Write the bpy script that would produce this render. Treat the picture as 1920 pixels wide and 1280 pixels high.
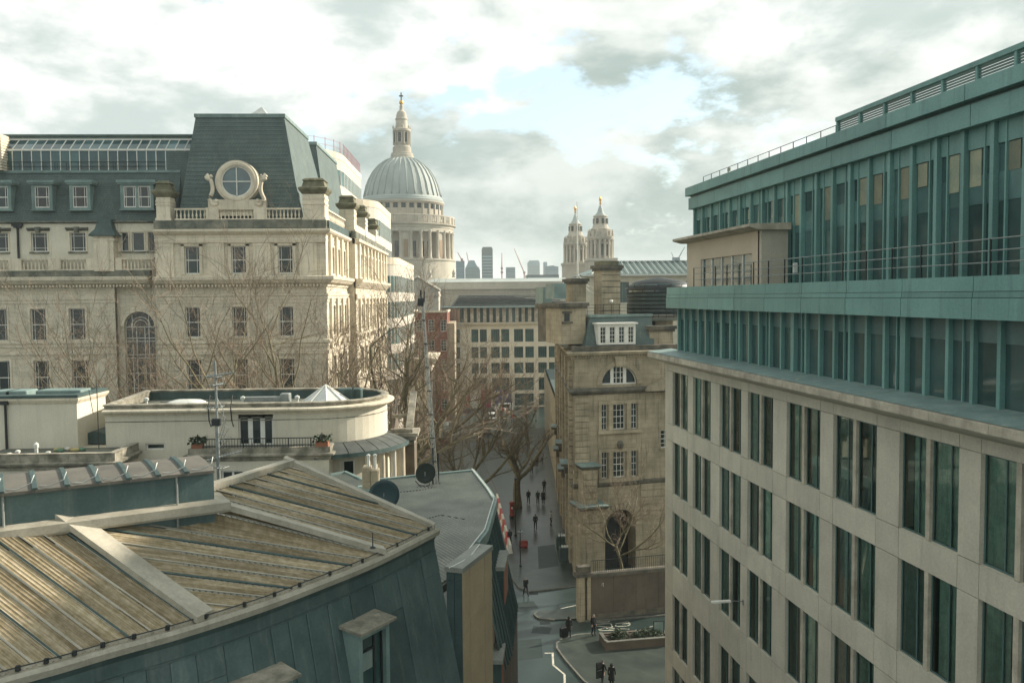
import bpy, math, random
from mathutils import Matrix, Vector
random.seed(7)
R_ = math.radians
S = bpy.context.scene
COL = S.collection
for o in list(bpy.data.objects): bpy.data.objects.remove(o)

# ------------------------------------------------------------------ camera
CAMZ = 28.0
cam_d = bpy.data.cameras.new('camera'); cam = bpy.data.objects.new('camera', cam_d); COL.objects.link(cam)
cam_d.sensor_width = 36.0; cam_d.lens = 30.0; cam_d.clip_start = 0.2; cam_d.clip_end = 6000
YAW, PITCH, ROLL = math.atan(70/1600), R_(3.0), R_(-0.5)
CR = Matrix.Rotation(-YAW, 3, 'Z') @ Matrix.Rotation(math.pi/2-PITCH, 3, 'X') @ Matrix.Rotation(ROLL, 3, 'Z')
cam.matrix_world = Matrix.Translation((0, 0, CAMZ)) @ CR.to_4x4()
S.camera = cam

# ------------------------------------------------------------------ sky and sun
SUN_AZ = R_(66)      # towards +X (right), measured from +Y
SUN_EL = R_(27)
SUN_DIR = Vector((math.sin(SUN_AZ)*math.cos(SUN_EL), math.cos(SUN_AZ)*math.cos(SUN_EL), math.sin(SUN_EL)))
sun_d = bpy.data.lights.new('sun', 'SUN'); sun_d.energy = 5.0; sun_d.angle = R_(1.2); sun_d.color = (1.0, 0.90, 0.76)
sun = bpy.data.objects.new('sun', sun_d); COL.objects.link(sun)
sun.rotation_euler = SUN_DIR.to_track_quat('Z', 'Y').to_euler()
W = bpy.data.worlds.new('World'); S.world = W; W.use_nodes = True
SKY = (3.72, 19.85, 17.2, 2.7)
def build_world():
    t = W.node_tree; t.nodes.clear(); N = t.nodes.new; L = t.links.new
    out = N('ShaderNodeOutputWorld'); mix = N('ShaderNodeMixShader')
    sky = N('ShaderNodeTexSky'); sky.sky_type = 'NISHITA'; sky.sun_disc = False
    sky.sun_elevation = SUN_EL; sky.sun_rotation = SUN_AZ; sky.air_density = 1.2; sky.dust_density = 1.0; sky.ozone_density = 1.0
    bg1 = N('ShaderNodeBackground'); bg1.inputs[1].default_value = 0.12
    tint = N('ShaderNodeMixRGB'); tint.blend_type = 'MIX'; tint.inputs[0].default_value = 0.35; tint.inputs[2].default_value = (5.2, 6.4, 6.4, 1)
    L(sky.outputs[0], tint.inputs[1]); L(tint.outputs[0], bg1.inputs[0])
    bg2 = N('ShaderNodeBackground'); bg2.inputs[1].default_value = 0.74
    tc = N('ShaderNodeTexCoord'); mp = N('ShaderNodeMapping'); mp.inputs['Scale'].default_value = (1, 1, 2.1)
    mp.inputs['Location'].default_value = SKY[:3]; mp.inputs['Rotation'].default_value = (0, 0, R_(4))
    L(tc.outputs['Generated'], mp.inputs[0])
    def noise(sc, det, rough, dist=0.0):
        n = N('ShaderNodeTexNoise'); n.inputs['Scale'].default_value = sc; n.inputs['Detail'].default_value = det
        n.inputs['Roughness'].default_value = rough; n.inputs['Distortion'].default_value = dist
        L(mp.outputs[0], n.inputs['Vector']); return n
    def ramp(src, a, b, ca=(0, 0, 0, 1), cb=(1, 1, 1, 1)):
        r = N('ShaderNodeValToRGB'); r.color_ramp.elements[0].position = a; r.color_ramp.elements[1].position = b
        r.color_ramp.elements[0].color = ca; r.color_ramp.elements[1].color = cb; r.color_ramp.interpolation = 'EASE'
        L(src, r.inputs[0]); return r
    n1 = noise(SKY[3], 10, 0.60, 0.0)
    cover = ramp(n1.outputs[0], 0.392, 0.442)
    n2 = noise(5.0, 9, 0.58, 0.15)
    shade = ramp(n2.outputs[0], 0.39, 0.60, (0.52, 0.60, 0.575, 1), (0.99, 0.99, 0.955, 1))
    n3 = noise(1.9, 6, 0.55)
    sh2 = ramp(n3.outputs[0], 0.36, 0.56, (0.55, 0.62, 0.60, 1), (1, 1, 1, 1))
    mul = N('ShaderNodeMixRGB'); mul.blend_type = 'MULTIPLY'; mul.inputs[0].default_value = 0.8
    L(shade.outputs[0], mul.inputs[1]); L(sh2.outputs[0], mul.inputs[2]); L(mul.outputs[0], bg2.inputs[0])
    L(cover.outputs[0], mix.inputs[0]); L(bg1.outputs[0], mix.inputs[1]); L(bg2.outputs[0], mix.inputs[2]); L(mix.outputs[0], out.inputs[0])
build_world()
S.view_settings.view_transform = 'Standard'; S.view_settings.look = 'None'; S.view_settings.gamma = 1.0
S.view_settings.exposure = 0.76; S.view_settings.use_curve_mapping = False
S.cycles.max_bounces = 6; S.cycles.diffuse_bounces = 3; S.cycles.glossy_bounces = 3; S.cycles.transparent_max_bounces = 6
S.cycles.use_denoising = True

# ------------------------------------------------------------------ measuring helpers (lines of sight from the survey photo)
def ray(px, py): return CR @ Vector(((px-960)/1600, (640-py)/1600, -1))
def atY(px, py, Y):
    d = ray(px, py); t = Y/d.y; return Vector((d.x*t, Y, CAMZ+d.z*t))
def atZ(px, py, z=0.0):
    d = ray(px, py); t = (z-CAMZ)/d.z; return Vector((d.x*t, d.y*t, z))
class Frame:
    """a vertical plane: origin on the ground, local x along the facade, local y into the building"""
    def __init__(s, o, ang): s.o = Vector((o[0], o[1], 0)); s.a = ang; s.e = Vector((math.cos(ang), math.sin(ang), 0)); s.n = Vector((-math.sin(ang), math.cos(ang), 0))
    def uz(s, px, py, v=0.0):
        d = ray(px, py); q = s.o + s.n*v; t = (q.dot(s.n))/(Vector((d.x, d.y, 0)).dot(s.n)); p = d*t
        return ((p-q).dot(s.e) if False else (Vector((p.x, p.y, 0))-s.o).dot(s.e), CAMZ+p.z)
    def u(s, px, py=600, v=0.0): return s.uz(px, py, v)[0]
    def z(s, px, py, v=0.0): return s.uz(px, py, v)[1]
    def w(s, u, v, z): return s.o + s.e*u + s.n*v + Vector((0, 0, z))

# ------------------------------------------------------------------ mesh helpers
class MB:
    def __init__(s): s.v = []; s.f = []; s.mi = []; s.m = 0; s.T = None
    def add(s, vs, fs):
        b = len(s.v)
        s.v += [tuple(s.T @ Vector(p)) for p in vs] if s.T is not None else [tuple(p) for p in vs]
        s.f += [tuple(i+b for i in f) for f in fs]; s.mi += [s.m]*len(fs); return s
    def box(s, x0, x1, y0, y1, z0, z1):
        return s.add([(x0,y0,z0),(x1,y0,z0),(x1,y1,z0),(x0,y1,z0),(x0,y0,z1),(x1,y0,z1),(x1,y1,z1),(x0,y1,z1)],
                     [(0,3,2,1),(4,5,6,7),(0,1,5,4),(1,2,6,5),(2,3,7,6),(3,0,4,7)])
    def cbox(s, x0, x1, y0, y1, z0, z1, c=0.02):
        """box with chamfered vertical and top edges"""
        p = [(x0+c,y0),(x1-c,y0),(x1,y0+c),(x1,y1-c),(x1-c,y1),(x0+c,y1),(x0,y1-c),(x0,y0+c)]
        q = [(x0+2*c,y0+c),(x1-2*c,y0+c),(x1-c,y0+2*c),(x1-c,y1-2*c),(x1-2*c,y1-c),(x0+2*c,y1-c),(x0+c,y1-2*c),(x0+c,y0+2*c)]
        return s.rings([[(a,b,z0) for a,b in p],[(a,b,z1-c) for a,b in p],[(a,b,z1) for a,b in q]], True)
    def rings(s, rs, caps=False, closed=True):
        n = len(rs[0]); vs = [p for r in rs for p in r]; fs = []
        for k in range(len(rs)-1):
            for i in range(n if closed else n-1):
                j = (i+1) % n; fs.append((k*n+i, k*n+j, (k+1)*n+j, (k+1)*n+i))
        if caps: fs.append(tuple(range(n-1,-1,-1))); fs.append(tuple(range((len(rs)-1)*n, len(rs)*n)))
        return s.add(vs, fs)
    def prism(s, poly, z0, z1):
        return s.rings([[(x,y,z0) for x,y in poly],[(x,y,z1) for x,y in poly]], True)
    def extr(s, poly, y0, y1):
        """polygon in xz, extruded along y"""
        n = len(poly); vs = [(x,y0,z) for x,z in poly]+[(x,y1,z) for x,z in poly]
        fs = [tuple(range(n)), tuple(range(2*n-1,n-1,-1))]+[(i,i+n,(i+1)%n+n,(i+1)%n) for i in range(n)]
        return s.add(vs, fs)
    def extx(s, poly, x0, x1):
        """polygon in yz, extruded along x"""
        n = len(poly); vs = [(x0,y,z) for y,z in poly]+[(x1,y,z) for y,z in poly]
        fs = [tuple(range(n-1,-1,-1)), tuple(range(n,2*n))]+[(i,(i+1)%n,(i+1)%n+n,i+n) for i in range(n)]
        return s.add(vs, fs)
    def tube(s, pts, r, n=6, caps=True):
        pts = [Vector(p) for p in pts]; rs = r if isinstance(r, (list, tuple)) else [r]*len(pts); out = []
        for i, p in enumerate(pts):
            d = (pts[min(i+1, len(pts)-1)]-pts[max(i-1, 0)])
            d = d.normalized() if d.length > 1e-9 else Vector((0,0,1))
            a = d.cross(Vector((0,0,1)) if abs(d.z) < 0.9 else Vector((1,0,0))).normalized(); b = d.cross(a)
            out.append([tuple(p+(a*math.cos(2*math.pi*k/n)+b*math.sin(2*math.pi*k/n))*rs[i]) for k in range(n)])
        return s.rings(out, caps)
    def bar(s, p, q, w=0.05): return s.tube([p, q], w*0.7071, 4)
    def lathe(s, prof, n=24, c=(0,0), a0=0, a1=2*math.pi):
        full = abs(a1-a0-2*math.pi) < 1e-6; m = n if full else n+1
        rs = [[(c[0]+r*math.cos(a0+(a1-a0)*k/n), c[1]+r*math.sin(a0+(a1-a0)*k/n), z) for k in range(m)] for r, z in prof]
        return s.rings(rs, False, full)
    def sweep(s, path, prof, closed=False, caps=True):
        """profile (out, z) swept along a plan path with mitres; out is to the right of travel"""
        n = len(path); P = [Vector(p[:2]) for p in path]; zs = [p[2] if len(p) > 2 else 0 for p in path]; rs = []
        for i in range(n):
            d0 = (P[i]-P[i-1]) if (i > 0 or closed) else None; d1 = (P[(i+1)%n]-P[i]) if (i < n-1 or closed) else None
            if d0 is None: d0 = d1
            if d1 is None: d1 = d0
            n0 = Vector((d0.y,-d0.x)).normalized(); n1 = Vector((d1.y,-d1.x)).normalized()
            m = n0+n1; m = m/max(m.dot(n0), 0.3)
            rs.append([(P[i].x+m.x*o, P[i].y+m.y*o, zs[i]+z) for o, z in prof])
        if closed: rs.append(rs[0])
        return s.rings(rs, caps and not closed)
    def wall(s, u0, u1, z0, z1, holes=(), depth=0.25, y=0.0):
        """front face at local y with rectangular holes and their reveals"""
        us = sorted({u0, u1, *[h[0] for h in holes], *[h[1] for h in holes]}); zs = sorted({z0, z1, *[h[2] for h in holes], *[h[3] for h in holes]})
        us = [a for a in us if u0 <= a <= u1]; zs = [a for a in zs if z0 <= a <= z1]
        for j in range(len(zs)-1):
            run = None
            for i in range(len(us)-1):
                cu, cz = (us[i]+us[i+1])/2, (zs[j]+zs[j+1])/2
                solid = not any(h[0] < cu < h[1] and h[2] < cz < h[3] for h in holes)
                if solid and run is None: run = us[i]
                if run is not None and (not solid or i == len(us)-2):
                    e = us[i+1] if solid else us[i]
                    s.add([(run,y,zs[j]),(e,y,zs[j]),(e,y,zs[j+1]),(run,y,zs[j+1])], [(0,1,2,3)]); run = None
        for a, b, c, d in holes:
            e = y+depth
            s.add([(a,y,c),(b,y,c),(b,y,d),(a,y,d),(a,e,c),(b,e,c),(b,e,d),(a,e,d)], [(0,4,5,1),(1,5,6,2),(2,6,7,3),(3,7,4,0)])
        return s
    def mesh(s, name, mats, smooth=False):
        me = bpy.data.meshes.new(name); me.from_pydata(s.v, [], s.f)
        for m in (mats if isinstance(mats, (list, tuple)) else [mats]): me.materials.append(m)
        if len(set(s.mi)) > 1: me.polygons.foreach_set('material_index', s.mi)
        if smooth: me.polygons.foreach_set('use_smooth', [True]*len(me.polygons))
        me.update(); return me
def link(name, data, parent=None, loc=None, rz=None):
    o = bpy.data.objects.new(name, data); COL.objects.link(o)
    if parent is not None: o.parent = parent
    if loc is not None: o.location = loc
    if rz is not None: o.rotation_euler = (0, 0, rz)
    return o
def obj(name, mb, mat, parent=None, loc=None, rz=None, smooth=False): return link(name, mb.mesh(name, mat, smooth) if isinstance(mb, MB) else mb, parent, loc, rz)
def tag(o, label, cat, group=None):
    o['label'] = label; o['category'] = cat
    if group: o['group'] = group
    return o
def kind(o, k): o['kind'] = k; return o
def empty(name, loc, label, cat, group=None, rz=0.0):
    o = link(name, None, None, loc, rz); o.empty_display_size = 0.5; return tag(o, label, cat, group)
def copy_tree(o, parent=None):
    c = o.copy(); COL.objects.link(c); c.parent = parent
    for ch in list(o.children): copy_tree(ch, c)
    return c

# ------------------------------------------------------------------ materials
def srgb(r, g, b): return tuple(((c/255)/12.92 if c/255 <= 0.04045 else ((c/255+0.055)/1.055)**2.4) for c in (r, g, b))
def mat(name, c1, c2=None, scale=1.2, rough=0.8, metal=0.0, streak=0.0, streak_c=None, bump=0.0, bscale=30, fine=0.12, spec=0.4, rnd=0.08, tr=None, course=None):
    """procedural surface: two colours blotched by noise, vertical weather streaks, fine grain, small change from piece to piece"""
    m = bpy.data.materials.new(name); m.use_nodes = True; t = m.node_tree; N = t.nodes.new; L = t.links.new
    b = t.nodes['Principled BSDF']; b.inputs['Roughness'].default_value = rough; b.inputs['Metallic'].default_value = metal
    b.inputs['Specular IOR Level'].default_value = spec
    c2 = c2 or tuple(x*0.75 for x in c1)
    geo = N('ShaderNodeNewGeometry'); pos = geo.outputs['Position']
    def noise(sc, det, vec=pos, ro=0.6):
        n = N('ShaderNodeTexNoise'); n.inputs['Scale'].default_value = sc; n.inputs['Detail'].default_value = det; n.inputs['Roughness'].default_value = ro
        L(vec, n.inputs['Vector']); return n.outputs[0]
    def ramp(src, a, z):
        r = N('ShaderNodeMapRange'); r.inputs[1].default_value = a; r.inputs[2].default_value = z; L(src, r.inputs[0]); return r.outputs[0]
    def mix(f, a, c, typ='MIX'):
        x = N('ShaderNodeMixRGB'); x.blend_type = typ
        if isinstance(f, float): x.inputs[0].default_value = f
        else: L(f, x.inputs[0])
        for k, q in ((1, a), (2, c)):
            if isinstance(q, tuple): x.inputs[k].default_value = (*q[:3], 1)
            else: L(q, x.inputs[k])
        return x.outputs[0]
    col = mix(ramp(noise(scale, 6), 0.35, 0.65), c1, c2)
    if streak > 0:
        mp = N('ShaderNodeMapping'); mp.inputs['Scale'].default_value = (2.2, 2.2, 0.16); L(pos, mp.inputs[0])
        f = ramp(noise(1.4, 7, mp.outputs[0], 0.7), 0.52, 0.72)
        mu = N('ShaderNodeMath'); mu.operation = 'MULTIPLY'; mu.inputs[1].default_value = streak; L(f, mu.inputs[0])
        col = mix(mu.outputs[0], col, streak_c or tuple(x*0.35 for x in c1))
    if fine > 0:
        g = ramp(noise(14, 5), 0.25, 0.75); v = N('ShaderNodeMapRange'); v.inputs[3].default_value = 1-fine; v.inputs[4].default_value = 1+fine; L(g, v.inputs[0])
        col = mix(1.0, col, v.outputs[0], 'MULTIPLY')
    if course:
        br = N('ShaderNodeTexBrick'); br.inputs['Color1'].default_value = (1, 1, 1, 1); br.inputs['Color2'].default_value = (0.86, 0.87, 0.86, 1); br.inputs['Mortar'].default_value = (0.62, 0.62, 0.62, 1)
        br.inputs['Scale'].default_value = 1.0; br.inputs['Mortar Size'].default_value = course[2]; br.inputs['Brick Width'].default_value = course[0]; br.inputs['Row Height'].default_value = course[1]
        sx = N('ShaderNodeSeparateXYZ'); L(pos, sx.inputs[0]); ad = N('ShaderNodeMath'); L(sx.outputs[0], ad.inputs[0]); L(sx.outputs[1], ad.inputs[1])
        cx = N('ShaderNodeCombineXYZ'); L(ad.outputs[0], cx.inputs[0]); L(sx.outputs[2], cx.inputs[1]); L(cx.outputs[0], br.inputs['Vector'])
        col = mix(1.0, col, br.outputs[0], 'MULTIPLY')
    if rnd > 0:
        oi = N('ShaderNodeObjectInfo'); v = N('ShaderNodeMapRange'); v.inputs[3].default_value = 1-rnd; v.inputs[4].default_value = 1+rnd; L(oi.outputs['Random'], v.inputs[0])
        col = mix(1.0, col, v.outputs[0], 'MULTIPLY')
    L(col, b.inputs['Base Color'])
    if bump > 0:
        bp = N('ShaderNodeBump'); bp.inputs['Strength'].default_value = bump; bp.inputs['Distance'].default_value = 0.02
        L(noise(bscale, 5), bp.inputs['Height']); L(bp.outputs[0], b.inputs['Normal'])
    if tr: b.inputs['Transmission Weight'].default_value = tr
    return m
M = {}  # slate, lead, zinc, asphalt: teal cast of viewing glass mixed into the colour
M['portland'] = mat('portland_stone', (0.72,0.645,0.50), (0.60,0.54,0.42), 0.35, 0.9, streak=0.45, streak_c=(0.19,0.18,0.145), bump=0.3, course=(1.3,0.42,0.010))
M['portland_plain'] = mat('portland_mouldings', (0.71,0.635,0.49), (0.56,0.50,0.385), 0.7, 0.9, streak=0.5, streak_c=(0.17,0.165,0.13), bump=0.3)
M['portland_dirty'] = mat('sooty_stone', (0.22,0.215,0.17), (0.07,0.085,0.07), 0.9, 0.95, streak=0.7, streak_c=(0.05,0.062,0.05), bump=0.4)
M['mossy'] = mat('mossy_stone', (0.22,0.20,0.13), (0.09,0.095,0.055), 1.4, 0.95, bump=0.5)
M['bath'] = mat('warm_stone', (0.45,0.385,0.27), (0.29,0.25,0.175), 0.5, 0.9, streak=0.85, streak_c=(0.11,0.105,0.072), bump=0.4, course=(1.1,0.5,0.014))
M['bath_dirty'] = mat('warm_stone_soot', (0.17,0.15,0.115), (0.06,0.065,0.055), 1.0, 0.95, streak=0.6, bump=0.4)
M['slate'] = mat('slate_roof', (0.110,0.152,0.143), (0.078,0.113,0.107), 0.6, 0.75, streak=0.4, streak_c=(0.20,0.22,0.18), bump=0.2, fine=0.2, course=(0.3,0.22,0.02))
M['lead'] = mat('lead_sheet', (0.19,0.265,0.245), (0.125,0.185,0.172), 0.9, 0.6, streak=0.5, streak_c=(0.33,0.36,0.33), bump=0.15)
M['lead_dark'] = mat('dark_lead', (0.055,0.092,0.085), (0.032,0.058,0.054), 0.9, 0.6, streak=0.3, streak_c=(0.15,0.18,0.17))
M['white'] = mat('white_paint', (0.74,0.73,0.66), (0.62,0.61,0.54), 2.0, 0.55, fine=0.05, rnd=0.04)
M['render'] = mat('cream_render', (0.64,0.595,0.475), (0.56,0.52,0.415), 0.5, 0.92, streak=0.25, streak_c=(0.27,0.25,0.20), bump=0.2)
M['coping'] = mat('stained_coping', (0.36,0.33,0.26), (0.13,0.125,0.095), 1.6, 0.95, streak=0.6, streak_c=(0.07,0.075,0.06), bump=0.4)
M['zinc'] = mat('zinc_cladding', (0.095,0.143,0.138), (0.058,0.094,0.092), 0.8, 0.5, metal=0.25, streak=0.5, streak_c=(0.19,0.22,0.20), bump=0.12, rnd=0.14)
M['zinc_flash'] = mat('weathered_flashing', (0.44,0.41,0.33), (0.30,0.28,0.22), 1.2, 0.7, metal=0.1, streak=0.3, bump=0.2)
M['flatroof'] = mat('grey_sheet_roof', (0.27,0.28,0.24), (0.20,0.21,0.185), 0.7, 0.8, bump=0.2, fine=0.2)
M['felt'] = mat('roof_felt', (0.16,0.165,0.13), (0.10,0.11,0.09), 0.8, 0.95, bump=0.3)
M['dark_metal'] = mat('dark_painted_metal', (0.02,0.026,0.026), (0.014,0.02,0.02), 2, 0.5)
M['grey_metal'] = mat('galvanised_metal', (0.30,0.32,0.30), (0.20,0.22,0.21), 3, 0.5, metal=0.4)
M['white_metal'] = mat('pale_metal', (0.62,0.63,0.58), (0.5,0.52,0.48), 3, 0.5)
M['teal_cast_metal'] = mat('teal_cast_cladding', (0.155,0.300,0.270), (0.12,0.245,0.222), 0.5, 0.45, metal=0.0, streak=0.8, streak_c=(0.08,0.165,0.155), rnd=0.1, bump=0.1, bscale=2)  # teal cast of a window reflection put into the cladding colour
M['teal_cast_dark'] = mat('dark_teal_cast_spandrel', (0.085,0.145,0.135), (0.06,0.11,0.104), 0.6, 0.35, rnd=0.15)  # dark panels carry the same reflected teal cast in their colour
M['limestone'] = mat('pale_limestone_panel', (0.52,0.48,0.38), (0.43,0.40,0.32), 0.8, 0.85, streak=0.4, streak_c=(0.28,0.265,0.205), bump=0.2, rnd=0.06)
M['limestone_edge'] = mat('limestone_ledge', (0.50,0.45,0.35), (0.30,0.27,0.21), 1.4, 0.85, streak=0.4, bump=0.2)
M['asphalt'] = mat('wet_asphalt', (0.034,0.054,0.050), (0.018,0.031,0.029), 0.22, 0.28, fine=0.2, rnd=0.0, bump=0.25, bscale=8, spec=0.5)
M['paving'] = mat('stone_paving', (0.062,0.074,0.064), (0.036,0.047,0.042), 0.5, 0.32, fine=0.2, bump=0.2, course=(0.9,0.6,0.02))
M['kerb'] = mat('granite_kerb', (0.15,0.15,0.125), (0.10,0.10,0.085), 2, 0.7)
M['paint_white'] = mat('road_paint', (0.55,0.53,0.43), (0.34,0.33,0.27), 3, 0.7)
M['brown_stone'] = mat('brown_facing_wall', (0.13,0.105,0.08), (0.09,0.075,0.06), 0.6, 0.8, streak=0.4, bump=0.2)
M['terracotta'] = mat('orange_brown_edge', (0.30,0.12,0.06), (0.22,0.09,0.05), 1.5, 0.7)
M['brick'] = mat('red_brick', (0.25,0.095,0.06), (0.17,0.065,0.045), 1.2, 0.9, course=(0.25,0.09,0.012), bump=0.2)
M['timber'] = mat('weathered_timber', (0.17,0.145,0.105), (0.10,0.085,0.06), 1.2, 0.9, streak=0.5, bump=0.4)
M['red'] = mat('red_plastic', (0.52,0.035,0.035), (0.42,0.03,0.03), 2, 0.5)
M['red_iron'] = mat('red_cast_iron', (0.26,0.035,0.028), (0.20,0.025,0.02), 2, 0.5)
M['pink'] = mat('magenta_hoarding', (0.38,0.05,0.12), (0.32,0.04,0.10), 2, 0.6)
M['navy'] = mat('blue_hoarding', (0.08,0.09,0.24), (0.06,0.07,0.19), 2, 0.6)
M['gold'] = mat('gilding', (0.75,0.42,0.08), (0.62,0.33,0.06), 2, 0.35, metal=0.7)
M['soil'] = mat('soil', (0.05,0.04,0.03), (0.03,0.025,0.02), 3, 1.0)
M['leaf'] = mat('evergreen_leaf', (0.035,0.06,0.025), (0.02,0.04,0.02), 3, 0.6)
M['bark'] = mat('plane_bark', (0.19,0.165,0.10), (0.10,0.09,0.05), 2.2, 0.95, bump=0.4, rnd=0.1)
M['twig'] = mat('winter_twigs', (0.25,0.195,0.14), (0.17,0.13,0.092), 0.8, 0.95, rnd=0.1)
M['grey_haze'] = mat('distant_glass', (0.20,0.31,0.35), (0.15,0.245,0.28), 0.05, 0.5)
def glass(name, c, rough=0.06, rnd=0.5, spec=0.5, c2=None, sc=0.5):
    return mat(name, c, c2 or tuple(x*0.55 for x in c), sc, rough, spec=spec, fine=0.0, rnd=rnd)
M['glass'] = glass('dark_window_glass', (0.024,0.040,0.038))
M['glass_teal_cast'] = glass('teal_cast_window_glass', (0.060,0.118,0.112), 0.05, 0.35)  # reflected teal cast put into the pane colour
M['glass_sky'] = glass('sloping_glass', (0.085,0.15,0.155), 0.08, 0.35, 0.8)
M['blind'] = mat('warm_blind', (0.30,0.29,0.19), (0.17,0.20,0.15), 1.0, 0.7, rnd=0.3)
M['plant_sheet'] = mat('brown_grey_sheet', (0.15,0.14,0.115), (0.095,0.092,0.078), 1.0, 0.85, streak=0.3, bump=0.2)
M['curtain'] = mat('drawn_curtain', (0.52,0.56,0.48), (0.33,0.37,0.32), 3.0, 0.9, rnd=0.3)

def clear_glass(name, tint, mixv=0.55):
    """thin window glass: part sharp mirror, part tinted see-through"""
    m = bpy.data.materials.new(name); m.use_nodes = True; t = m.node_tree; t.nodes.clear(); N = t.nodes.new; L = t.links.new
    o = N('ShaderNodeOutputMaterial'); mx = N('ShaderNodeMixShader'); tr = N('ShaderNodeBsdfTransparent'); gl = N('ShaderNodeBsdfGlossy'); fr = N('ShaderNodeFresnel')
    tr.inputs[0].default_value = (*tint, 1); gl.inputs['Roughness'].default_value = 0.03; gl.inputs[0].default_value = (0.82,0.95,0.92,1); fr.inputs[0].default_value = 1.6
    L(fr.outputs[0], mx.inputs[0]); L(tr.outputs[0], mx.inputs[1]); L(gl.outputs[0], mx.inputs[2]); L(mx.outputs[0], o.inputs[0]); return m
M['glass_clear'] = clear_glass('clear_teal_glass', (0.70,0.88,0.83))
M['glass_spandrel'] = glass('teal_cast_spandrel_glass', (0.10,0.195,0.183), 0.12, 0.15)  # spandrel glass colour includes the reflected teal cast
M['aged_lead'] = mat('aged_lead', (0.085,0.095,0.088), (0.05,0.058,0.054), 1.2, 0.7, streak=0.4, streak_c=(0.14,0.14,0.12), bump=0.2)
M['curtain_grey'] = mat('grey_curtain', (0.34,0.36,0.33), (0.22,0.24,0.22), 3.0, 0.9, rnd=0.3)
M['curtain_dark'] = mat('dark_curtain', (0.17,0.19,0.165), (0.10,0.12,0.105), 3.0, 0.9, rnd=0.4)
M['patch'] = mat('newer_tarmac', (0.030,0.045,0.042), (0.019,0.030,0.028), 0.8, 0.5, fine=0.25, rnd=0.0)
# ------------------------------------------------------------------ ground
def ground():
    kind(obj('ground', MB().add([(-4000,-300,0),(4000,-300,0),(4000,5000,0),(-4000,5000,0)], [(0,1,2,3)]), M['asphalt']), 'structure')
ground()
def pavement(name, pts, edges=None, h=0.12):
    """a raised pavement slab with kerb stones along the listed edges of its outline (each stone a piece)"""
    P = [atZ(*p) for p in pts]; poly = [(p.x, p.y) for p in P]
    a = sum(poly[i][0]*poly[(i+1)%len(poly)][1]-poly[(i+1)%len(poly)][0]*poly[i][1] for i in range(len(poly)))
    if a < 0: poly.reverse()
    o = kind(obj(name, MB().prism(poly, -0.05, h), M['paving']), 'structure')
    if edges:
        me = MB().cbox(0.006, 0.894, -0.075, 0.075, -0.02, h+0.012, 0.012).mesh('kerb_stone', M['kerb'])
        for i in edges:
            a, b = P[i], P[(i+1) % len(P)]; d = (b-a).length; n = max(1, round(d/0.9))
            for k in range(n):
                q = a+(b-a)*(k/n); c = link('kerb_stone', me, o, (q.x, q.y, 0), math.atan2(b.y-a.y, b.x-a.x)); c.scale.x = d/n/0.9
    return o

# ------------------------------------------------------------------ facade kit
CACHE = {}
def cached(key, fn):
    if key not in CACHE: CACHE[key] = fn()
    return CACHE[key]
def bars_mesh(w, h, style, m):
    """timber or metal window: frame and glazing bars; style gives bar positions (fractions) and rails"""
    mb = MB(); t = min(0.09, w*0.09); fx, fz, bt = style
    e = 0.005; mb.box(e,t,0,0.09,e,h-e).box(w-t,w-e,0,0.09,e,h-e).box(t,w-t,0.002,0.088,e,t*1.2).box(t,w-t,0.002,0.088,h-t,h-e)
    for f in fx: mb.box(w*f-bt/2, w*f+bt/2, 0.02, 0.07, t*1.2, h-t)
    for f, th in fz: mb.box(t, w-t, 0.012, 0.078, h*f-th/2, h*f+th/2)
    return mb.mesh('window', m)
SASH = ((0.2, 0.8), ((0.5, 0.09),), 0.045)
SASH_ATTIC = ((0.2, 0.8), ((0.2, 0.045), (0.82, 0.045)), 0.045)
GRID33 = ((0.333, 0.667), ((0.25, 0.045), (0.5, 0.07), (0.75, 0.045)), 0.045)
GRID22 = ((0.5,), ((0.25, 0.045), (0.5, 0.07), (0.75, 0.045)), 0.045)
PLAIN = ((), (), 0.04)
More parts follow.
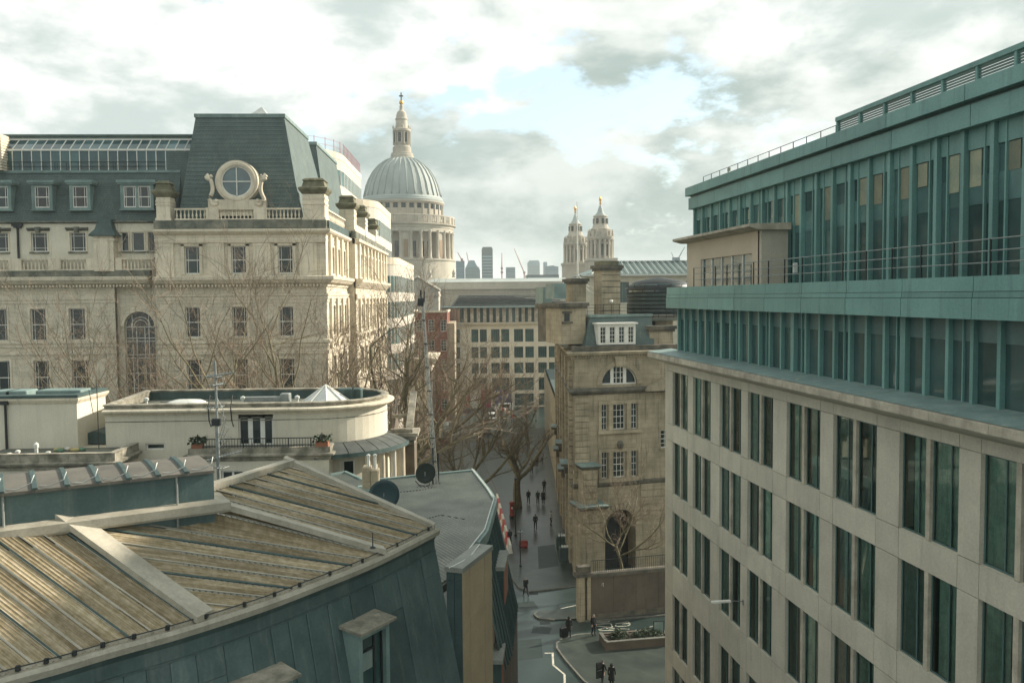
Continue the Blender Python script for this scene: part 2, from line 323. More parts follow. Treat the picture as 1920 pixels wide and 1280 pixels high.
class Fac:
    """a facade of a thing: local u along it, v into it, z up"""
    def __init__(s, parent, loc=(0, 0, 0), rz=0.0): s.p = parent; s.T = Matrix.Translation(loc) @ Matrix.Rotation(rz, 4, 'Z'); s.rz = rz
    def mb(s):
        m = MB(); m.T = s.T; return m
    def put(s, name, me, u, v, z, parent=None):
        o = link(name, me, parent or s.p); o.location = s.T @ Vector((u, v, z)); o.rotation_euler = (0, 0, s.rz); return o
    def window(s, u0, u1, z0, z1, v=0.2, style=SASH, fm=None, gm=None, surround=None, sill=None, hood=False, name='window'):
        w, h = round(u1-u0, 3), round(z1-z0, 3); fm = fm or M['white']; gm = gm or M['glass']
        o = s.put(name, cached(('win', w, h, style, fm.name), lambda: bars_mesh(w, h, style, fm)), u0, v, z0)
        link('pane', cached(('pane', w, h, gm.name), lambda: MB().box(0.01, w-0.01, 0.045, 0.055, 0.01, h-0.01).mesh('pane', gm)), o)
        if surround:
            t, d, sm = surround
            def f():
                b = MB(); b.box(-t, 0, -d, 0.0, -0.0, h).box(w, w+t, -d, 0.0, 0, h).box(-t, w+t, -d, 0.0, h, h+t); return b.mesh('surround', sm)
            link('surround', cached(('sur', w, h, t, d, sm.name), f), o, (0, -v, 0))
            if hood:
                def g():
                    b = MB(); b.extx([(0.0,h+t+0.02),(-0.12,h+t+0.05),(-0.34,h+t+0.22),(-0.34,h+t+0.32),(0.0,h+t+0.36)], -t-0.15, w+t+0.15)
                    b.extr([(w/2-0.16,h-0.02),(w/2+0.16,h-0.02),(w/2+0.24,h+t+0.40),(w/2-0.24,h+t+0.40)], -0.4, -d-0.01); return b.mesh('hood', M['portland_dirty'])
                link('hood', cached(('hood', w, h, t), g), o, (0, -v, 0))
        if sill:
            link('sill', cached(('sill', w, sill.name), lambda: MB().box(-0.14, w+0.14, -0.16, 0.02, -0.16, -0.002).mesh('sill', sill)), o, (0, -v, 0))
        return o
def balustrade(fac, u0, u1, z0, h, v0=0.0, d=0.32, pitch=0.34, m=None, rails=True):
    m = m or M['portland_plain']
    if rails:
        obj('handrail', fac.mb().box(u0, u1, v0-0.02, v0+d+0.02, z0+h-0.16, z0+h), m, fac.p)
        obj('plinth', fac.mb().box(u0, u1, v0, v0+d, z0, z0+0.14), m, fac.p)
    hh = round(h-0.30, 2)
    def f():
        return MB().lathe([(0.075,0),(0.075,0.06*hh),(0.05,0.12*hh),(0.105,0.33*hh),(0.09,0.45*hh),(0.045,0.72*hh),(0.05,0.86*hh),(0.08,0.92*hh),(0.08,hh)], 8).mesh('baluster', m, True)
    me = cached(('bal', hh, m.name), f); n = max(1, int((u1-u0)/pitch))
    for k in range(n): fac.put('baluster', me, u0+(k+0.5)*(u1-u0)/n, v0+d/2, z0+0.14)

# ------------------------------------------------------------------ the long stone building on the left, mansard pavilion at the street corner
LBF = Frame((-14.53, 85), 0.0)
def left_building():
    U = lambda px, v=0.0, py=520: LBF.u(px, py, v)
    Z = lambda py, v=0.0, px=440: LBF.z(px, py, v)
    B = empty('mansard_office_building', (-14.53, 85, 0), 'long pale stone building with tall slate mansard, round window and balustrades, behind bare trees', 'building')
    F = Fac(B)
    uP = U(292); S_ = M['portland']; P_ = M['portland_plain']; D_ = M['portland_dirty']
    zl = Z(519); z2 = Z(428)
    # --- pavilion front, lower wall
    hol = []
    wx = [(345.5, 373.5), (433.5, 461), (521, 549)]
    for a, b in wx:
        hol.append((U(a), U(b), Z(632), Z(575)))
        hol.append((U(a), U(b), Z(733), Z(673)))
    wall = obj('wall', F.mb().wall(uP, 0, 0, zl-0.5, hol, 0.28), S_, B)
    for h in hol: F.window(*h, v=0.2, surround=(0.2, 0.07, P_), sill=P_)
    # row A wall above the main ledge
    holA = [(U(a), U(b), Z(513), Z(461)) for a, b in wx]
    obj('wall', F.mb().wall(uP, 0, zl-0.1, z2+0.1, holA, 0.28, y=0.25), S_, B)
    for h in holA: F.window(h[0], h[1], h[2], h[3], v=0.43)
    for (a, b) in wx:   # window surrounds proud of the upper wall
        u0, u1 = U(a), U(b); m = F.mb(); m.box(u0-0.3, u0, 0.13, 0.249, Z(513), Z(457)).box(u1, u1+0.3, 0.13, 0.249, Z(513), Z(457)).box(u0-0.3, u1+0.3, 0.13, 0.249, Z(461), Z(452)); obj('window_surround', m, P_, B)
    for c in (U(309), U(404), U(491), U(578)):   # pilaster strips
        m = F.mb(); m.box(c-0.85, c+0.85, 0.10, 0.249, zl, Z(455)).box(c-0.55, c+0.55, 0.02, 0.099, zl, Z(462)).box(c-0.62, c+0.62, -0.02, 0.099, Z(462), Z(456)); obj('pilaster', m, P_, B)
    # mouldings: swept round the street corner
    L1 = [(uP-0.02, 0.0), (0.0, 0.0), (0.0, 14.2)]
    zc = zl
    def run(name, path, prof, m, smooth=False): return obj(name, F.mb().sweep(path, prof), m, B)
    run('main_cornice', L1, [(-0.2,zc-1.0),(0.12,zc-1.0),(0.16,zc-0.78),(0.5,zc-0.62),(0.72,zc-0.34),(0.80,zc-0.30),(0.84,zc),(0.7,zc+0.05),(-0.24,zc+0.09)], P_)
    run('architrave', L1, [(-0.1,Z(568)),(0.06,Z(568)),(0.06,Z(562)),(0.12,Z(562)),(0.12,Z(556)),(0.2,Z(555)),(0.2,Z(552)),(-0.1,Z(551))], P_)
    run('string_course', L1, [(-0.1,Z(650)),(0.10,Z(650)),(0.10,Z(645)),(0.24,Z(643)),(0.24,Z(638)),(-0.1,Z(637))], P_)
    run('string_course', L1, [(-0.1,Z(664)),(0.14,Z(664)),(0.14,Z(658)),(-0.1,Z(657))], P_)
    run('upper_cornice', L1, [(-0.3,Z(455)),(0.0,Z(455)),(0.05,Z(449)),(0.0,Z(447)),(0.05,Z(441)),(0.4,Z(437)),(0.55,Z(434)),(0.55,Z(430)),(-0.3,Z(428))], P_)
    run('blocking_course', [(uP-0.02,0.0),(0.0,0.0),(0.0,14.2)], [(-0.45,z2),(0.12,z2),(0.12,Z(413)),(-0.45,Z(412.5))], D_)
    # dentils: individual blocks
    dm = MB().box(-0.07, 0.07, -0.62, -0.16, 0, 0.2).mesh('dentil', P_)
    n = int(-uP/0.34)
    for k in range(n): F.put('dentil', dm, uP+0.2+k*(-uP-0.3)/n, 0, zc-0.96)
    # rustication joints below row B: courses proud at the corner and beside the windows
    zz = Z(655)-0.05; bm = MB().box(0.0, 2.0, -0.05, 0.0, 0.02, 0.46).mesh('stone_block', S_)
    k = 0
    while zz-0.5*(k+1) > 12:
        for c in (U(297), U(388), U(476), U(564)): F.put('stone_block', bm, c, 0, zz-0.5*(k+1))
        k += 1
    # balustrade with pedestals
    zb, hb = Z(412), Z(390)-Z(412)
    for a, b in ((330, 389), (413, 478), (503, 566)): balustrade(F, U(a), U(b), zb, hb, 0.05, m=P_)
    for a, b in ((389, 413), (478, 503)): obj('pedestal', F.mb().box(U(a), U(b), 0.0, 0.45, zb, zb+hb+0.05), P_, B)
    def pedestal(u0, u1, v0, v1, z0, zt, f=F):
        m = f.mb(); m.box(u0, u1, v0, v1, z0, zt-1.6); m.box(u0-0.1, u1+0.1, v0-0.1, v1+0.1, z0, z0+0.5); m.box(u0-0.06, u1+0.06, v0-0.06, v1+0.06, z0+1.75, z0+1.9); m.box(u0-0.05, u1+0.05, v0-0.05, v1+0.05, zt-2.1, zt-1.9)
        p = obj('chimney_pedestal', m, P_, B)
        m = f.mb(); cx, cy = (u0+u1)/2, (v0+v1)/2; a, b = (u1-u0)/2, (v1-v0)/2
        m.rings([[(cx-a*q-e, cy-b*q-e, z), (cx+a*q+e, cy-b*q-e, z), (cx+a*q+e, cy+b*q+e, z), (cx-a*q-e, cy+b*q+e, z)] for q, e, z in ((1,0.02,zt-1.6),(1,0.12,zt-1.5),(1,0.34,zt-1.2),(1,0.36,zt-1.0),(1,0.05,zt-0.85),(0.92,0,zt-0.35),(1,0.04,zt-0.25),(0.9,0,zt-0.1),(0.72,0,zt))], True)
        obj('cap', m, M['mossy'], p); return p
    pedestal(U(570), U(611), 0.1, 2.2, zb-0.3, Z(333))
    pedestal(U(296), U(322), 0.1, 1.6, zb-0.3, Z(338))
    # --- mansard roof of the pavilion
    bz = Z(412)
    def mans(u0, u1, v0, v1, t0, t1, w0, w1, z0, zt, name='mansard_roof'):
        m = F.mb(); b = [(u0,v0,z0),(u1,v0,z0),(u1,v1,z0),(u0,v1,z0)]; t = [(t0,w0,zt),(t1,w0,zt),(t1,w1,zt),(t0,w1,zt)]
        m.rings([b, t], True); r = obj(name, m, M['slate'], B)
        m = F.mb(); m.sweep([(t0,w0),(t1,w0),(t1,w1),(t0,w1)][::1], [(-0.15,zt-0.05),(0.12,zt-0.32),(0.16,zt-0.3),(0.16,zt+0.06),(-0.15,zt+0.1)], closed=True)
        obj('lead_roll', m, M['lead'], r); return r
    mans(U(336,0.9), U(569,0.9), 0.9, 19.5, U(367.5,3.4,215), U(532,3.4,216), 3.4, 15.5, bz, Z(215,3.4))
    # slate courses: horizontal ridges on the front slope
    z0, z1 = bz, Z(215,3.4)
    for k in range(1, 26):
        f = k/26; v = 0.9+2.5*f-0.03; u0 = U(336,0.9)*(1-f)+U(367.5,3.4,215)*f; u1 = U(569,0.9)*(1-f)+U(532,3.4,216)*f
        obj('slate_course', F.mb().extx([(v-0.022,z0+(z1-z0)*f-0.05),(v+0.03,z0+(z1-z0)*f),(v+0.03,z0+(z1-z0)*f-0.06)], u0+0.05, u1-0.05), M['slate'], B)
    # second mansard further back on the street side
    Ux = lambda px, Y: atY(px, 300, Y).x+14.53
    mans(Ux(560,106), Ux(612,106), 21, 40, Ux(565,108), Ux(594,108), 22.5, 38, bz, Z(255)+3.4)
    mans(-40, Ux(600,106)-3, 19.6, 40, -38, -8, 21, 38, bz, bz+6.0)
    obj('roof_link', F.mb().box(U(300), U(352), 3.3, 12, bz, bz+7.2), M['slate'], B)
    # round window with scrolls
    cu, cz = U(443,0.3,340), Z(340,0.3,443); r1 = 38/18.4; r0 = 27.5/18.4
    m = F.mb()
    ring = [(r0,0.35),(r0,0.02),(r0+0.12,-0.06),(r1-0.22,-0.06),(r1-0.1,0.06),(r1,0.06),(r1,1.4)]
    m.rings([[(cu+r*math.cos(a), v+0.3, cz+r*math.sin(a)) for r, v in ring] for a in [2*math.pi*k/48 for k in range(49)]], False, False)
    ow = obj('round_window', m, P_, B)
    m = F.mb(); m.lathe([(0.0,0),(r0+0.02,0)], 40)
    m.v = [(cu+(x-0), 0.55, cz+y) for x, y, z in [ (p[0], p[1], p[2]) for p in m.v]]
    obj('pane', m, M['glass_sky'], ow)
    m = F.mb(); m.box(cu-0.05, cu+0.05, 0.42, 0.5, cz-r0, cz+r0).box(cu-r0, cu+r0, 0.43, 0.49, cz-0.05, cz+0.05)
    m.rings([[(cu+r*math.cos(a), v, cz+r*math.sin(a)) for r, v in ((r0-0.12,0.5),(r0-0.12,0.42),(r0+0.01,0.42))] for a in [2*math.pi*k/48 for k in range(49)]], False, False)
    obj('glazing_bars', m, M['white'], ow)
    m = F.mb(); m.box(cu-r1*1.35, cu+r1*1.35, 0.3, 1.0, bz+0.4, cz-r1*0.86); m.box(cu-r1*1.5, cu+r1*1.5, 0.25, 1.0, bz+0.4, bz+0.75); obj('base', m, P_, ow)
    m = F.mb(); m.box(cu-r1*0.7, cu+r1*0.7, 0.9, 4.2, cz-r1*0.8, cz+r1*0.7); obj('dormer_cheek', m, M['lead'], ow)
    for sg in (-1, 1):
        pts = []
        for k in range(30):
            t = k/29
            if t < 0.3: a = t/0.3*5.2; q = 0.34*(1-0.6*(1-t/0.3)); pts.append((cu+sg*(r1*1.26)+sg*math.cos(a+2.2)*q, 0.35, cz+0.45+math.sin(a+2.2)*q))
            elif t < 0.75: s = (t-0.3)/0.45; pts.append((cu+sg*(r1*1.20+0.28*math.sin(s*3.1)*-1+0.25*s), 0.35, cz+0.15-s*(r1*0.95)))
            else: a = (t-0.75)/0.25*5.0; q = 0.42*(1-0.55*(t-0.75)/0.25); pts.append((cu+sg*(r1*1.02)+sg*math.cos(-a+0.3)*q, 0.35, cz-r1*0.98+math.sin(-a+0.3)*q*0.8))
        obj('scroll', F.mb().tube(pts, [0.2]*30, 6), P_, ow, smooth=True)
    # --- left wing
    v1 = 1.0; uL = U(-70, v1); uB = U(214, v1); uE = U(300, v1)
    UW = lambda px: U(px, v1); ZW = lambda py: Z(py, v1, 150)
    hol = []
    for a, b in ((-19, 10), (54, 83), (126.5, 157)): hol += [(UW(a), UW(b), ZW(638), ZW(578))]
    for a, b in ((-16, 13), (58, 87), (130, 160)): hol += [(UW(a-1), UW(b-1), ZW(738), ZW(675))]
    FW = Fac(B, (0, v1, 0))
    zlw = ZW(520)
    obj('wall', FW.mb().wall(uL, uB, 0, zlw-0.5, hol, 0.28), S_, B)
    for h in hol: FW.window(*h, v=0.2, surround=(0.2, 0.07, P_), sill=P_)
    # arch bay
    va = 1.5; FA = Fac(B, (0, va, 0)); a0, a1 = U(230,va), U(287.5,va); cx = (a0+a1)/2; ra = (a1-a0)/2; zs = Z(612,va,258); zbt = 8.0
    m = FA.mb(); NS = 24
    m.add([(uB,0,0),(a0,0,0),(a0,0,zs),(uB,0,zs)], [(0,1,2,3)]); m.add([(a1,0,0),(uE,0,0),(uE,0,zs),(a1,0,zs)], [(0,1,2,3)]); m.add([(a0,0,0),(a1,0,0),(a1,0,zbt),(a0,0,zbt)], [(0,1,2,3)])
    arc = [(cx-ra*math.cos(math.pi*k/NS), zs+ra*math.sin(math.pi*k/NS)) for k in range(NS+1)]; zt = zlw-0.4
    for k in range(NS):
        (xa, za), (xb, zb2) = arc[k], arc[k+1]; m.add([(xa,0,za),(xb,0,zb2),(xb,0,zt),(xa,0,zt)], [(0,1,2,3)]); m.add([(xa,0,za),(xb,0,zb2),(xb,0.4,zb2),(xa,0.4,za)], [(3,2,1,0)])
    m.add([(uB,0,zs),(a0,0,zs),(a0,0,zt),(uB,0,zt)], [(0,1,2,3)]); m.add([(a1,0,zs),(uE,0,zs),(uE,0,zt),(a1,0,zt)], [(0,1,2,3)])
    m.add([(a0,0,zbt),(a0,0.4,zbt),(a0,0.4,zs),(a0,0,zs)], [(0,1,2,3)]); m.add([(a1,0,zbt),(a1,0.4,zbt),(a1,0.4,zs),(a1,0,zs)], [(3,2,1,0)])
    obj('arch_wall', m, S_, B)
    m = FA.mb()
    for f in (0.0, 0.22, 0.36, 0.64, 0.78, 1.0):
        x = a0+0.05+(a1-a0-0.1)*f; top = zs+math.sqrt(max(0, ra*ra-(x-cx)**2))*(0.92 if f in (0.22, 0.78) else 1) if f in (0.22, 0.78) else zs+0.02
        m.box(x-0.035, x+0.035, 0.27, 0.35, zbt, top)
    for py in (613, 634, 640, 665, 671, 700, 728): m.box(a0, a1, 0.28, 0.34, Z(py,va,258)-0.035, Z(py,va,258)+0.035)
    for rr in (ra*0.42, ra*0.62, ra-0.05): m.tube([(cx-rr*math.cos(math.pi*k/16), 0.31, zs+rr*math.sin(math.pi*k/16)) for k in range(17)], 0.045, 4)
    aw = obj('arched_window', m, M['white'], B)
    m = FA.mb(); pts = [(a0,0.36,zbt),(a1,0.36,zbt)]+[(x,0.36,z) for x, z in arc[::-1]]; m.add(pts, [tuple(range(len(pts)))]); obj('pane', m, M['glass'], aw)
    m = FA.mb(); m.rings([[(cx-r*math.cos(a), v, zs+r*math.sin(a)) for r, v in ((ra,0.0),(ra,-0.12),(ra+0.45,-0.12),(ra+0.5,0.0))] for a in [math.pi*k/24 for k in range(25)]], False, False); obj('archivolt', m, P_, aw)
    # wing mouldings: main cornice runs on across the bay
    LW = [(uL, 0.0), (uP-0.9, 0.0)]
    def runw(name, prof, m_): return obj(name, FW.mb().sweep(LW, prof), m_, B)
    runw('main_cornice', [(-0.6,zlw-1.0),(0.12,zlw-1.0),(0.16,zlw-0.78),(0.5,zlw-0.62),(0.72,zlw-0.34),(0.80,zlw-0.30),(0.84,zlw),(0.7,zlw+0.05),(-0.6,zlw+0.09)], P_)
    n = int((uP-uL)/0.34)
    for k in range(n): FW.put('dentil', dm, uL+0.2+k*(uP-uL-1.2)/n, 0, zlw-0.96)
    for (pa, pb, o) in ((568,562,0.07),(562,552,0.16),(650,643,0.1),(643,637,0.24),(664,657,0.12)):
        obj('string_course', FW.mb().sweep([(uL,0.0),(uB,0.0)], [(-0.1,ZW(pa)),(o,ZW(pa)),(o,ZW(pb)),(-0.1,ZW(pb)+0.03)]), P_, B)
    obj('blocking_course', FW.mb().sweep(LW, [(-0.4,zlw+0.08),(0.1,zlw+0.08),(0.1,ZW(507)),(-0.4,ZW(506.5))]), D_, B)
    # attic storey behind the balustrade
    zb, hb = ZW(507), ZW(484)-ZW(507); FT = Fac(B, (0, v1+0.9, 0)); UT = lambda px: U(px, v1+0.9); ZT = lambda py: Z(py, v1+0.9, 120)
    holT = [(UT(a), UT(b), ZT(472), ZT(436)) for a, b in ((-14, 18), (61, 91), (133.5, 163))]+[(UT(a), UT(b), ZT(472), ZT(436)) for a, b in ((229, 243), (249.5, 272.5), (280, 292))]
    zte = ZT(418)
    obj('attic_wall', FT.mb().wall(uL, uE, zlw, zte, holT, 0.25), M['render'], B)
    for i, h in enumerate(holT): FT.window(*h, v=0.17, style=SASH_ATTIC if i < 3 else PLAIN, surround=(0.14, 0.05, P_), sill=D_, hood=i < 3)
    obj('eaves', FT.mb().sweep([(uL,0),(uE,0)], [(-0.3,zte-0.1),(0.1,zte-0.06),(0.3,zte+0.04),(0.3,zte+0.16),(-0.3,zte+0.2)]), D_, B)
    for a, b in ((-30, 17), (41, 91), (115, 163), (229, 290)): balustrade(FW, UW(a), UW(b), zb, hb, -0.02, m=P_)
    for a, b in ((17, 41), (91, 115), (163, 180), (217, 229)): obj('pedestal', FW.mb().box(UW(a), UW(b), -0.06, 0.42, zb, zb+hb), P_, B)
    # broad pier with lead cap between attic windows
    m = FW.mb(); a, b = UW(179), UW(216); m.box(a, b, -0.2, 1.6, zb-0.1, ZW(443)); m.box(a-0.15, b+0.15, -0.3, 1.7, ZW(452), ZW(448)); m.box((a+b)/2-0.55, (a+b)/2+0.55, -0.3, 0, zb, ZW(452))
    pr = obj('attic_pier', m, P_, B)
    m = FW.mb(); m.rings([[(a-e, -0.2-e, z), (b+e, -0.2-e, z), (b+e, 1.6+e, z), (a-e, 1.6+e, z)] for e, z in ((0.35,ZW(443)),(0.3,ZW(440)),(-0.1,ZW(430)),(-0.25,ZW(420)),(-0.3,ZW(411)))], True); obj('lead_cap', m, M['lead_dark'], pr)
    # drainpipe
    m = FT.mb(); x = UT(38); m.tube([(x,-0.15,zlw+0.4),(x,-0.15,ZT(424))], 0.11, 8); m.box(x-0.5, x+0.5, -0.35, 0.0, ZT(424), ZT(419)); m.box(x-0.35,x+0.35,-0.3,0,ZT(427),ZT(424)); obj('drainpipe', m, M['dark_metal'], B)
    # slate mansard of the wing with dormers
    zr0, zr1 = zte+0.15, ZT(318); FR = Fac(B, (0, v1+1.1, 0)); sl = 1.3/(zr1-zr0)
    m = FR.mb(); m.add([(uL,0,zr0),(uE+1.5,0,zr0),(uE+1.5,1.3,zr1),(uL,1.3,zr1),(uL,9,zr1),(uE+1.5,9,zr1)], [(0,1,2,3),(3,2,5,4)]); obj('slate_slope', m, M['slate'], B)
    for k in range(1, 22):
        f = k/22; obj('slate_course', FR.mb().extx([(1.3*f-0.045,zr0+(zr1-zr0)*f-0.05),(1.3*f+0.02,zr0+(zr1-zr0)*f),(1.3*f+0.02,zr0+(zr1-zr0)*f-0.06)], uL, uE+1), M['slate'], B)
    obj('ridge_trim', FR.mb().box(uL, uE+1.5, 1.15, 1.6, zr1-0.12, zr1+0.12), M['lead'], B)
    for a, b in ((-14, 28), (61.5, 105), (132.5, 176), (227.5, 294)):
        u0, u1, z0, z1 = UT(a), UT(b), ZT(393), ZT(343)
        m = FR.mb(); m.box(u0, u1, -0.2, 2.0, z0-0.1, z0+0.0); 
        m.add([(u0+0.12,-0.12,z0),(u1-0.12,-0.12,z0),(u1-0.12,-0.12,z1),(u0+0.12,-0.12,z1),(u0+0.12,2,z0),(u1-0.12,2,z0),(u1-0.12,2,z1),(u0+0.12,2,z1)], [(1,5,6,2),(4,0,3,7)])
        m.box(u0-0.18, u1+0.18, -0.35, 2.0, z1, z1+0.28).box(u0-0.1, u1+0.1, -0.25, 2.0, z1-0.15, z1)
        wz = [(u0+0.42, u1-0.42)] if u1-u0 < 3 else [(u0+0.42, (u0+u1)/2-0.12), ((u0+u1)/2+0.12, u1-0.42)]
        hs = [(p, q, z0+0.2, z1-0.32) for p, q in wz]; m.wall(u0+0.12, u1-0.12, z0, z1, hs, 0.15, y=-0.12)
        dm_ = obj('dormer', m, M['lead'], B)
        for h in hs:
            w, hh = round(h[1]-h[0],3), round(h[3]-h[2],3)
            o = FR.put('window', cached(('win',w,hh,SASH,'white_paint'), lambda: bars_mesh(w,hh,SASH,M['white'])), h[0], -0.05, h[2], dm_)
            FR.put('pane', cached(('pane',w,hh,'dark_window_glass'), lambda: MB().box(0.01,w-0.01,0.045,0.055,0.01,hh-0.01).mesh('pane',M['glass'])), h[0], -0.05, h[2], dm_)
    # glazed attic: upright panes, sloping panes, white bars
    FG = Fac(B, (0, v1+2.7, 0)); vg = v1+2.7; UG = lambda px: U(px, vg, 300); ZG = lambda py: Z(py, vg, 180)
    zg0, zg1, zg2 = zr1+0.05, ZG(281), ZG(257); us = [UG(-12.4+17.95*k) for k in range(22)]; dv = 1.5
    for k in range(21):
        a, b = us[k], us[k+1]
        g = obj('glass_pane', FG.mb().box(a+0.03, b-0.03, 0.03, 0.05, zg0, zg1), M['glass_teal_cast'], B)
        g = obj('glass_pane', FG.mb().add([(a+0.03,0,zg1),(b-0.03,0,zg1),(b-0.03,dv,zg2),(a+0.03,dv,zg2)], [(0,1,2,3)]), M['glass_sky'], B)
        obj('glazing_bar', FG.mb().box(a-0.04, a+0.04, -0.02, 0.08, zg0, zg1).bar((a,-0.03,zg1),(a,dv,zg2),0.09), M['white'], B)
    obj('eaves_beam', FG.mb().box(us[0], us[-1], -0.08, 0.1, zg1-0.1, zg1+0.08).box(us[0], us[-1], dv-0.1, dv+0.1, zg2-0.06, zg2+0.08).box(us[0], us[-1], -0.06, 0.12, zg0-0.05, zg0+0.12), M['white'], B)
    obj('back_roof', FG.mb().box(us[0], us[-1]+1, dv+0.1, 7, zg0, ZG(248.5)).box(us[0]+0.3,us[-1]+1,dv-0.3,dv+0.2,ZG(250),ZG(247.5)), M['lead'], B)
    rl = FR.mb(); 
    for z in (zr1+0.55, zr1+1.0): rl.tube([(uL,1.35,z),(uE,1.35,z)], 0.025, 4)
    for k in range(16): rl.box(uL+k*1.15-0.025, uL+k*1.15+0.025, 1.33, 1.37, zr1, zr1+1.02)
    obj('roof_railing', rl, M['dark_metal'], B)
    st = FG.mb()
    for k in range(13): st.box(UG(-20), UG(16-k*0.3), -1.2+k*0.02, 0.6, zg0+k*0.28, zg0+k*0.28+0.19)
    st.box(UG(-20), UG(12), -1.0, 0.5, zg0, zg0+3.6); obj('stepped_chimney', st, M['portland_plain'], B)
    # --- street face
    FS = Fac(B, (0, 0, 0), R_(90)); hs = []
    secs = [(0.0, 14.2, 0.0), (14.2, 47.5, 0.9)]
    for i, (y0, y1, pr) in enumerate(secs):
        n = 3 if i == 0 else 8; pt = (y1-y0-3.0)/n; f = Fac(B, (pr, 0, 0), R_(90)); hol = []
        for k in range(n):
            c = y0+(1.8 if i == 0 else 2.6)+pt*(k+0.5)
            for za, zb_ in ((Z(513), Z(461)), (Z(632), Z(575)), (Z(733), Z(673)), (8.0, 12.0)): hol.append((c-0.75, c+0.75, za, zb_))
        obj('side_wall', f.mb().wall(y0, y1, 0, z2, hol, 0.3), S_, B)
        for h in hol: f.window(*h, v=0.22, surround=(0.25, 0.12, P_), sill=P_)
        pm = f.mb() if False else None
        for k in range(n+1):
            c = y0+(1.8 if i == 0 else 2.6)+pt*k
            obj('pilaster', f.mb().box(c-0.42, c+0.42, -0.28, 0.0, Z(655), Z(560)).box(c-0.42, c+0.42, -0.28, 0, zl+0.1, z2-0.3), P_, B)
        if i == 1:
            obj('side_wall', f.mb().add([(y0,0,0),(y0,1.2,0),(y0,1.2,z2),(y0,0,z2)], [(0,1,2,3)]), S_, B)
            q = [(y0-0.0, 0.0), (y1, 0.0)]
            for prof, nm, mm in (([(-0.2,zc-1.0),(0.12,zc-1.0),(0.5,zc-0.62),(0.80,zc-0.30),(0.84,zc),(-0.24,zc+0.09)],'main_cornice',P_), ([(-0.3,Z(441)),(0.05,Z(441)),(0.5,Z(436)),(0.55,Z(430)),(-0.3,Z(428))],'upper_cornice',P_), ([(-0.45,z2),(0.12,z2),(0.12,Z(413)),(-0.45,Z(412.5))],'blocking_course',D_), ([(-0.1,Z(568)),(0.2,Z(562)),(0.2,Z(552)),(-0.1,Z(551))],'architrave',P_), ([(-0.1,Z(650)),(0.24,Z(643)),(0.24,Z(638)),(-0.1,Z(637))],'string_course',P_)):
                obj(nm, f.mb().sweep([(y0-0.9,0.9),(y0,0.0),(y1,0.0)] if False else q, prof), mm, B)
    obj('back_mass', F.mb().box(uL, -0.5, 8.5, 47.4, 0, z2), S_, B)
    obj('roof_deck', F.mb().box(uP, 0.3, 0.4, 47.4, z2-0.2, Z(412)-0.05), M['lead_dark'], B)
    balustrade(FS, 2.3, 13.6, Z(412), hb, 0.05, m=P_)
    for y, zt in ((14.6, Z(333)), (25.0, Z(333)), (36.5, Z(345))):
        pedestal(y, y+2.0, -0.8, 0.9, Z(412)-0.3, zt, FS)
    obj('parapet', FS.mb().box(16.7, 24.8, -0.75, -0.3, Z(412), Z(395)).box(27.2, 36.2, -0.75, -0.3, Z(412), Z(395)).box(38.8, 47, -0.75, -0.3, Z(412), Z(395)), P_, B)
    return B
left_building()
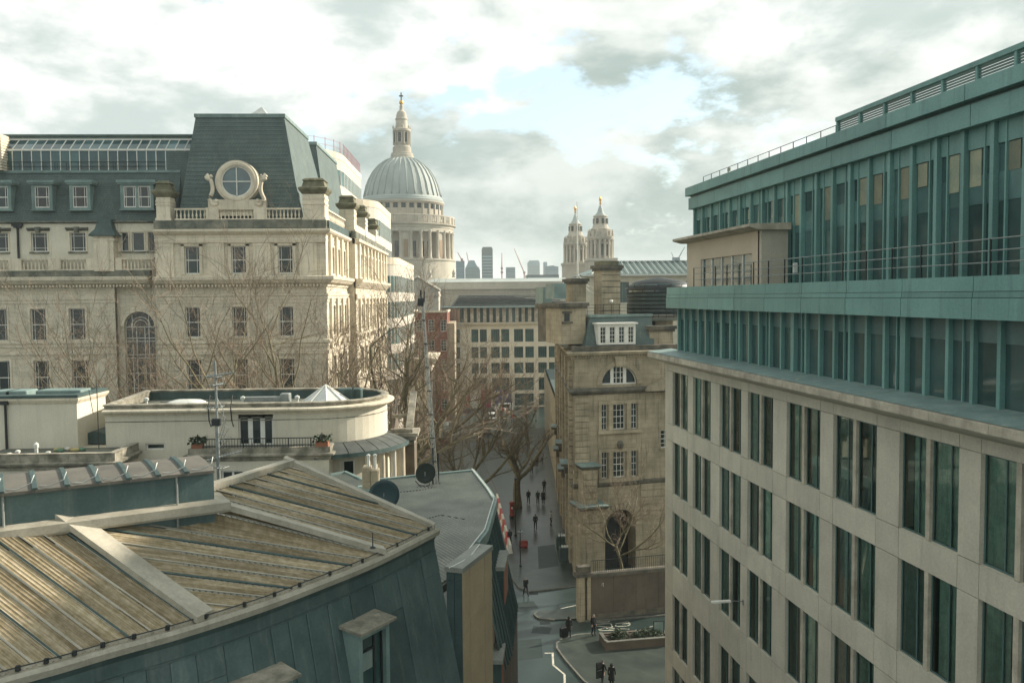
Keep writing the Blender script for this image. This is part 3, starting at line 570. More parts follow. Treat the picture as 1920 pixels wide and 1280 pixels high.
# ------------------------------------------------------------------ cream rendered building with a rounded end
def cream_building():
    Yf, Yb, r = 50.0, 58.0, 4.0
    xl, xc = atY(197, 780, Yf).x, -9.6
    zt = atY(400, 757, Yf).z; C = (xc, Yf+r)
    B = empty('cream_rounded_building', (xl, Yf, 0), 'cream rendered flat-roofed building with rounded end, balcony and pyramid skylight', 'building')
    F = Fac(B, (-xl, -Yf, 0))       # facade kit in world coordinates
    end = [(C[0]+r*math.sin(a), C[1]-r*math.cos(a)) for a in [math.pi*k/24 for k in range(25)]]
    path = [(xl, Yf)]+end+[(xl-0.6, Yb)]
    z = lambda py, px=400, Y=Yf: atY(px, py, Y).z
    x = lambda px, py=800, Y=Yf: atY(px, py, Y).x
    # front wall with openings, then the curved end
    hol = [(x(447), x(512), z(836), z(778)), (x(272), x(308), z(868), z(829))]
    obj('wall', F.mb().wall(xl, xc, z(842), zt-0.55, [hol[0], (hol[1][0], hol[1][1], z(842), hol[1][3])], 0.22, y=Yf), M['render'], B)
    obj('wall', F.mb().wall(xl, xc, 0, z(842), [], 0.2, y=Yf), M['render'], B)
    ew = MB(); ew.T = F.T; ew.rings([[(p[0], p[1], 0), (p[0], p[1], zt-0.55)] for p in end+[(xl-0.6, Yb), (xl, Yf)]], False, False); obj('wall', ew, M['render'], B, smooth=False)
    # cornice, parapet, coping
    obj('cornice', F.mb().sweep(path, [(-0.25,zt-0.62),(0.05,zt-0.62),(0.12,zt-0.5),(0.42,zt-0.42),(0.46,zt-0.36),(0.46,zt-0.28),(0.1,zt-0.22),(-0.25,zt-0.22)]), M['portland_plain'], B)
    obj('parapet', F.mb().sweep(path+[path[0]], [(-0.28,zt-0.55),(0.05,zt-0.55),(0.05,zt-0.06),(-0.28,zt-0.06)]), M['coping'], B)
    cm = F.mb()
    obj('coping', cm.sweep(path+[path[0]], [(-0.34,zt-0.06),(0.12,zt-0.06),(0.12,zt+0.02),(-0.1,zt+0.06),(-0.34,zt+0.02)]), M['coping'], B)
    obj('band', F.mb().sweep([(xl, Yf)]+end[:16], [(0.003,zt-1.0),(0.02,zt-1.0),(0.02,zt-0.95),(0.003,zt-0.95)]), M['coping'], B)
    obj('flat_roof', F.mb().prism([(xl+0.1,Yf+0.1)]+[(C[0]+(r-0.1)*math.sin(a), C[1]-(r-0.1)*math.cos(a)) for a in [math.pi*k/16 for k in range(17)]]+[(xl-0.4,Yb-0.1)], zt-0.9, zt-0.62), M['felt'], B)
    obj('lead_upstand', F.mb().sweep([(C[0]+(r-0.29)*math.sin(a), C[1]-(r-0.29)*math.cos(a)) for a in [math.pi*k/16 for k in range(17)]][4:]+[(xl-0.3,Yb-0.29)], [(-0.03,zt-0.62),(0.0,zt-0.62),(0.0,zt-0.1),(-0.03,zt-0.1)]), M['lead_dark'], B)
    # black parapet straps
    for px in (395, 437):
        q = x(px, 760); obj('strap', F.mb().tube([(q,Yf-0.05,zt-1.3),(q+0.03,Yf-0.47,zt-0.9),(q,Yf-0.5,zt-0.2),(q,Yf-0.1,zt+0.5),(q,Yf+0.4,zt+0.3)], 0.04, 5), M['dark_metal'], B)
    # french window
    u0, u1, a, b = hol[0]; u0 += 0.005; u1 -= 0.005; b -= 0.005; w = u1-u0
    fw = obj('french_window', F.mb().box(u0,u0+0.08,Yf+0.1,Yf+0.2,a,b).box(u1-0.08,u1,Yf+0.1,Yf+0.2,a,b).box(u0,u1,Yf+0.1,Yf+0.2,b-0.12,b).box(u0+w*0.31-0.09,u0+w*0.31+0.09,Yf+0.1,Yf+0.2,a,b).box(u0+w*0.71-0.09,u0+w*0.71+0.09,Yf+0.1,Yf+0.2,a,b).box(u0+w*0.31,u0+w*0.40,Yf+0.11,Yf+0.19,a,b).box(u0+w*0.62,u0+w*0.71,Yf+0.11,Yf+0.19,a,b).box(u0,u1,Yf+0.11,Yf+0.19,a,a+0.1), M['white'], B)
    for p, q in ((0.05,0.28),(0.40,0.62),(0.74,0.95)): obj('pane', F.mb().box(u0+w*p,u0+w*q,Yf+0.14,Yf+0.15,a,b-0.1), M['glass'], fw)
    F.window(hol[1][0], hol[1][1], z(842), hol[1][3], v=Yf+0.1, style=PLAIN)
    # lower storey: projecting base with balcony
    Y2 = Yf-1.3; z2 = z(839, 480, Y2); xa, xb = x(356, 850, Y2), x(617, 850, Y2)
    obj('lower_wall', F.mb().wall(xa, xb, 0, z2-0.3, [(x(415,890,Y2), x(457,890,Y2), z2-3.0, z(882,430,Y2))], 0.2, y=Y2).box(xa, xb, Y2+0.3, Yf+0.05, 0, z2-0.35), M['render'], B)
    F.window(x(415,890,Y2), x(457,890,Y2), z2-3.0, z(882,430,Y2), v=Y2+0.1, style=((0.5,),((0.72,0.06),),0.12))
    obj('balcony_ledge', F.mb().sweep([(xa,Yf),(xa,Y2),(xb,Y2),(xb,Yf)], [(-0.3,z2-0.75),(0.05,z2-0.75),(0.12,z2-0.55),(0.3,z2-0.45),(0.3,z2-0.36),(0.08,z2-0.3),(0.08,z2),(-0.3,z2)]), M['coping'], B)
    obj('balcony_floor', F.mb().box(xa+0.1, xb-0.1, Y2+0.2, Yf, z2-0.3, z2-0.05), M['felt'], B)
    ra, rb = x(371, 830, Y2), x(604, 830, Y2)
    rl = F.mb(); rl.box(ra, rb, Y2-0.02, Y2+0.03, z2+0.50, z2+0.55).box(ra, rb, Y2-0.01, Y2+0.02, z2+0.08, z2+0.11)
    n = 44
    for k in range(n+1): t = 0.012 if k % 8 else 0.03; q = ra+(rb-ra)*k/n; rl.box(q-t, q+t, Y2-t, Y2+t, z2, z2+0.52)
    obj('balcony_railing', rl, M['dark_metal'], B)
    for q in (ra, rb): obj('railing_post', F.mb().tube([(q,Y2,z2),(q,Y2,z2+0.7)], 0.05, 6).lathe([(0,z2+0.82),(0.06,z2+0.76),(0,z2+0.68)], 6, (q, Y2)), M['dark_metal'], B)
    for q0, q1 in ((xa+0.1, xa+0.7), (xb-0.75, xb-0.05)):   # planting boxes at the ends
        o = obj('planter_box', F.mb().box(q0, q1, Y2-0.05, Y2+0.4, z2, z2+0.3), M['terracotta'], B); rnd = random.Random(3); m = F.mb()
        for k in range(120):
            c = Vector((rnd.uniform(q0-0.1,q1+0.2), Y2+rnd.uniform(-0.25,0.5), z2+0.3+rnd.random()*0.35)); e = Vector((rnd.uniform(-1,1),rnd.uniform(-1,1),rnd.uniform(-1,1)))*0.09; f = Vector((rnd.uniform(-1,1),rnd.uniform(-1,1),rnd.uniform(-1,1)))*0.09
            m.add([c-e,c+f,c+e,c-f], [(0,1,2,3)])
        kind(obj('leaves', m, M['leaf'], o), 'stuff')
    # canopy of lead sheets round the end
    zc = atY(690, 852, Yf-1.2).z; rr = r+1.35
    angs = [R_(4)+R_(96)*k/9 for k in range(10)]
    for k in range(9):
        a0, a1 = angs[k]+0.006, angs[k+1]-0.006; m = F.mb(); pts = []
        for a in (a0, (a0+a1)/2, a1): pts.append([(C[0]+q*math.sin(a), C[1]-q*math.cos(a), zz) for q, zz in ((r+0.02,zc+0.5),(r+0.4,zc+0.40),(r+0.9,zc+0.22),(rr,zc),(rr,zc-0.08),(r+0.02,zc-0.08))])
        m.rings(pts, True); obj('canopy_sheet', m, M['aged_lead'], B)
    obj('canopy_fascia', F.mb().sweep([(C[0]+rr*math.sin(a), C[1]-rr*math.cos(a)) for a in [angs[0]+(angs[-1]-angs[0])*k/18 for k in range(19)]], [(0.0,zc-0.22),(0.06,zc-0.22),(0.06,zc+0.03),(0.0,zc+0.03)]), M['lead_dark'], B)
    lw = F.mb(); rl_ = r+0.25; arc = [(C[0]+rl_*math.sin(a), C[1]-rl_*math.cos(a)) for a in [R_(-10)+R_(120)*k/14 for k in range(15)]]
    lw.rings([[(p[0],p[1],0),(p[0],p[1],zc-0.05)] for p in arc], False, False); obj('lower_end_wall', lw, M['render'], B)
    for a in (2, 22):
        t = R_(a); o = F.T @ Vector((C[0]+(rl_+0.03)*math.sin(t), C[1]-(rl_+0.03)*math.cos(t), zc-2.3))
        m = link('window', cached(('win',0.9,1.75,PLAIN,'white_paint'), lambda: bars_mesh(0.9,1.75,PLAIN,M['white'])), B, o, t)
        link('pane', cached(('pane',0.9,1.75,'g'), lambda: MB().box(0.01,0.89,0.045,0.055,0.01,1.74).mesh('pane',M['glass'])), m)
    for a, q in ((40, 0.16), (52, 0.22), (66, 0.16), (78, 0.3)):
        t = R_(a); c = (C[0]+(rl_+0.75)*math.sin(t), C[1]-(rl_+0.75)*math.cos(t)); obj('column', F.mb().lathe([(q,0),(q,zc-0.25),(q*1.2,zc-0.2),(q*1.2,zc-0.05)], 10, c), M['white'] if a == 66 else M['portland_plain'], B, smooth=True)
    # roof things
    pc = atY(611, 740, 54.5); zr = zt-0.62; ap = zt+0.55
    sk = tag(obj('pyramid_skylight', MB().add([(1.45*math.cos(a),1.45*math.sin(a),0.15) for a in [math.pi/4*k+0.2 for k in range(8)]]+[(0,0,ap-zr)], [(k,(k+1)%8,8) for k in range(8)]), M['white_metal'], None, (pc.x, 54.5, zr)), 'white eight-sided pyramid skylight on the cream flat roof', 'skylight')
    m = MB()
    for k in range(8):
        a = math.pi/4*k+0.2; m.bar((1.47*math.cos(a),1.47*math.sin(a),0.17),(0,0,ap-zr+0.03),0.06)
    obj('glazing_bars', m, M['white'], sk); obj('kerb', MB().lathe([(1.5,0),(1.5,0.16),(1.35,0.16)], 8), M['lead_dark'], sk)
    pc = atY(346, 742, 54); sl = tag(obj('dome_skylight', MB().rings([[(1.1*q*math.copysign(min(1,abs(math.cos(a))*1.35),math.cos(a)), 1.0*q*math.copysign(min(1,abs(math.sin(a))*1.35),math.sin(a)), zz) for a in [math.pi/8*k for k in range(16)]] for q, zz in ((1,0.12),(0.97,0.22),(0.75,0.36),(0.4,0.43),(0.05,0.45))], True), M['white_metal'], None, (pc.x, 54, zr), smooth=True), 'low white domed rooflight on the cream flat roof', 'skylight')
    obj('kerb', MB().box(-1.15,1.15,-1.05,1.05,0,0.13), M['white'], sl)
    for px in (274, 557, 455):
        pc = atY(px, 735, 55); tag(obj('roof_vent', MB().lathe([(0.09,0),(0.09,0.3),(0.16,0.3),(0.16,0.44),(0.02,0.5)], 8), M['white_metal'], None, (pc.x, 55, zr)), {274:'small white vent at the left end of the cream flat roof',557:'small white vent just left of the pyramid skylight',455:'small white vent beside the aerial on the cream flat roof'}[px], 'vent', 'small vents on the cream roof')
    dz = zr+0.02
    for i, (p, q, lb) in enumerate((((300, 56.4), (520, 56.8), 'grey cable run along the back of the cream flat roof'), ((455, 52.2), (600, 53.2), 'grey cable run crossing the cream flat roof before the skylight'))):
        a_, b_ = atY(p[0], 740, p[1]), atY(q[0], 740, q[1]); tag(obj('roof_cable', MB().tube([(a_.x+(b_.x-a_.x)*k/8, a_.y+(b_.y-a_.y)*k/8+0.12*math.sin(k*1.9), dz) for k in range(9)], 0.03, 5), M['lead_dark']), lb, 'cable')
    dc = atY(500, 738, 55.2); du = empty('roof_duct', (dc.x, 55.2, zr), 'low galvanised duct with square cowl on the cream flat roof', 'duct'); obj('duct', MB().cbox(-1.4,1.2,-0.25,0.25,0.08,0.42,0.03), M['grey_metal'], du); obj('cowl', MB().cbox(0.9,1.5,-0.35,0.35,0.05,0.62,0.05), M['grey_metal'], du)
    for q_ in (-1.0, 0.0): obj('foot', MB().box(q_-0.06,q_+0.06,-0.3,0.3,0,0.08), M['dark_metal'], du)
    tk = atY(657, 735, 55.5); tag(obj('roof_tank', MB().cbox(-0.75,0.75,-0.5,0.5,0,0.85,0.06).box(0.2,0.3,-0.6,-0.5,0.1,1.0), M['lead_dark'], None, (tk.x, 55.5, zr)), 'dark metal tank beside the pyramid skylight', 'tank')
    # stepped stone flank beside the rounded end
    G = empty('stepped_flank_wall', (C[0]+r+0.2, C[1]+1, 0), 'weathered stepped parapet wall with open frames beside the rounded end', 'wall')
    fg = Fac(G); zt1 = atY(738, 770, 55).z; zt2 = atY(750, 815, 54).z
    obj('lower_step', fg.mb().box(0.0, 1.5, -1.0, 1.2, 0, zt2-0.6), M['timber'], G)
    for k in range(3): obj('ledge', fg.mb().box(-0.02, 1.5+0.12*k, -1.06-0.06*k, 1.2, zt2-0.6+0.25*k-0.0, zt2-0.6+0.25*k+0.22), M['coping'], G)
    for (za, zb, ya, yb) in ((zt2+0.15, zt2+0.15, -0.9, -0.7), (zt2+0.85, zt2+0.85, 0.6, 0.8)):
        obj('cross_beam', fg.mb().box(0.0, 1.35, ya, yb, za, za+0.22), M['coping'], G)
    obj('raking_beam', fg.mb().extx([(-1.0,zt2+0.1),(-1.0,zt2+0.34),(3.4,zt1+0.9),(3.4,zt1+0.6)], 0.95, 1.4), M['coping'], G)
    obj('back_panel', fg.mb().extx([(-0.6,zt2-0.2),(-0.6,zt2+0.1),(3.0,zt1+0.5),(3.0,zt2-0.2)], 0.0, 0.12), M['brown_stone'], G)
    # neighbour block on the left
    Yn = 50.0; X0, X1 = x(-60), x(145.5); zt = atY(60, 741, Yn).z
    N = empty('cream_roof_block', (X1, Yn, 0), 'plain cream rendered block with black drainpipe and sunlit side wall', 'building')
    f = Fac(N, (-X1, -Yn, 0)); zb = atY(60, 833, Yn).z
    P = [(X0, Yn), (X1, Yn), (X1+0.05, Yn+3.7), (X0, Yn+3.7)]
    obj('wall', f.mb().prism(P, zb-3, zt-0.2), M['render'], N)
    obj('cornice', f.mb().sweep(P, [(-0.1,zt-0.5),(0.03,zt-0.5),(0.16,zt-0.3),(0.18,zt-0.18),(-0.1,zt-0.16)], closed=True), M['portland_plain'], N)
    obj('parapet', f.mb().sweep(P, [(-0.3,zt-0.16),(0.12,zt-0.16),(0.12,zt),(-0.3,zt+0.03)], closed=True), M['lead_dark'], N)
    obj('flat_roof', f.mb().box(X0, X1-0.2, Yn+0.2, Yn+3.5, zt-0.3, zt-0.14), M['felt'], N)
    for px, w in ((12, 0.5), (40, 0.6), (118, 1.3)):
        c = atY(px, 733, Yn+1.6).x; obj('roof_hatch', f.mb().cbox(c-w, c+w, Yn+1.0, Yn+2.4, zt-0.15, zt+0.16, 0.04), M['lead'], N)
    q = x(13); obj('drainpipe', f.mb().tube([(q,Yn-0.1,zb-3),(q,Yn-0.1,zt-0.3)], 0.07, 8).box(q-0.2,q+0.2,Yn-0.28,Yn-0.01,zt-0.5,zt-0.28), M['dark_metal'], N)
    # terrace in front of it
    Yt = 46.5; zt2 = atY(100, 850, Yt).z; T = empty('roof_terrace', (x(-60,850,Yt), Yt, 0), 'roof terrace with weathered moulded parapet in front of the cream block', 'terrace')
    X0, X1 = atY(-60,850,Yt).x, atY(214,850,Yt).x; f = Fac(T, (-X0, -Yt, 0)); P = [(X0,Yt),(X1,Yt),(X1,Yn+0.0),(X0,Yn+0.0)]
    obj('wall', f.mb().prism([(X0,Yt+0.05),(X1-0.05,Yt+0.05),(X1-0.05,Yn+6),(X0,Yn+6)], 0, zt2-0.35), M['render'], T)
    obj('parapet', f.mb().sweep([(X0,Yt),(X1,Yt),(X1,Yn-0.3)], [(-0.3,zt2-0.9),(0.02,zt2-0.9),(0.05,zt2-0.75),(0.25,zt2-0.6),(0.28,zt2-0.5),(0.06,zt2-0.45),(0.06,zt2-0.05),(0.1,zt2),(-0.3,zt2)]), M['coping'], T)
    obj('deck', f.mb().box(X0, X1-0.35, Yt+0.3, Yn, zt2-0.36, zt2-0.3), M['felt'], T)
    zd = zt2-0.3
    for px, hh in ((33, 0.35), (68, 0.75), (90, 0.25), (17, 0.2)):
        c = atY(px, 838, 47.6); tag(obj('roof_vent', MB().lathe([(0.1,0),(0.1,hh*0.6),(0.14,hh*0.62),(0.14,hh*0.85),(0.03,hh)], 8), M['white_metal'], None, (c.x, 47.6, zd)), {33:'low white vent on the roof terrace, second from the left',68:'tallest white vent pipe standing on the roof terrace',90:'low white vent right of the tallest vent on the roof terrace',17:'lowest white vent at the left of the roof terrace'}[px], 'vent', 'vents on the roof terrace')
    c = atY(128, 826, 48.8); tc = empty('heap_of_sacks', (c.x, 48.9, zd), 'small heap of yellow, green and white sacks on the roof terrace', 'sacks')
    rn = random.Random(5); cm = [mat('sack_%s' % k, q) for k, q in (('yellow',(0.42,0.36,0.16)),('green',(0.12,0.22,0.14)),('white',(0.5,0.5,0.45)),('tan',(0.4,0.28,0.16)))]
    for k in range(6): obj('sack', MB().rings([[(0.24*q*math.cos(a)*(1+0.3*rn.random()), 0.18*q*math.sin(a), zz*0.7) for a in [math.pi/5*i for i in range(10)]] for q, zz in ((0.6,0),(1,0.08),(0.9,0.2),(0.3,0.28))], True), cm[k % 4], tc, (-0.7+k*0.27, rn.uniform(-0.2,0.2), 0.0), rn.uniform(0,3), smooth=True)
    c = atY(185, 822, 51.0); ar = tag(obj('lead_rooflet', MB().rings([[(0.9*math.cos(a)*1.0, y, 0.75*math.sin(a)) for a in [math.pi*k/10 for k in range(11)]] for y in (-1.0, 1.2)], True, False), M['lead_dark'], None, (c.x-0.3, 52.2, zd)), 'small curved lead rooflet in the gap between the cream buildings', 'roof')
    c = x(184, 800, 49.5); tag(obj('aerial_pole', MB().tube([(0,0,0),(0,0,3.8)], 0.025, 5).tube([(-0.25,0,2.0),(-0.45,0,3.4)], 0.02, 4), M['dark_metal'], None, (c, 49.5, zd)), 'thin black pole at the corner of the roof terrace', 'pole')
cream_building()

# ------------------------------------------------------------------ zinc-clad building in the foreground, fan-shaped sheet roof
def catmull(P, n):
    out = []
    for i in range(len(P)-1):
        p0, p1, p2, p3 = P[max(i-1,0)], P[i], P[i+1], P[min(i+2,len(P)-1)]
        for k in range(n):
            t = k/n; out.append(0.5*((2*p1)+(p2-p0)*t+(2*p0-5*p1+4*p2-p3)*t*t+(3*p1-p0-3*p2+p3)*t**3))
    out.append(P[-1]); return out
def along(P, t):
    """point at fraction t of the polyline"""
    f = t*(len(P)-1); i = min(int(f), len(P)-2); return P[i].lerp(P[i+1], f-i)
def sheet_material():
    m = bpy.data.materials.new('mossy_roof_sheet'); m.use_nodes = True; t = m.node_tree; N = t.nodes.new; L = t.links.new; b = t.nodes['Principled BSDF']
    b.inputs['Roughness'].default_value = 0.85
    uv = N('ShaderNodeUVMap'); oi = N('ShaderNodeObjectInfo')
    def nz(sx, sy, det):
        mp = N('ShaderNodeMapping'); mp.inputs['Scale'].default_value = (sx, sy, 1); L(uv.outputs[0], mp.inputs[0]); n = N('ShaderNodeTexNoise'); n.inputs['Scale'].default_value = 1; n.inputs['Detail'].default_value = det; n.inputs['Roughness'].default_value = 0.65; L(mp.outputs[0], n.inputs['Vector']); return n.outputs[0]
    def rp(s, a, z, c0, c1):
        r = N('ShaderNodeValToRGB'); r.color_ramp.elements[0].position = a; r.color_ramp.elements[1].position = z; r.color_ramp.elements[0].color = (*c0,1); r.color_ramp.elements[1].color = (*c1,1); L(s, r.inputs[0]); return r.outputs[0]
    def mx(f, a, c, ty='MIX'):
        x = N('ShaderNodeMixRGB'); x.blend_type = ty
        if isinstance(f, float): x.inputs[0].default_value = f
        else: L(f, x.inputs[0])
        L(a, x.inputs[1]); L(c, x.inputs[2]); return x.outputs[0]
    long_ = rp(nz(2.4, 0.30, 7), 0.36, 0.66, (0.255,0.205,0.125), (0.57,0.49,0.36))
    fine = rp(nz(34, 0.6, 6), 0.38, 0.6, (0.46,0.42,0.32), (1.0,1.0,1.0))
    moss = rp(nz(7, 6, 8), 0.42, 0.62, (0.62,0.60,0.48), (1.0,1.0,1.0))
    sh = N('ShaderNodeMapRange'); sh.inputs[3].default_value = 0.80; sh.inputs[4].default_value = 1.14; L(oi.outputs['Random'], sh.inputs[0])
    L(mx(1.0, mx(0.8, mx(0.75, long_, fine, 'MULTIPLY'), moss, 'MULTIPLY'), sh.outputs[0], 'MULTIPLY'), b.inputs['Base Color'])
    bp = N('ShaderNodeBump'); bp.inputs['Strength'].default_value = 0.25; bp.inputs['Distance'].default_value = 0.02; L(nz(40, 30, 5), bp.inputs['Height']); L(bp.outputs[0], b.inputs['Normal'])
    return m
def zinc_building():
    ZE, ZR = 21.0, 23.0
    E = catmull([atZ(*p, ZE) for p in ((-190,1330),(-90,1299),(0,1271),(105,1243),(212,1212),(337,1178),(480,1133),(580,1096),(700,1048),(815,991))], 6)
    Rg = catmull([atZ(*p, ZR) for p in ((-330,1055),(-190,1018),(-100,1000),(-10,984),(95,965),(215,951),(345,934),(405,914),(480,891),(546,870))], 6)
    n = len(E)
    B = empty('zinc_clad_building', (-5, 20, 0), 'zinc-clad building with mossy fan-shaped sheet roof in the foreground', 'building')
    F = Fac(B, (5, -20, 0)); sm = sheet_material(); NT = 40
    te = lambda t: along(E, t)
    up = Vector((0, 0, 1))
    near = lambda P, q: min(range(len(P)), key=lambda i: (P[i].xy-q.xy).length)
    R1, R2 = atZ(112, 965, ZR), atZ(352, 934, ZR); e1, e2 = near(E, atZ(378, 1168, ZE)), near(E, atZ(722, 1040, ZE)); r1, r2 = near(Rg, R1), near(Rg, R2)
    d1 = (E[e1].xy-R1.xy).normalized(); d2 = (E[e2].xy-R2.xy).normalized()
    def sector(poly, d, w=0.40):
        """parallel straight roof sheets across one sector of the fan, each sheet a piece with low corrugations"""
        nrm = Vector((-d.y, d.x)); vals = [p.xy.dot(nrm) for p in poly]; lo, hi = min(vals), max(vals); n = int((hi-lo)/w)+1
        def cut(c):
            ts = []
            for a, b in zip(poly, poly[1:]+poly[:1]):
                fa, fb = a.xy.dot(nrm)-c, b.xy.dot(nrm)-c
                if (fa < 0) != (fb < 0): q = a+(b-a)*(fa/(fa-fb)); ts.append((q.xy.dot(d), q.z))
            return (min(ts), max(ts)) if len(ts) > 1 else None
        for k in range(n):
            nu, nv = 14, 4; cols = []
            for i in range(nu+1):
                c = lo+w*(k+i/nu); c = min(max(c, lo+0.004), hi-0.004); cols.append((c, cut(c)))
            cols = [q for q in cols if q[1] and q[1][1][0]-q[1][0][0] > 0.05]
            if len(cols) < 3: continue
            vs, fs, uvs = [], [], []; m_ = len(cols)
            for i, (c, (a, b)) in enumerate(cols):
                hgt = 0.022 if i % 3 == 1 else 0.0
                if i == 0: hgt = 0.05
                for j in range(nv+1):
                    f = j/nv; q = nrm*c+d*(a[0]+(b[0]-a[0])*f); vs.append((q.x+5, q.y-20, a[1]+(b[1]-a[1])*f+hgt)); uvs.append((c, a[0]+(b[0]-a[0])*f))
            for i in range(m_-1):
                for j in range(nv): a = i*(nv+1)+j; fs.append((a, a+nv+1, a+nv+2, a+1))
            me = bpy.data.meshes.new('roof_sheet'); me.from_pydata(vs, [], fs); me.materials.append(sm); ul = me.uv_layers.new(name='UVMap')
            for l in me.loops: ul.data[l.index].uv = uvs[l.vertex_index]
            link('roof_sheet', me, B)
            c, (a, b) = cols[0]; p, q = nrm*c+d*a[0], nrm*c+d*b[0]
            obj('seam', F.mb().tube([(p.x, p.y, a[1]+0.05), (q.x, q.y, b[1]+0.05)], 0.018 if k % 3 else 0.028, 4), M['zinc_flash'] if k % 3 else M['lead_dark'], B)
    lift = [p+up*0.03 for p in E]
    sector(lift[:e1+1]+[R1]+Rg[:r1][::-1], d1); sector(lift[e1:e2+1]+[R2]+Rg[r1+1:r2][::-1]+[R1], d2); sector(lift[e2:]+Rg[r2+1:][::-1]+[R2], d2)
    # broad flashings running up the slope, with a shadow gap on their lower side
    def strip(e, r, w, name='flashing'):
        te_ = min(range(n), key=lambda i: (E[i]-atZ(*e, ZE)).length); a, b = E[te_], atZ(*r, ZR); d = (b-a).normalized(); s = d.cross(up).normalized()*w/2
        m = F.mb(); q = [a-s, a+s, b+s, b-s]; m.add([p+up*0.02 for p in q]+[p+up*0.17 for p in q], [(0,1,5,4),(1,2,6,5),(2,3,7,6),(3,0,4,7),(4,5,6,7)]); return obj(name, m, M['zinc_flash'], B)
    strip((378,1168), (112,965), 0.52); strip((722,1040), (352,934), 0.42)
    a, b = E[-1], Rg[-1]; d = (b-a).normalized(); s = Vector((d.y,-d.x,0))
    obj('verge_capping', F.mb().add([p+up*h for h in (-0.1, 0.16) for p in (a-s*0.18, a+s*0.16, b+d*0.2+s*0.16, b+d*0.2-s*0.18)], [(0,1,5,4),(1,2,6,5),(2,3,7,6),(3,0,4,7),(4,5,6,7)]), M['zinc_flash'], B)
    rp_ = [Rg[i] for i in range(36, n)]
    obj('ridge_capping', F.mb().sweep([(p.x,p.y,ZR) for p in rp_], [(-0.16,-0.35),(0.14,-0.02),(0.14,0.15),(-0.16,0.15)]), M['zinc_flash'], B)
    # eaves: pale gutter edge, cable clips, dark fascia
    EP = [(p.x, p.y, ZE) for p in E]
    obj('eaves_gutter', F.mb().sweep(EP, [(-0.20,-0.02),(-0.20,0.06),(-0.03,0.09),(0.0,0.02),(0.10,0.02),(0.16,0.06),(0.20,-0.02),(0.16,-0.16),(0.0,-0.20)]), M['zinc_flash'], B)
    obj('cable', F.mb().tube([Vector(p)+up*0.12 for p in EP], 0.014, 4), M['dark_metal'], B)
    for k in range(2, n, 3): p = E[k]; obj('cable_clip', F.mb().box(p.x-0.035,p.x+0.035,p.y-0.035,p.y+0.035,ZE+0.05,ZE+0.15), M['dark_metal'], B)
    obj('fascia', F.mb().sweep(EP, [(-0.3,-0.2),(0.06,-0.2),(-0.02,-0.34),(0.0,-0.62),(0.04,-0.62),(0.04,-0.66),(-0.3,-0.66)]), M['zinc'], B)
    # leaning zinc wall: each panel a sheet with a raised seam
    zw = ZE-0.66
    def wp(t, dz):
        p = te(t); q = te(min(1, t+0.01))-te(max(0, t-0.01)); o = Vector((q.y, -q.x, 0)).normalized(); return p+o*(0.0+0.2*dz)+up*(-0.66-dz), o
    L = sum((E[i+1]-E[i]).length for i in range(n-1)); NP = int(L/0.52); rn = random.Random(4)
    for k in range(NP):
        t0, t1 = k/NP, (k+1)/NP; cuts = [0, rn.choice((0.62, 0.95, 2.0, 2.6)), rn.uniform(3.2, 4.6), 8.5]
        if rn.random() < 0.3: cuts.pop(1)
        for c0, c1 in zip(cuts, cuts[1:]):
            m = F.mb(); A = [wp(t, z)[0]+wp(t, z)[1]*q for t, z, q in ((t0,c0+0.01,0.02),(t1,c0+0.01,0.02),(t1,c1-0.01,0.035),(t0,c1-0.01,0.035))]
            o = wp(t0, 1)[1]; m.add(A+[p-o*0.06 for p in A], [(3,2,1,0),(0,1,5,4),(1,2,6,5),(2,3,7,6),(3,0,4,7)])
            s = [wp(t0+0.0006, z)[0]+wp(t0, z)[1]*0.03 for z in (c0+0.01, c1-0.01)]; m.bar(s[0], s[1], 0.045); obj('zinc_panel', m, M['zinc'], B)
    # windows with zinc surrounds and hoods
    for px, wd, hz in ((466, 1.2, 0.95), (660, 1.15, 0.75), (215, 1.2, 1.0)):
        i = min(range(n), key=lambda i: abs((E[i]-atZ(px, 1500-0.5*px if False else 1130, ZE)).x)); tt = min(range(n*10), key=lambda j: abs(proj_x(te(j/(n*10)))-px))/(n*10)
        p, o = wp(tt, hz); ang = math.atan2(o.x, -o.y); d = Vector((math.cos(ang), math.sin(ang), 0))
        Wn = link('window', None, B); Wn.location = p+Vector((5,-20,0)); Wn.rotation_euler = (0,0,ang)
        w = wd/2+0.02; ht = 2.8
        obj('surround', MB().box(-w,-w+0.14,-0.56,0.7,-ht,0).box(w-0.14,w,-0.56,0.7,-ht,0).box(-w+0.14,w-0.14,-0.56,0.7,-0.18,0).box(-w,w,-0.54,0.7,-ht-0.15,-ht), M['lead'], Wn)
        obj('hood', MB().add([(-w-0.1,-0.74,0.0),(w+0.1,-0.74,0.0),(w+0.1,0.3,0.10),(-w-0.1,0.3,0.10),(-w-0.1,-0.74,0.07),(w+0.1,-0.74,0.07),(w+0.1,0.3,0.18),(-w-0.1,0.3,0.18)], [(0,3,2,1),(4,5,6,7),(0,1,5,4),(1,2,6,5),(2,3,7,6),(3,0,4,7)]), M['coping'], Wn)
        obj('frame', MB().box(-w+0.14,-w+0.20,-0.44,-0.36,-ht,-0.18).box(w-0.20,w-0.14,-0.44,-0.36,-ht,-0.18).box(0.10,0.16,-0.43,-0.37,-ht,-0.18).box(-w+0.2,0.10,-0.43,-0.37,-0.62,-0.56).box(-w+0.2,w-0.2,-0.43,-0.37,-0.25,-0.18), M['dark_metal'], Wn)
        obj('pane', MB().box(-w+0.14,w-0.14,-0.40,-0.39,-ht,-0.18), M['glass_teal_cast'], Wn)
        obj('blind', MB().box(-w+0.24,0.08,-0.415,-0.405,-1.1,-0.62), M['lead'], Wn)
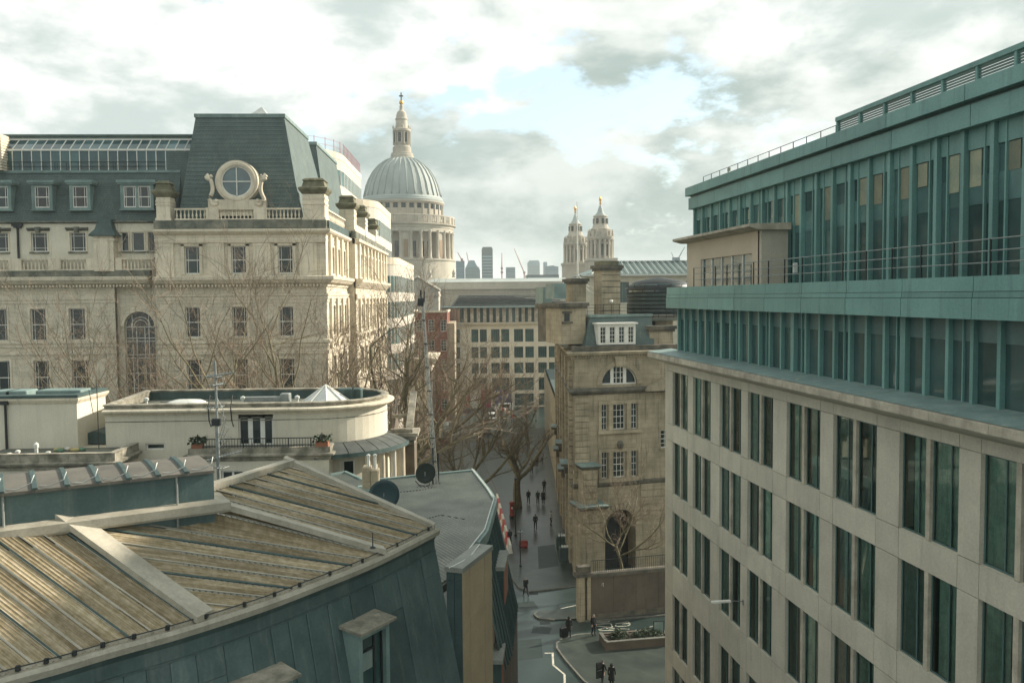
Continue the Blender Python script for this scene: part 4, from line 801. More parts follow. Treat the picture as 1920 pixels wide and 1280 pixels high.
    # raised plant room with barrel roof behind the ridge
    a, b = atZ(-60, 1000, 22.9), atZ(402, 941, 22.9); d = (b-a); d.z = 0; Ln = d.length; d.normalize(); ang = math.atan2(d.y, d.x)
    PB = empty('barrel_roof_plant_room', (a.x, a.y, 0), 'low dark plant room with ribbed barrel roof on the zinc building', 'plant room', None, ang)
    f = Fac(PB); z0, z1 = 22.4, 23.70; Dp = 1.9
    obj('wall', f.mb().prism([(0,0),(Ln,0),(Ln,Dp),(0,Dp)], z0, z1), M['zinc'], PB)
    NB = 8; pitch = Ln/NB
    for k in range(NB):
        m = f.mb(); prof = [(-0.12,z1-0.04),(-0.12,z1+0.03)]+[(Dp*q, z1+0.03+0.09*math.sin(math.pi*(0.02+0.75*q))) for q in [i/8 for i in range(9)]]+[(Dp+0.1,z1)]
        m.extx(prof, k*pitch+0.003, (k+1)*pitch-0.003); obj('roof_sheet', m, M['plant_sheet'], PB)
        m = f.mb(); q0 = k*pitch; m.rings([[(q0-0.07,y,z),(q0-0.05,y,z+0.045),(q0+0.05,y,z+0.045),(q0+0.07,y,z)] for y, z in prof[1:-1]], True); obj('roof_rib', m, M['lead_dark'], PB)
        obj('cable', f.mb().tube([(q0+0.1,-0.14,z1+0.12),(q0+pitch*0.45,-0.16,z1+0.09),(q0+pitch*0.9,-0.12,z1+0.2),(q0+pitch,0.05,z1+0.34)], 0.014, 4), M['grey_metal'], PB)
    for q in (Ln*0.83, Ln*0.13): obj('downpipe', f.mb().tube([(q,-0.07,z0),(q,-0.07,z1-0.05)], 0.03, 6), M['grey_metal'], PB)
    obj('base_flashing', f.mb().sweep([(0,0),(Ln,0),(Ln,Dp)], [(0.0,22.66),(0.30,22.68),(0.33,22.74),(0.33,22.93),(0.0,22.98)]), M['zinc_flash'], PB)
    # little spike on the roof, hook
    p = atZ(699, 1027, 21.45); tag(obj('lightning_spike', MB().lathe([(0.09,0),(0.06,0.03),(0.015,0.06),(0.012,0.4),(0.002,0.42)], 6), M['dark_metal'], None, p), 'short black spike standing on the mossy sheet roof', 'spike')
    return E
def proj_x(p):
    q = CR.transposed() @ (p-Vector((0, 0, CAMZ))); return 960+1600*q.x/-q.z
EAVE = zinc_building()

# ------------------------------------------------------------------ lower grey-roofed wing along the street, tiled end walls
def grey_wing():
    ZT = 18.0
    out = [atZ(*p, ZT) for p in ((620,893),(646,888),(684,905),(760,897),(885,885),(913,921),(926,942),(909,1000),(892,1022),(845,1085),(800,1120))]
    poly = [(p.x, p.y) for p in out]+[(-9.0, 27.0), (-12.5, 36.0), (-12.0, 47.0)]
    B = empty('grey_roofed_wing', (-4, 38, 0), 'lower wing with grey ribbed flat roof and pale edge pipe beside the street', 'building'); F = Fac(B, (4, -38, 0))
    poly_ccw = poly[::-1]
    obj('roof_deck', F.mb().prism(poly_ccw, ZT-0.3, ZT-0.02), M['felt'], B)
    # ribs of the sheet roof, clipped to the outline
    def clip(p, d):
        ts = []
        for i in range(len(poly)):
            a, b = Vector(poly[i]), Vector(poly[(i+1) % len(poly)]); e = b-a; den = d.x*e.y-d.y*e.x
            if abs(den) < 1e-9: continue
            t = ((a.x-p.x)*e.y-(a.y-p.y)*e.x)/den; s = ((a.x-p.x)*d.y-(a.y-p.y)*d.x)/den
            if 0 <= s < 1: ts.append(t)
        return sorted(ts)
    d = Vector((0.46, -0.888)); nrm = Vector((0.888, 0.46)); m = F.mb()
    for k in range(-70, 95):
        p = Vector((-4, 38))+nrm*0.17*k; ts = clip(p, d)
        for a, b in zip(ts[::2], ts[1::2]):
            if b-a > 0.3: q, r = p+d*(a+0.08), p+d*(b-0.08); m.bar((q.x,q.y,ZT+0.02),(r.x,r.y,ZT+0.02),0.085)
    kind(obj('roof_ribs', m, M['flatroof'], B), 'stuff')
    edge = out[3:9]
    obj('edge_upstand', F.mb().sweep([(p.x,p.y,ZT) for p in out[:9]], [(0.02,-0.3),(0.02,0.14),(-0.16,0.14),(-0.16,-0.3)]), M['lead'], B)
    obj('edge_pipe', F.mb().tube([p+Vector((0,0,0.2)) for p in out[4:10]], 0.032, 6), M['white_metal'], B)
    # leaning seamed walls below the edge
    W = out[4:9]
    for i in range(len(W)-1):
        a, b = W[i], W[i+1]; t = (b-a); L = t.length; t.normalize(); o = Vector((-t.y, t.x, 0)); o = o if o.x > 0 else -o; n = max(2, int(L/0.42))
        for k in range(n):
            p, q = a+t*(L*k/n), a+t*(L*(k+1)/n-0.02); m = F.mb()
            A = [p-Vector((0,0,0.02)), q-Vector((0,0,0.02)), q+o*1.1-Vector((0,0,5.2)), p+o*1.1-Vector((0,0,5.2))]; m.add(A, [(0,1,2,3)]); m.bar(A[0]+o*0.02, A[3]+o*0.02, 0.05); obj('zinc_panel', m, M['zinc'], B)
        m = F.mb(); z = ZT-5.2; A = [a+o*1.1-Vector((0,0,5.2)), b+o*1.1-Vector((0,0,5.2))]; m.add([(A[0].x,A[0].y,0),(A[1].x,A[1].y,0),(A[1].x,A[1].y,z),(A[0].x,A[0].y,z)], [(0,1,2,3)]); obj('wall', m, M['brown_stone'], B)
    # chimney block with flues
    c = atZ(696, 918, ZT); ch = empty('flue_stack', (c.x, c.y, ZT), 'buff rendered flue stack with two metal cowls on the grey roof', 'chimney'); f = Fac(ch)
    obj('stack', f.mb().cbox(-0.42, 0.02, -0.35, 0.35, 0, 1.25, 0.03).cbox(0.03, 0.42, -0.35, 0.35, 0, 1.1, 0.03), M['bath'], ch)
    obj('base', f.mb().box(-0.75, 0.7, -0.6, 0.6, -0.02, 0.12), M['lead'], ch)
    for q in (-0.12, 0.22): obj('cowl', f.mb().lathe([(0.07,1.05),(0.07,1.75),(0.1,1.78),(0.1,1.85),(0.0,1.9)], 8, (q, 0)), M['white_metal'], ch)
    # satellite dishes
    def dish(px, py, r, m, lbl, face, hh, z):
        p = atZ(px, py, z); o = empty('satellite_dish', p, lbl, 'satellite dish'); mb = MB()
        rot = Matrix.Rotation(face, 4, 'Z') @ Matrix.Rotation(R_(90), 4, 'X'); mb.T = Matrix.Translation((0,0,hh)) @ rot
        mb.lathe([(0.001,0),(r*0.4,0.03*r),(r*0.75,0.12*r),(r,0.22*r),(r,0.25*r),(r*0.75,0.15*r),(r*0.4,0.06*r),(0.001,0.03*r)], 28); obj('reflector', mb, m, o, smooth=True)
        obj('mast', MB().tube([(0,0,0),(0,0,hh+r*0.1)], 0.035, 6), M['grey_metal'], o)
        return o, mb.T
    o, T = dish(720, 960, 0.72, mat('dish_teal', (0.045,0.085,0.09), (0.035,0.065,0.07), 1, 0.45), 'round dark teal satellite dish seen from behind its pale spine', R_(10), 0.85, ZT)
    p = MB(); p.T = T; p.box(-0.045, 0.045, -0.74, 0.74, -0.06, 0.0); obj('spine', p, M['grey_metal'], o)
    o, T = dish(797, 912, 0.55, mat('dish_mesh', (0.03,0.042,0.038), (0.02,0.03,0.028), 1, 0.7), 'dark mesh satellite dish beside the lattice mast', R_(20), 0.75, ZT)
    p = MB(); p.tube([(-0.5,-0.1,0.35),(-0.3,-0.15,0.12),(0,-0.2,0.05),(0.25,-0.15,0.12),(0.2,0,0.5)], 0.025, 5).box(-0.4,0.4,-0.3,0.3,0,0.05); obj('cradle', p, M['dark_metal'], o)
    for px, py, hh in ((812, 908, 2.0), (822, 907, 1.7)):
        c = atZ(px, py, ZT); tag(obj('aerial_pole', MB().tube([(0,0,0),(0,0,hh)], 0.055, 6).box(-0.1,0.1,-0.1,0.1,0,0.06), M['dark_metal'], None, c), 'short black pole left of the lattice mast foot' if hh > 1.9 else 'shorter black pole right of the lattice mast foot', 'pole', 'poles at the mast foot')
    obj('roof_cable', F.mb().tube([atZ(745,923,ZT+0.05), atZ(790,918,ZT+0.05), atZ(818,913,ZT+0.05)], 0.03, 4).tube([atZ(790,975,ZT+0.05), atZ(826,965,ZT+0.05), atZ(872,973,ZT+0.05)], 0.02, 4), M['dark_metal'], B)
    # lattice mast, leaning slightly
    base = atZ(818, 908, ZT); top = atY(791, 556, base.y+0.3); mt = empty('lattice_mast', base, 'tall slender leaning lattice mast standing on the grey roof', 'mast')
    ax = top-base; H = ax.length; dirn = ax.normalized(); s1 = dirn.cross(Vector((0,1,0))).normalized(); s2 = dirn.cross(s1); w = 0.125
    cor = [s1*w*math.cos(a)+s2*w*math.sin(a) for a in (0.5, 0.5+2.094, 0.5+4.189)]; m = MB()
    taper = lambda t: 1.0-0.45*t
    for c in cor: m.tube([c, ax+c*0.55], 0.02, 5)
    obj('legs', m, M['grey_metal'], mt); nb = 40; 
    for k in range(nb):
        t0, t1 = k/nb, (k+1)/nb; m = MB()
        for i in range(3): m.bar(ax*t0+cor[i]*taper(t0), ax*t1+cor[(i+1) % 3]*taper(t1), 0.014); m.bar(ax*t0+cor[i]*taper(t0), ax*t0+cor[(i+1) % 3]*taper(t0), 0.014)
        obj('brace', m, M['grey_metal'], mt)
    for k in range(1, 8):
        t = k/8; obj('joint_plate', MB().lathe([(w*taper(t)+0.04,-0.03),(w*taper(t)+0.04,0.03)], 8, (ax.x*t, ax.y*t)) if False else MB().box(ax.x*t-w*taper(t)-0.02, ax.x*t+w*taper(t)+0.02, ax.y*t-0.1, ax.y*t+0.1, ax.z*t-0.02, ax.z*t+0.02), M['dark_metal'], mt)
    obj('head', MB().box(ax.x-0.22, ax.x+0.1, ax.y-0.1, ax.y+0.1, ax.z-0.5, ax.z-0.1).tube([ax-Vector((0.05,0,0.3)), ax+Vector((-0.05,0,0.35))], 0.05, 6).tube([ax-Vector((-0.12,0,0.3)), ax+Vector((0.14,0,0.3))], 0.035, 6), M['dark_metal'], mt)
    # television aerial mast in front of the cream building
    base = atY(410, 893, 24.5); top = atY(405, 690, 24.5); am = empty('television_aerial', (base.x, 24.5, base.z-0.3), 'pale aerial mast with yagi antennas and loose cables above the zinc roof', 'aerial'); H = top.z-base.z+0.3
    obj('pole', MB().tube([(0,0,0),(-0.01,0,H*0.55),(0.02,0,H*0.56)], 0.055, 8).tube([(0.0,0,H*0.5),(-0.02,0,H+0.2)], 0.035, 8), M['grey_metal'], am)
    def yagi(z, dx, dy, ln, n, el):
        m = MB(); a = Vector((-dx*ln*0.35, -dy*ln*0.35, z)); b = Vector((dx*ln*0.65, dy*ln*0.65, z+el)); m.bar(a, b, 0.03); s = Vector((-dy, dx, 0))
        for k in range(n):
            p = a.lerp(b, k/(n-1)); q = 0.16-0.06*k/n; m.bar(p-s*q, p+s*q, 0.015); m.bar(p-Vector((0,0,0.06)), p+Vector((0,0,0.06)), 0.012)
        obj('antenna', m, M['grey_metal'], am)
    yagi(H*0.93, 0.95, 0.3, 0.75, 9, 0.1); yagi(H*0.93, -0.9, 0.4, 0.45, 6, 0.02); yagi(H*0.23, 0.9, 0.4, 1.0, 14, 0.2); yagi(H*0.17, -0.9, 0.3, 0.75, 8, -0.05)
    yagi(H*0.68, -0.95, 0.1, 0.5, 5, -0.06); yagi(H*0.86, 0.3, 0.95, 0.5, 6, 0.0)
    obj('junction_box', MB().cbox(-0.14,0.1,-0.1,0.08,H*0.52,H*0.58,0.02), M['dark_metal'], am)
    for k in range(4): obj('cable', MB().tube([(0.03,-0.05,H*(0.75-0.1*k)),(0.18+0.08*k,-0.03,H*(0.66-0.08*k)),(0.2,-0.02,H*(0.55-0.06*k)),(0.05,-0.03,H*(0.42-0.05*k))], 0.012, 4), M['grey_metal'], am)
    # tiled end walls (pylons)
    def pylon(px, py, Y, wid, ln, rot, lbl, mf, h=None):
        p = atY(px, py, Y); o = empty('tiled_fin_wall', (p.x, Y, 0), lbl, 'wall', None, rot); f = Fac(o); zt = p.z
        obj('core', f.mb().box(-wid+0.02, -0.02, 0.02, ln, 0, zt-0.16), M['brown_stone'], o)
        zz = zt-0.18; k = 0
        for hh in (0.28, 1.5, 1.4, 1.4, 1.4, 1.4, 1.4, 1.4, 1.4, 1.4, 1.4, 1.4, 1.4):
            if zz-hh < 0: break
            for a, b in ((0.0, 0.22), (0.23, 0.72), (0.73, 1.0)): obj('stone_panel', f.mb().box(-0.02, 0.03, ln*a+0.006, ln*b-0.006, zz-hh+0.008, zz), mf, o)
            for a, b in ((0.0, 0.5), (0.51, 1.0)): obj('end_panel', f.mb().box(-wid+wid*a+0.004, -wid+wid*b-0.004, -0.02, 0.02, zz-hh+0.008, zz), M['lead_dark'], o)
            zz -= hh
        obj('coping', f.mb().box(-wid-0.05, 0.06, -0.06, ln+0.05, zt-0.17, zt), M['flatroof'], o)
        return o
    ang = -math.atan(0.407)
    pylon(866, 1064, 28.0, 0.56, 2.7, ang, 'tall beige stone-panelled fin wall with grey coping at the end of the zinc facade', mat('beige_panel', (0.42,0.335,0.215), (0.37,0.295,0.19), 1.5, 0.8, fine=0.08, rnd=0.03))
    pylon(944, 1062, 36.5, 0.42, 2.4, R_(-6), 'narrow fin wall with orange-brown edge, second from the zinc facade', M['terracotta'])
    pylon(940, 1236, 33.0, 0.36, 1.6, R_(-6), 'lowest short fin wall with pale stepped top near the kerb', M['terracotta'])
    c = atZ(899, 1022, ZT); obj('edge_wire', F.mb().tube([atY(899,1020,30.5), atY(880,1045,29.2), atY(852,1060,28.2), atY(842,1064,28.1)], 0.025, 5), M['white_metal'], B)
grey_wing()
# ------------------------------------------------------------------ modern office on the right: stone grid below, glazed storeys above with a reflected teal cast in their colour
def right_office():
    A = atY(1248, 665, 46.0); d = ray(735, 558.2); ang = math.atan2(-d.y, -d.x)   # local x runs from the far corner towards the viewer
    # local y must point into the building (to the right of the street): mirror the frame by running x away from the viewer
    ang2 = math.atan2(d.y, d.x)                # x away from the viewer -> y (90 deg left of it) points to the street
    fr = Frame((A.x, A.y), ang)                # e: towards viewer, n: = rot90(e) -> into the building
    B = empty('stone_grid_office', (A.x, A.y, 0), 'modern office with pale stone grid below and teal-cast glazed storeys above, right of the street', 'building', None, ang)
    F = Fac(B); LE = 31.0
    wins = [(1.26,3.58),(4.35,6.71),(7.83,10.23),(10.95,13.32),(14.5,17.05),(17.95,20.55),(21.75,24.40),(25.25,27.85),(28.9,30.3)]
    levels = [(21.1,23.95),(17.4,20.2),(13.5,16.45),(8.9,11.95),(5.2,8.0),(1.2,4.2)]   # window bands
    holes = [(a, b, z0, z1) for z0, z1 in levels for a, b in wins]
    # backing wall recessed behind the panels, end wall
    back = F.mb().wall(0.03, LE, 0, 24.3, holes, 0.42, y=0.03); obj('wall', back, M['limestone'], B)
    obj('end_wall', F.mb().add([(0.03,0.03,0),(6.5,22,0),(6.5,22,24.2),(0.03,0.03,24.2)], [(0,1,2,3)]), M['limestone'], B)
    obj('inner_wall', F.mb().box(1.3, LE, 3.2, 3.4, 0, 24.2), M['teal_cast_dark'], B)
    for z in (24.25, 20.7, 17.0, 12.6, 8.4, 4.6): obj('floor_slab', F.mb().box(0.8, LE, 0.5, 3.2, z-0.2, z), M['teal_cast_dark'], B)
    cuts = [0.0]
    for a, b in wins: cuts += [a, b]
    cuts.append(LE); zs = [24.55]+[z for lv in levels for z in (lv[1], lv[0])]+[0.0]
    g = 0.011
    for i in range(len(cuts)-1):
        a, b = cuts[i], cuts[i+1]; pier = (i % 2 == 0)
        for j in range(len(zs)-1):
            zt, zb = zs[j], zs[j+1]; band = (j % 2 == 0)
            if band or pier: obj('stone_panel', F.mb().box(a+g, b-g, -0.02, 0.028, zb+g, zt-g), M['limestone'], B)
    # windows: two lights either side of a stone mullion
    def wm(w, h):
        t = 0.05; mb = MB()
        for u0, u1 in ((0, w/2-0.09), (w/2+0.09, w)):
            mb.box(u0,u0+t,0.07,0.13,0,h).box(u1-t,u1,0.07,0.13,0,h).box(u0+t,u1-t,0.07,0.13,0,t).box(u0+t,u1-t,0.07,0.13,h-t,h)
            c = u0+(u1-u0)*0.62; mb.box(c-0.02,c+0.02,0.075,0.125,t,h-t)
        return mb.mesh('window', M['teal_cast_dark'])
    rn = random.Random(9)
    for z0, z1 in levels[:5]:
        for a, b in wins:
            w, h = round(b-a,2), round(z1-z0,2); o = F.put('window', cached(('ow',w,h), lambda: wm(w,h)), a, 0.03, z0)
            link('mullion', cached(('om',w,h), lambda: MB().box(w/2-0.09,w/2+0.09,-0.03,0.15,0,h).mesh('mullion', M['limestone_edge'])), o)
            for q in (0, 1):
                u0, u1 = (0.03, w/2-0.1) if q == 0 else (w/2+0.1, w-0.03)
                link('pane', cached(('op',w,h,q), lambda: MB().add([(u0,0.095,0.02),(u1,0.095,0.02),(u1,0.095,h-0.02),(u0,0.095,h-0.02)],[(0,1,2,3)]).mesh('pane', M['glass_clear'])), o)
            for q in (0, 1):
                cov, sd = rn.choice(((0.0,1.0),(0.0,1.0),(0.0,0.55),(0.35,1.0),(0.0,0.8),(0.2,1.0))), rn.randint(0, 2); u0 = 0.06 if q == 0 else w/2+0.12; wd = w/2-0.2
                def cur():
                    m = MB(); r2 = random.Random(sd); n = 22; x0, x1 = u0+wd*cov[0], u0+wd*cov[1]; ys = [0.135+0.035*(k % 2)+r2.uniform(0, 0.02) for k in range(n+1)]
                    m.rings([[(x0+(x1-x0)*k/n, ys[k], 0.02) for k in range(n+1)], [(x0+(x1-x0)*k/n, ys[k], h-0.03) for k in range(n+1)]], False, False); return m.mesh('curtain', (M['curtain'], M['curtain_grey'], M['curtain_dark'])[sd])
                link('curtain', cached(('oc',w,h,q,cov,sd), cur), o)
            link('floor_ledge', cached(('of',w), lambda: MB().box(0.02,w-0.02,0.14,1.6,0.0,0.02).mesh('floor_ledge', M['teal_cast_dark'])), o)
    # projecting ledge over the stone storeys, soffit panels and joints
    PL = [(-0.55, 9.0), (-0.35, -0.0), (LE, -0.0)]; rev = lambda P: P   # path with the street on its right side
    path = [(-1.0+6.5*0.0, 0.0), (LE, 0.0)]
    n = 14
    for k in range(n):
        a, b = -0.85+(LE+0.85)*k/n, -0.85+(LE+0.85)*(k+1)/n-0.015
        obj('ledge_slab', F.mb().extx([(0.6,24.62),(-0.72,24.60),(-0.75,24.64),(-0.75,24.86),(-0.70,24.9),(0.6,25.02)], a, b), M['limestone_edge'], B)
    obj('ledge_drip', F.mb().extx([(0.6,25.0),(-0.74,24.905),(-0.74,24.935),(0.6,25.06)], -0.85, LE), M['lead'], B)
    obj('soffit', F.mb().extx([(0.03,24.3),(-0.55,24.5),(-0.72,24.61),(0.03,24.61)], -0.7, LE), M['limestone'], B)
    # finned storey, reflected teal cast in its colour
    z0, z1 = 25.03, 27.32; v0 = 0.25
    obj('glazing', F.mb().box(0.5, LE, v0+0.34, v0+0.36, z0, z1).add([(0.5,v0+0.34,z0),(0.5,20,z0),(0.5,20,z1),(0.5,v0+0.34,z1)], [(3,2,1,0)]), M['glass_teal_cast'], B)
    obj('spandrel', F.mb().box(0.5, LE, v0+0.325, v0+0.337, z1-0.62, z1), M['teal_cast_dark'], B)
    fm = MB().box(-0.065,0.065,0.19,0.34,0,z1-z0).mesh('fin', M['teal_cast_metal']); fw = MB().box(-0.13,0.13,0.17,0.34,0,z1-z0).mesh('fin', M['teal_cast_metal']); fn = MB().box(-0.025,0.025,0.27,0.34,0,z1-z0).mesh('mullion', M['teal_cast_metal'])
    k = 0; u = 0.72
    while u < LE:
        F.put('fin', fw if k % 7 == 6 else fm, u, v0, z0)
        if k % 3 == 1: F.put('mullion', fn, u+0.55, v0, z0)
        for q in (0.11,): F.put('pane_shade', cached('ps', lambda: MB().box(0,0.55,0.37,0.38,0,1.4).mesh('pane_shade', M['curtain'])), u+0.3, v0, z0+0.05) if rn.random() < 0.25 else None
        u += 1.02; k += 1
    # parapet bands
    for za, zb, v in ((27.32,27.86,-0.08),(27.875,28.02,-0.06),(28.035,28.42,-0.04)):
        m_ = 10
        for i in range(m_):
            a, b = 0.3+(LE-0.3)*i/m_, 0.3+(LE-0.3)*(i+1)/m_-0.025; obj('parapet_panel', F.mb().box(a, b, v, v+0.5, za, zb), M['teal_cast_metal'], B)
    obj('parapet_core', F.mb().box(0.45, LE-0.1, 0.06, 0.36, 27.34, 28.40), M['teal_cast_dark'], B)
    obj('parapet_return', F.mb().box(0.28, 0.6, 0.4, 16, 27.3, 28.4), M['teal_cast_metal'], B)
    obj('terrace_deck', F.mb().prism([(0.5,0.4),(LE,0.4),(LE,20),(0.5,20)], 27.9, 28.05), M['felt'], B)
    # terrace railing
    rl = F.mb(); zr = 28.42
    for z in (zr+0.35, zr+0.65, zr+0.95): rl.tube([(3.0,0.5,z),(LE,0.5,z)], 0.018, 5)
    obj('terrace_rail', rl, M['grey_metal'], B)
    pm = MB().box(-0.02,0.02,-0.02,0.02,0,0.98).mesh('rail_post', M['dark_metal'])
    for k in range(20): F.put('rail_post', pm, 3.0+k*1.45, 0.5, zr-0.02)
    # --- set-back upper storeys
    v = 2.2; uu = lambda px, py=400: fr.u(px, py, v); zz = lambda px, py: fr.z(px, py, v)
    u0 = uu(1298); zc1 = zz(1296, 353); zc0 = zz(1296, 372); zt = zz(1300, 392); zmid = 31.15; zb = 28.3
    piers = [1324,1337,1357,1375,1397,1419,1444,1468,1498,1529,1560,1596,1635,1680,1728,1782,1850,1925]
    us = [u0]+[uu(p, 300) for p in piers]
    us = [u0]; step = 1.28
    while us[-1] < LE+3: us.append(us[-1]+step)
    obj('upper_core', F.mb().prism([(u0+0.1, v+0.35),(LE+3, v+0.35),(LE+3, 18),(u0+5, 18)], zb-0.3, zt+0.2), M['teal_cast_dark'], B)
    pz = MB().box(-0.08,0.08,0.08,0.3,zb,zt+0.02).mesh('pier', M['teal_cast_metal']); mu = MB().box(-0.03,0.03,0.17,0.3,zb,zt).mesh('mullion', M['teal_cast_metal'])
    for k, u in enumerate(us):
        F.put('pier', pz, u, v, 0); F.put('mullion', mu, u+(0.45 if k % 2 else 0.85), v, 0)
        a, b = u+0.1, u+step-0.1
        for (p, q, mm, nm, dv) in ((zt-0.62, zt, M['teal_cast_metal'], 'spandrel', 0.2), (zmid-0.55, zmid+0.28, M['glass_spandrel'], 'spandrel', 0.25), (zmid+0.29, zt-0.63, M['glass_teal_cast'], 'pane', 0.26), (zb, zmid-0.56, M['glass_teal_cast'], 'pane', 0.26)):
            obj(nm, F.mb().box(a, b, v+dv, v+dv+0.03, p, q), mm, B)
        if k > 8 and rn.random() < 0.8:
            m = F.mb(); x0 = a+(0.35 if k % 2 else 0.05); m.box(x0, x0+0.5, v+0.235, v+0.25, zt-0.63-rn.uniform(0.5,1.5), zt-0.64); obj('blind', m, M['blind'], B)
        elif k <= 8: obj('blind', F.mb().box(a+0.62, a+0.86, v+0.235, v+0.25, zmid+0.5, zt-0.75), M['blind'] if k % 2 else M['curtain'], B)
    n = 9
    for k in range(n):
        a, b = u0-0.3+(LE+3-u0)*k/n, u0-0.3+(LE+3-u0)*(k+1)/n-0.03
        obj('fascia_panel', F.mb().box(a, b, v-0.12, v+1.2, zt, zc0), M['teal_cast_metal'], B)
        obj('coping_panel', F.mb().box(a, b, v-0.32, v+1.4, zc0+0.1, zc1), M['teal_cast_metal'], B)
    obj('shadow_gap', F.mb().box(u0-0.2, LE+3, v-0.02, v+1.1, zc0, zc0+0.1), M['teal_cast_dark'], B)
    obj('roof_deck', F.mb().prism([(u0-0.3,v+0.5),(LE+3,v+0.5),(LE+3,18),(u0+5,18)], zc1-0.1, zc1-0.02), M['felt'], B)
    ra, rb = u0+0.4, uu(1545, 258)
    rl = F.mb()
    for z in (zc1+0.28, zc1+0.56): rl.tube([(ra,v+0.5,z),(rb,v+0.5,z)], 0.016, 5)
    obj('roof_rail', rl, M['dark_metal'], B)
    pm = MB().box(-0.014,0.014,-0.014,0.014,0,0.57).mesh('rail_post', M['dark_metal'])
    for k in range(13): F.put('rail_post', pm, ra+(rb-ra)*k/12, v+0.5, zc1-0.02)
    obj('sign_plate', F.mb().box(ra+3.6, ra+3.95, v+0.44, v+0.47, zc1+0.32, zc1+0.5), M['blind'], B)
    lm = MB().box(0,1.55,0,0.07,0,0.045).mesh('louvre_slat', M['teal_cast_dark'])
    u = rb+0.05; k = 0
    while u < LE+2:
        for j in range(8): F.put('louvre_slat', lm, u, v+0.55, zc1+0.02+j*0.085)
        obj('louvre_post', F.mb().box(u-0.05, u+0.05, v+0.5, v+0.64, zc1-0.02, zc1+0.82), M['teal_cast_metal'], B)
        if k % 3: obj('plant_unit', F.mb().box(u+0.3+0.1*(k%2), u+1.2, v+2.2, v+3.2, zc1, zc1+0.55), M['teal_cast_dark'], B)
        u += 1.62; k += 1
    obj('louvre_cap', F.mb().box(rb, LE+2, v+0.46, v+0.68, zc1+0.70, zc1+0.86), M['teal_cast_metal'], B)
    # cream pavilion on the terrace with a flat canopy
    vp = 0.95; up = lambda px, py=500: fr.u(px, py, vp); zp = lambda px, py: fr.z(px, py, vp)
    a, b = up(1288), up(1421); ztp = zp(1290, 456)
    P = tag(link('terrace_pavilion', None, None, B.location, ang), 'cream stone pavilion with thin flat canopy and wide window on the office terrace', 'pavilion'); f = Fac(P)
    wu0, wu1 = up(1314), up(1410); wz1 = fr.z(1360, 481, vp); wz0 = 28.35
    obj('wall', f.mb().wall(a, b, 28.0, ztp, [(wu0, wu1, wz0, wz1)], 0.25, y=vp).box(a+0.01, b, vp+0.8, vp+1.25, 28.0, ztp).add([(a,vp,28),(a,vp+0.8,28),(a,vp+0.8,ztp),(a,vp,ztp)], [(3,2,1,0)]), mat('cream_panel', (0.55,0.46,0.34), (0.50,0.42,0.31), 0.8, 0.8, fine=0.06), P)
    obj('return_wall', f.mb().box(b, b+0.25, vp+0.05, vp+1.25, 28.0, ztp), M['limestone'], P)
    n = 5
    for k in range(n): o = obj('window', f.mb().box(wu0+(wu1-wu0)*k/n, wu0+(wu1-wu0)*k/n+0.07, vp+0.08, vp+0.2, wz0, wz1), M['white'], P); obj('pane', f.mb().box(wu0+(wu1-wu0)*k/n+0.07, wu0+(wu1-wu0)*(k+1)/n, vp+0.13, vp+0.14, wz0, wz1), M['glass_sky'], o)
    for k in range(3):
        q0 = a-0.45+(b+0.55-a+0.45)*k/3; q1 = a-0.45+(b+0.55-a+0.45)*(k+1)/3-0.01
        obj('canopy_panel', f.mb().extx([(vp-0.65,ztp+0.12),(vp-0.65,ztp+0.24),(vp+1.25,ztp+0.30),(vp+1.25,ztp-0.0),(vp-0.2,ztp-0.0)], q0, q1), M['limestone_edge'], P)
    tag(obj('terrace_lamp', MB().cbox(-0.09,0.09,-0.05,0.08,0,0.42,0.02), M['white_metal'], None, fr.w(b+1.1, v+0.02-0.1, 28.9)), 'small pale box lamp on the teal-cast terrace wall', 'lamp')
    # street lamp arm bracketed to the stone pier
    q = fr.w(10.6, 0, fr.z(1338, 1078)); L = empty('bracket_lamp', q, 'slim white lamp on a bracket arm fixed to the stone pier', 'lamp', None, ang+R_(180))
    obj('arm', MB().tube([(0,0.02,0),(0,0.4,0.05),(0,0.65,0.05)], 0.022, 6).box(-0.05,0.05,0.0,0.06,-0.14,0.08), M['grey_metal'], L)
    obj('lamp_head', MB().cbox(-0.09,0.09,0.6,1.45,0.02,0.1,0.015), M['white'], L)
    # a worker seen through the third-storey window glass is too dim to read; pale wall lamp behind the window
    return fr
OFFICE = right_office()

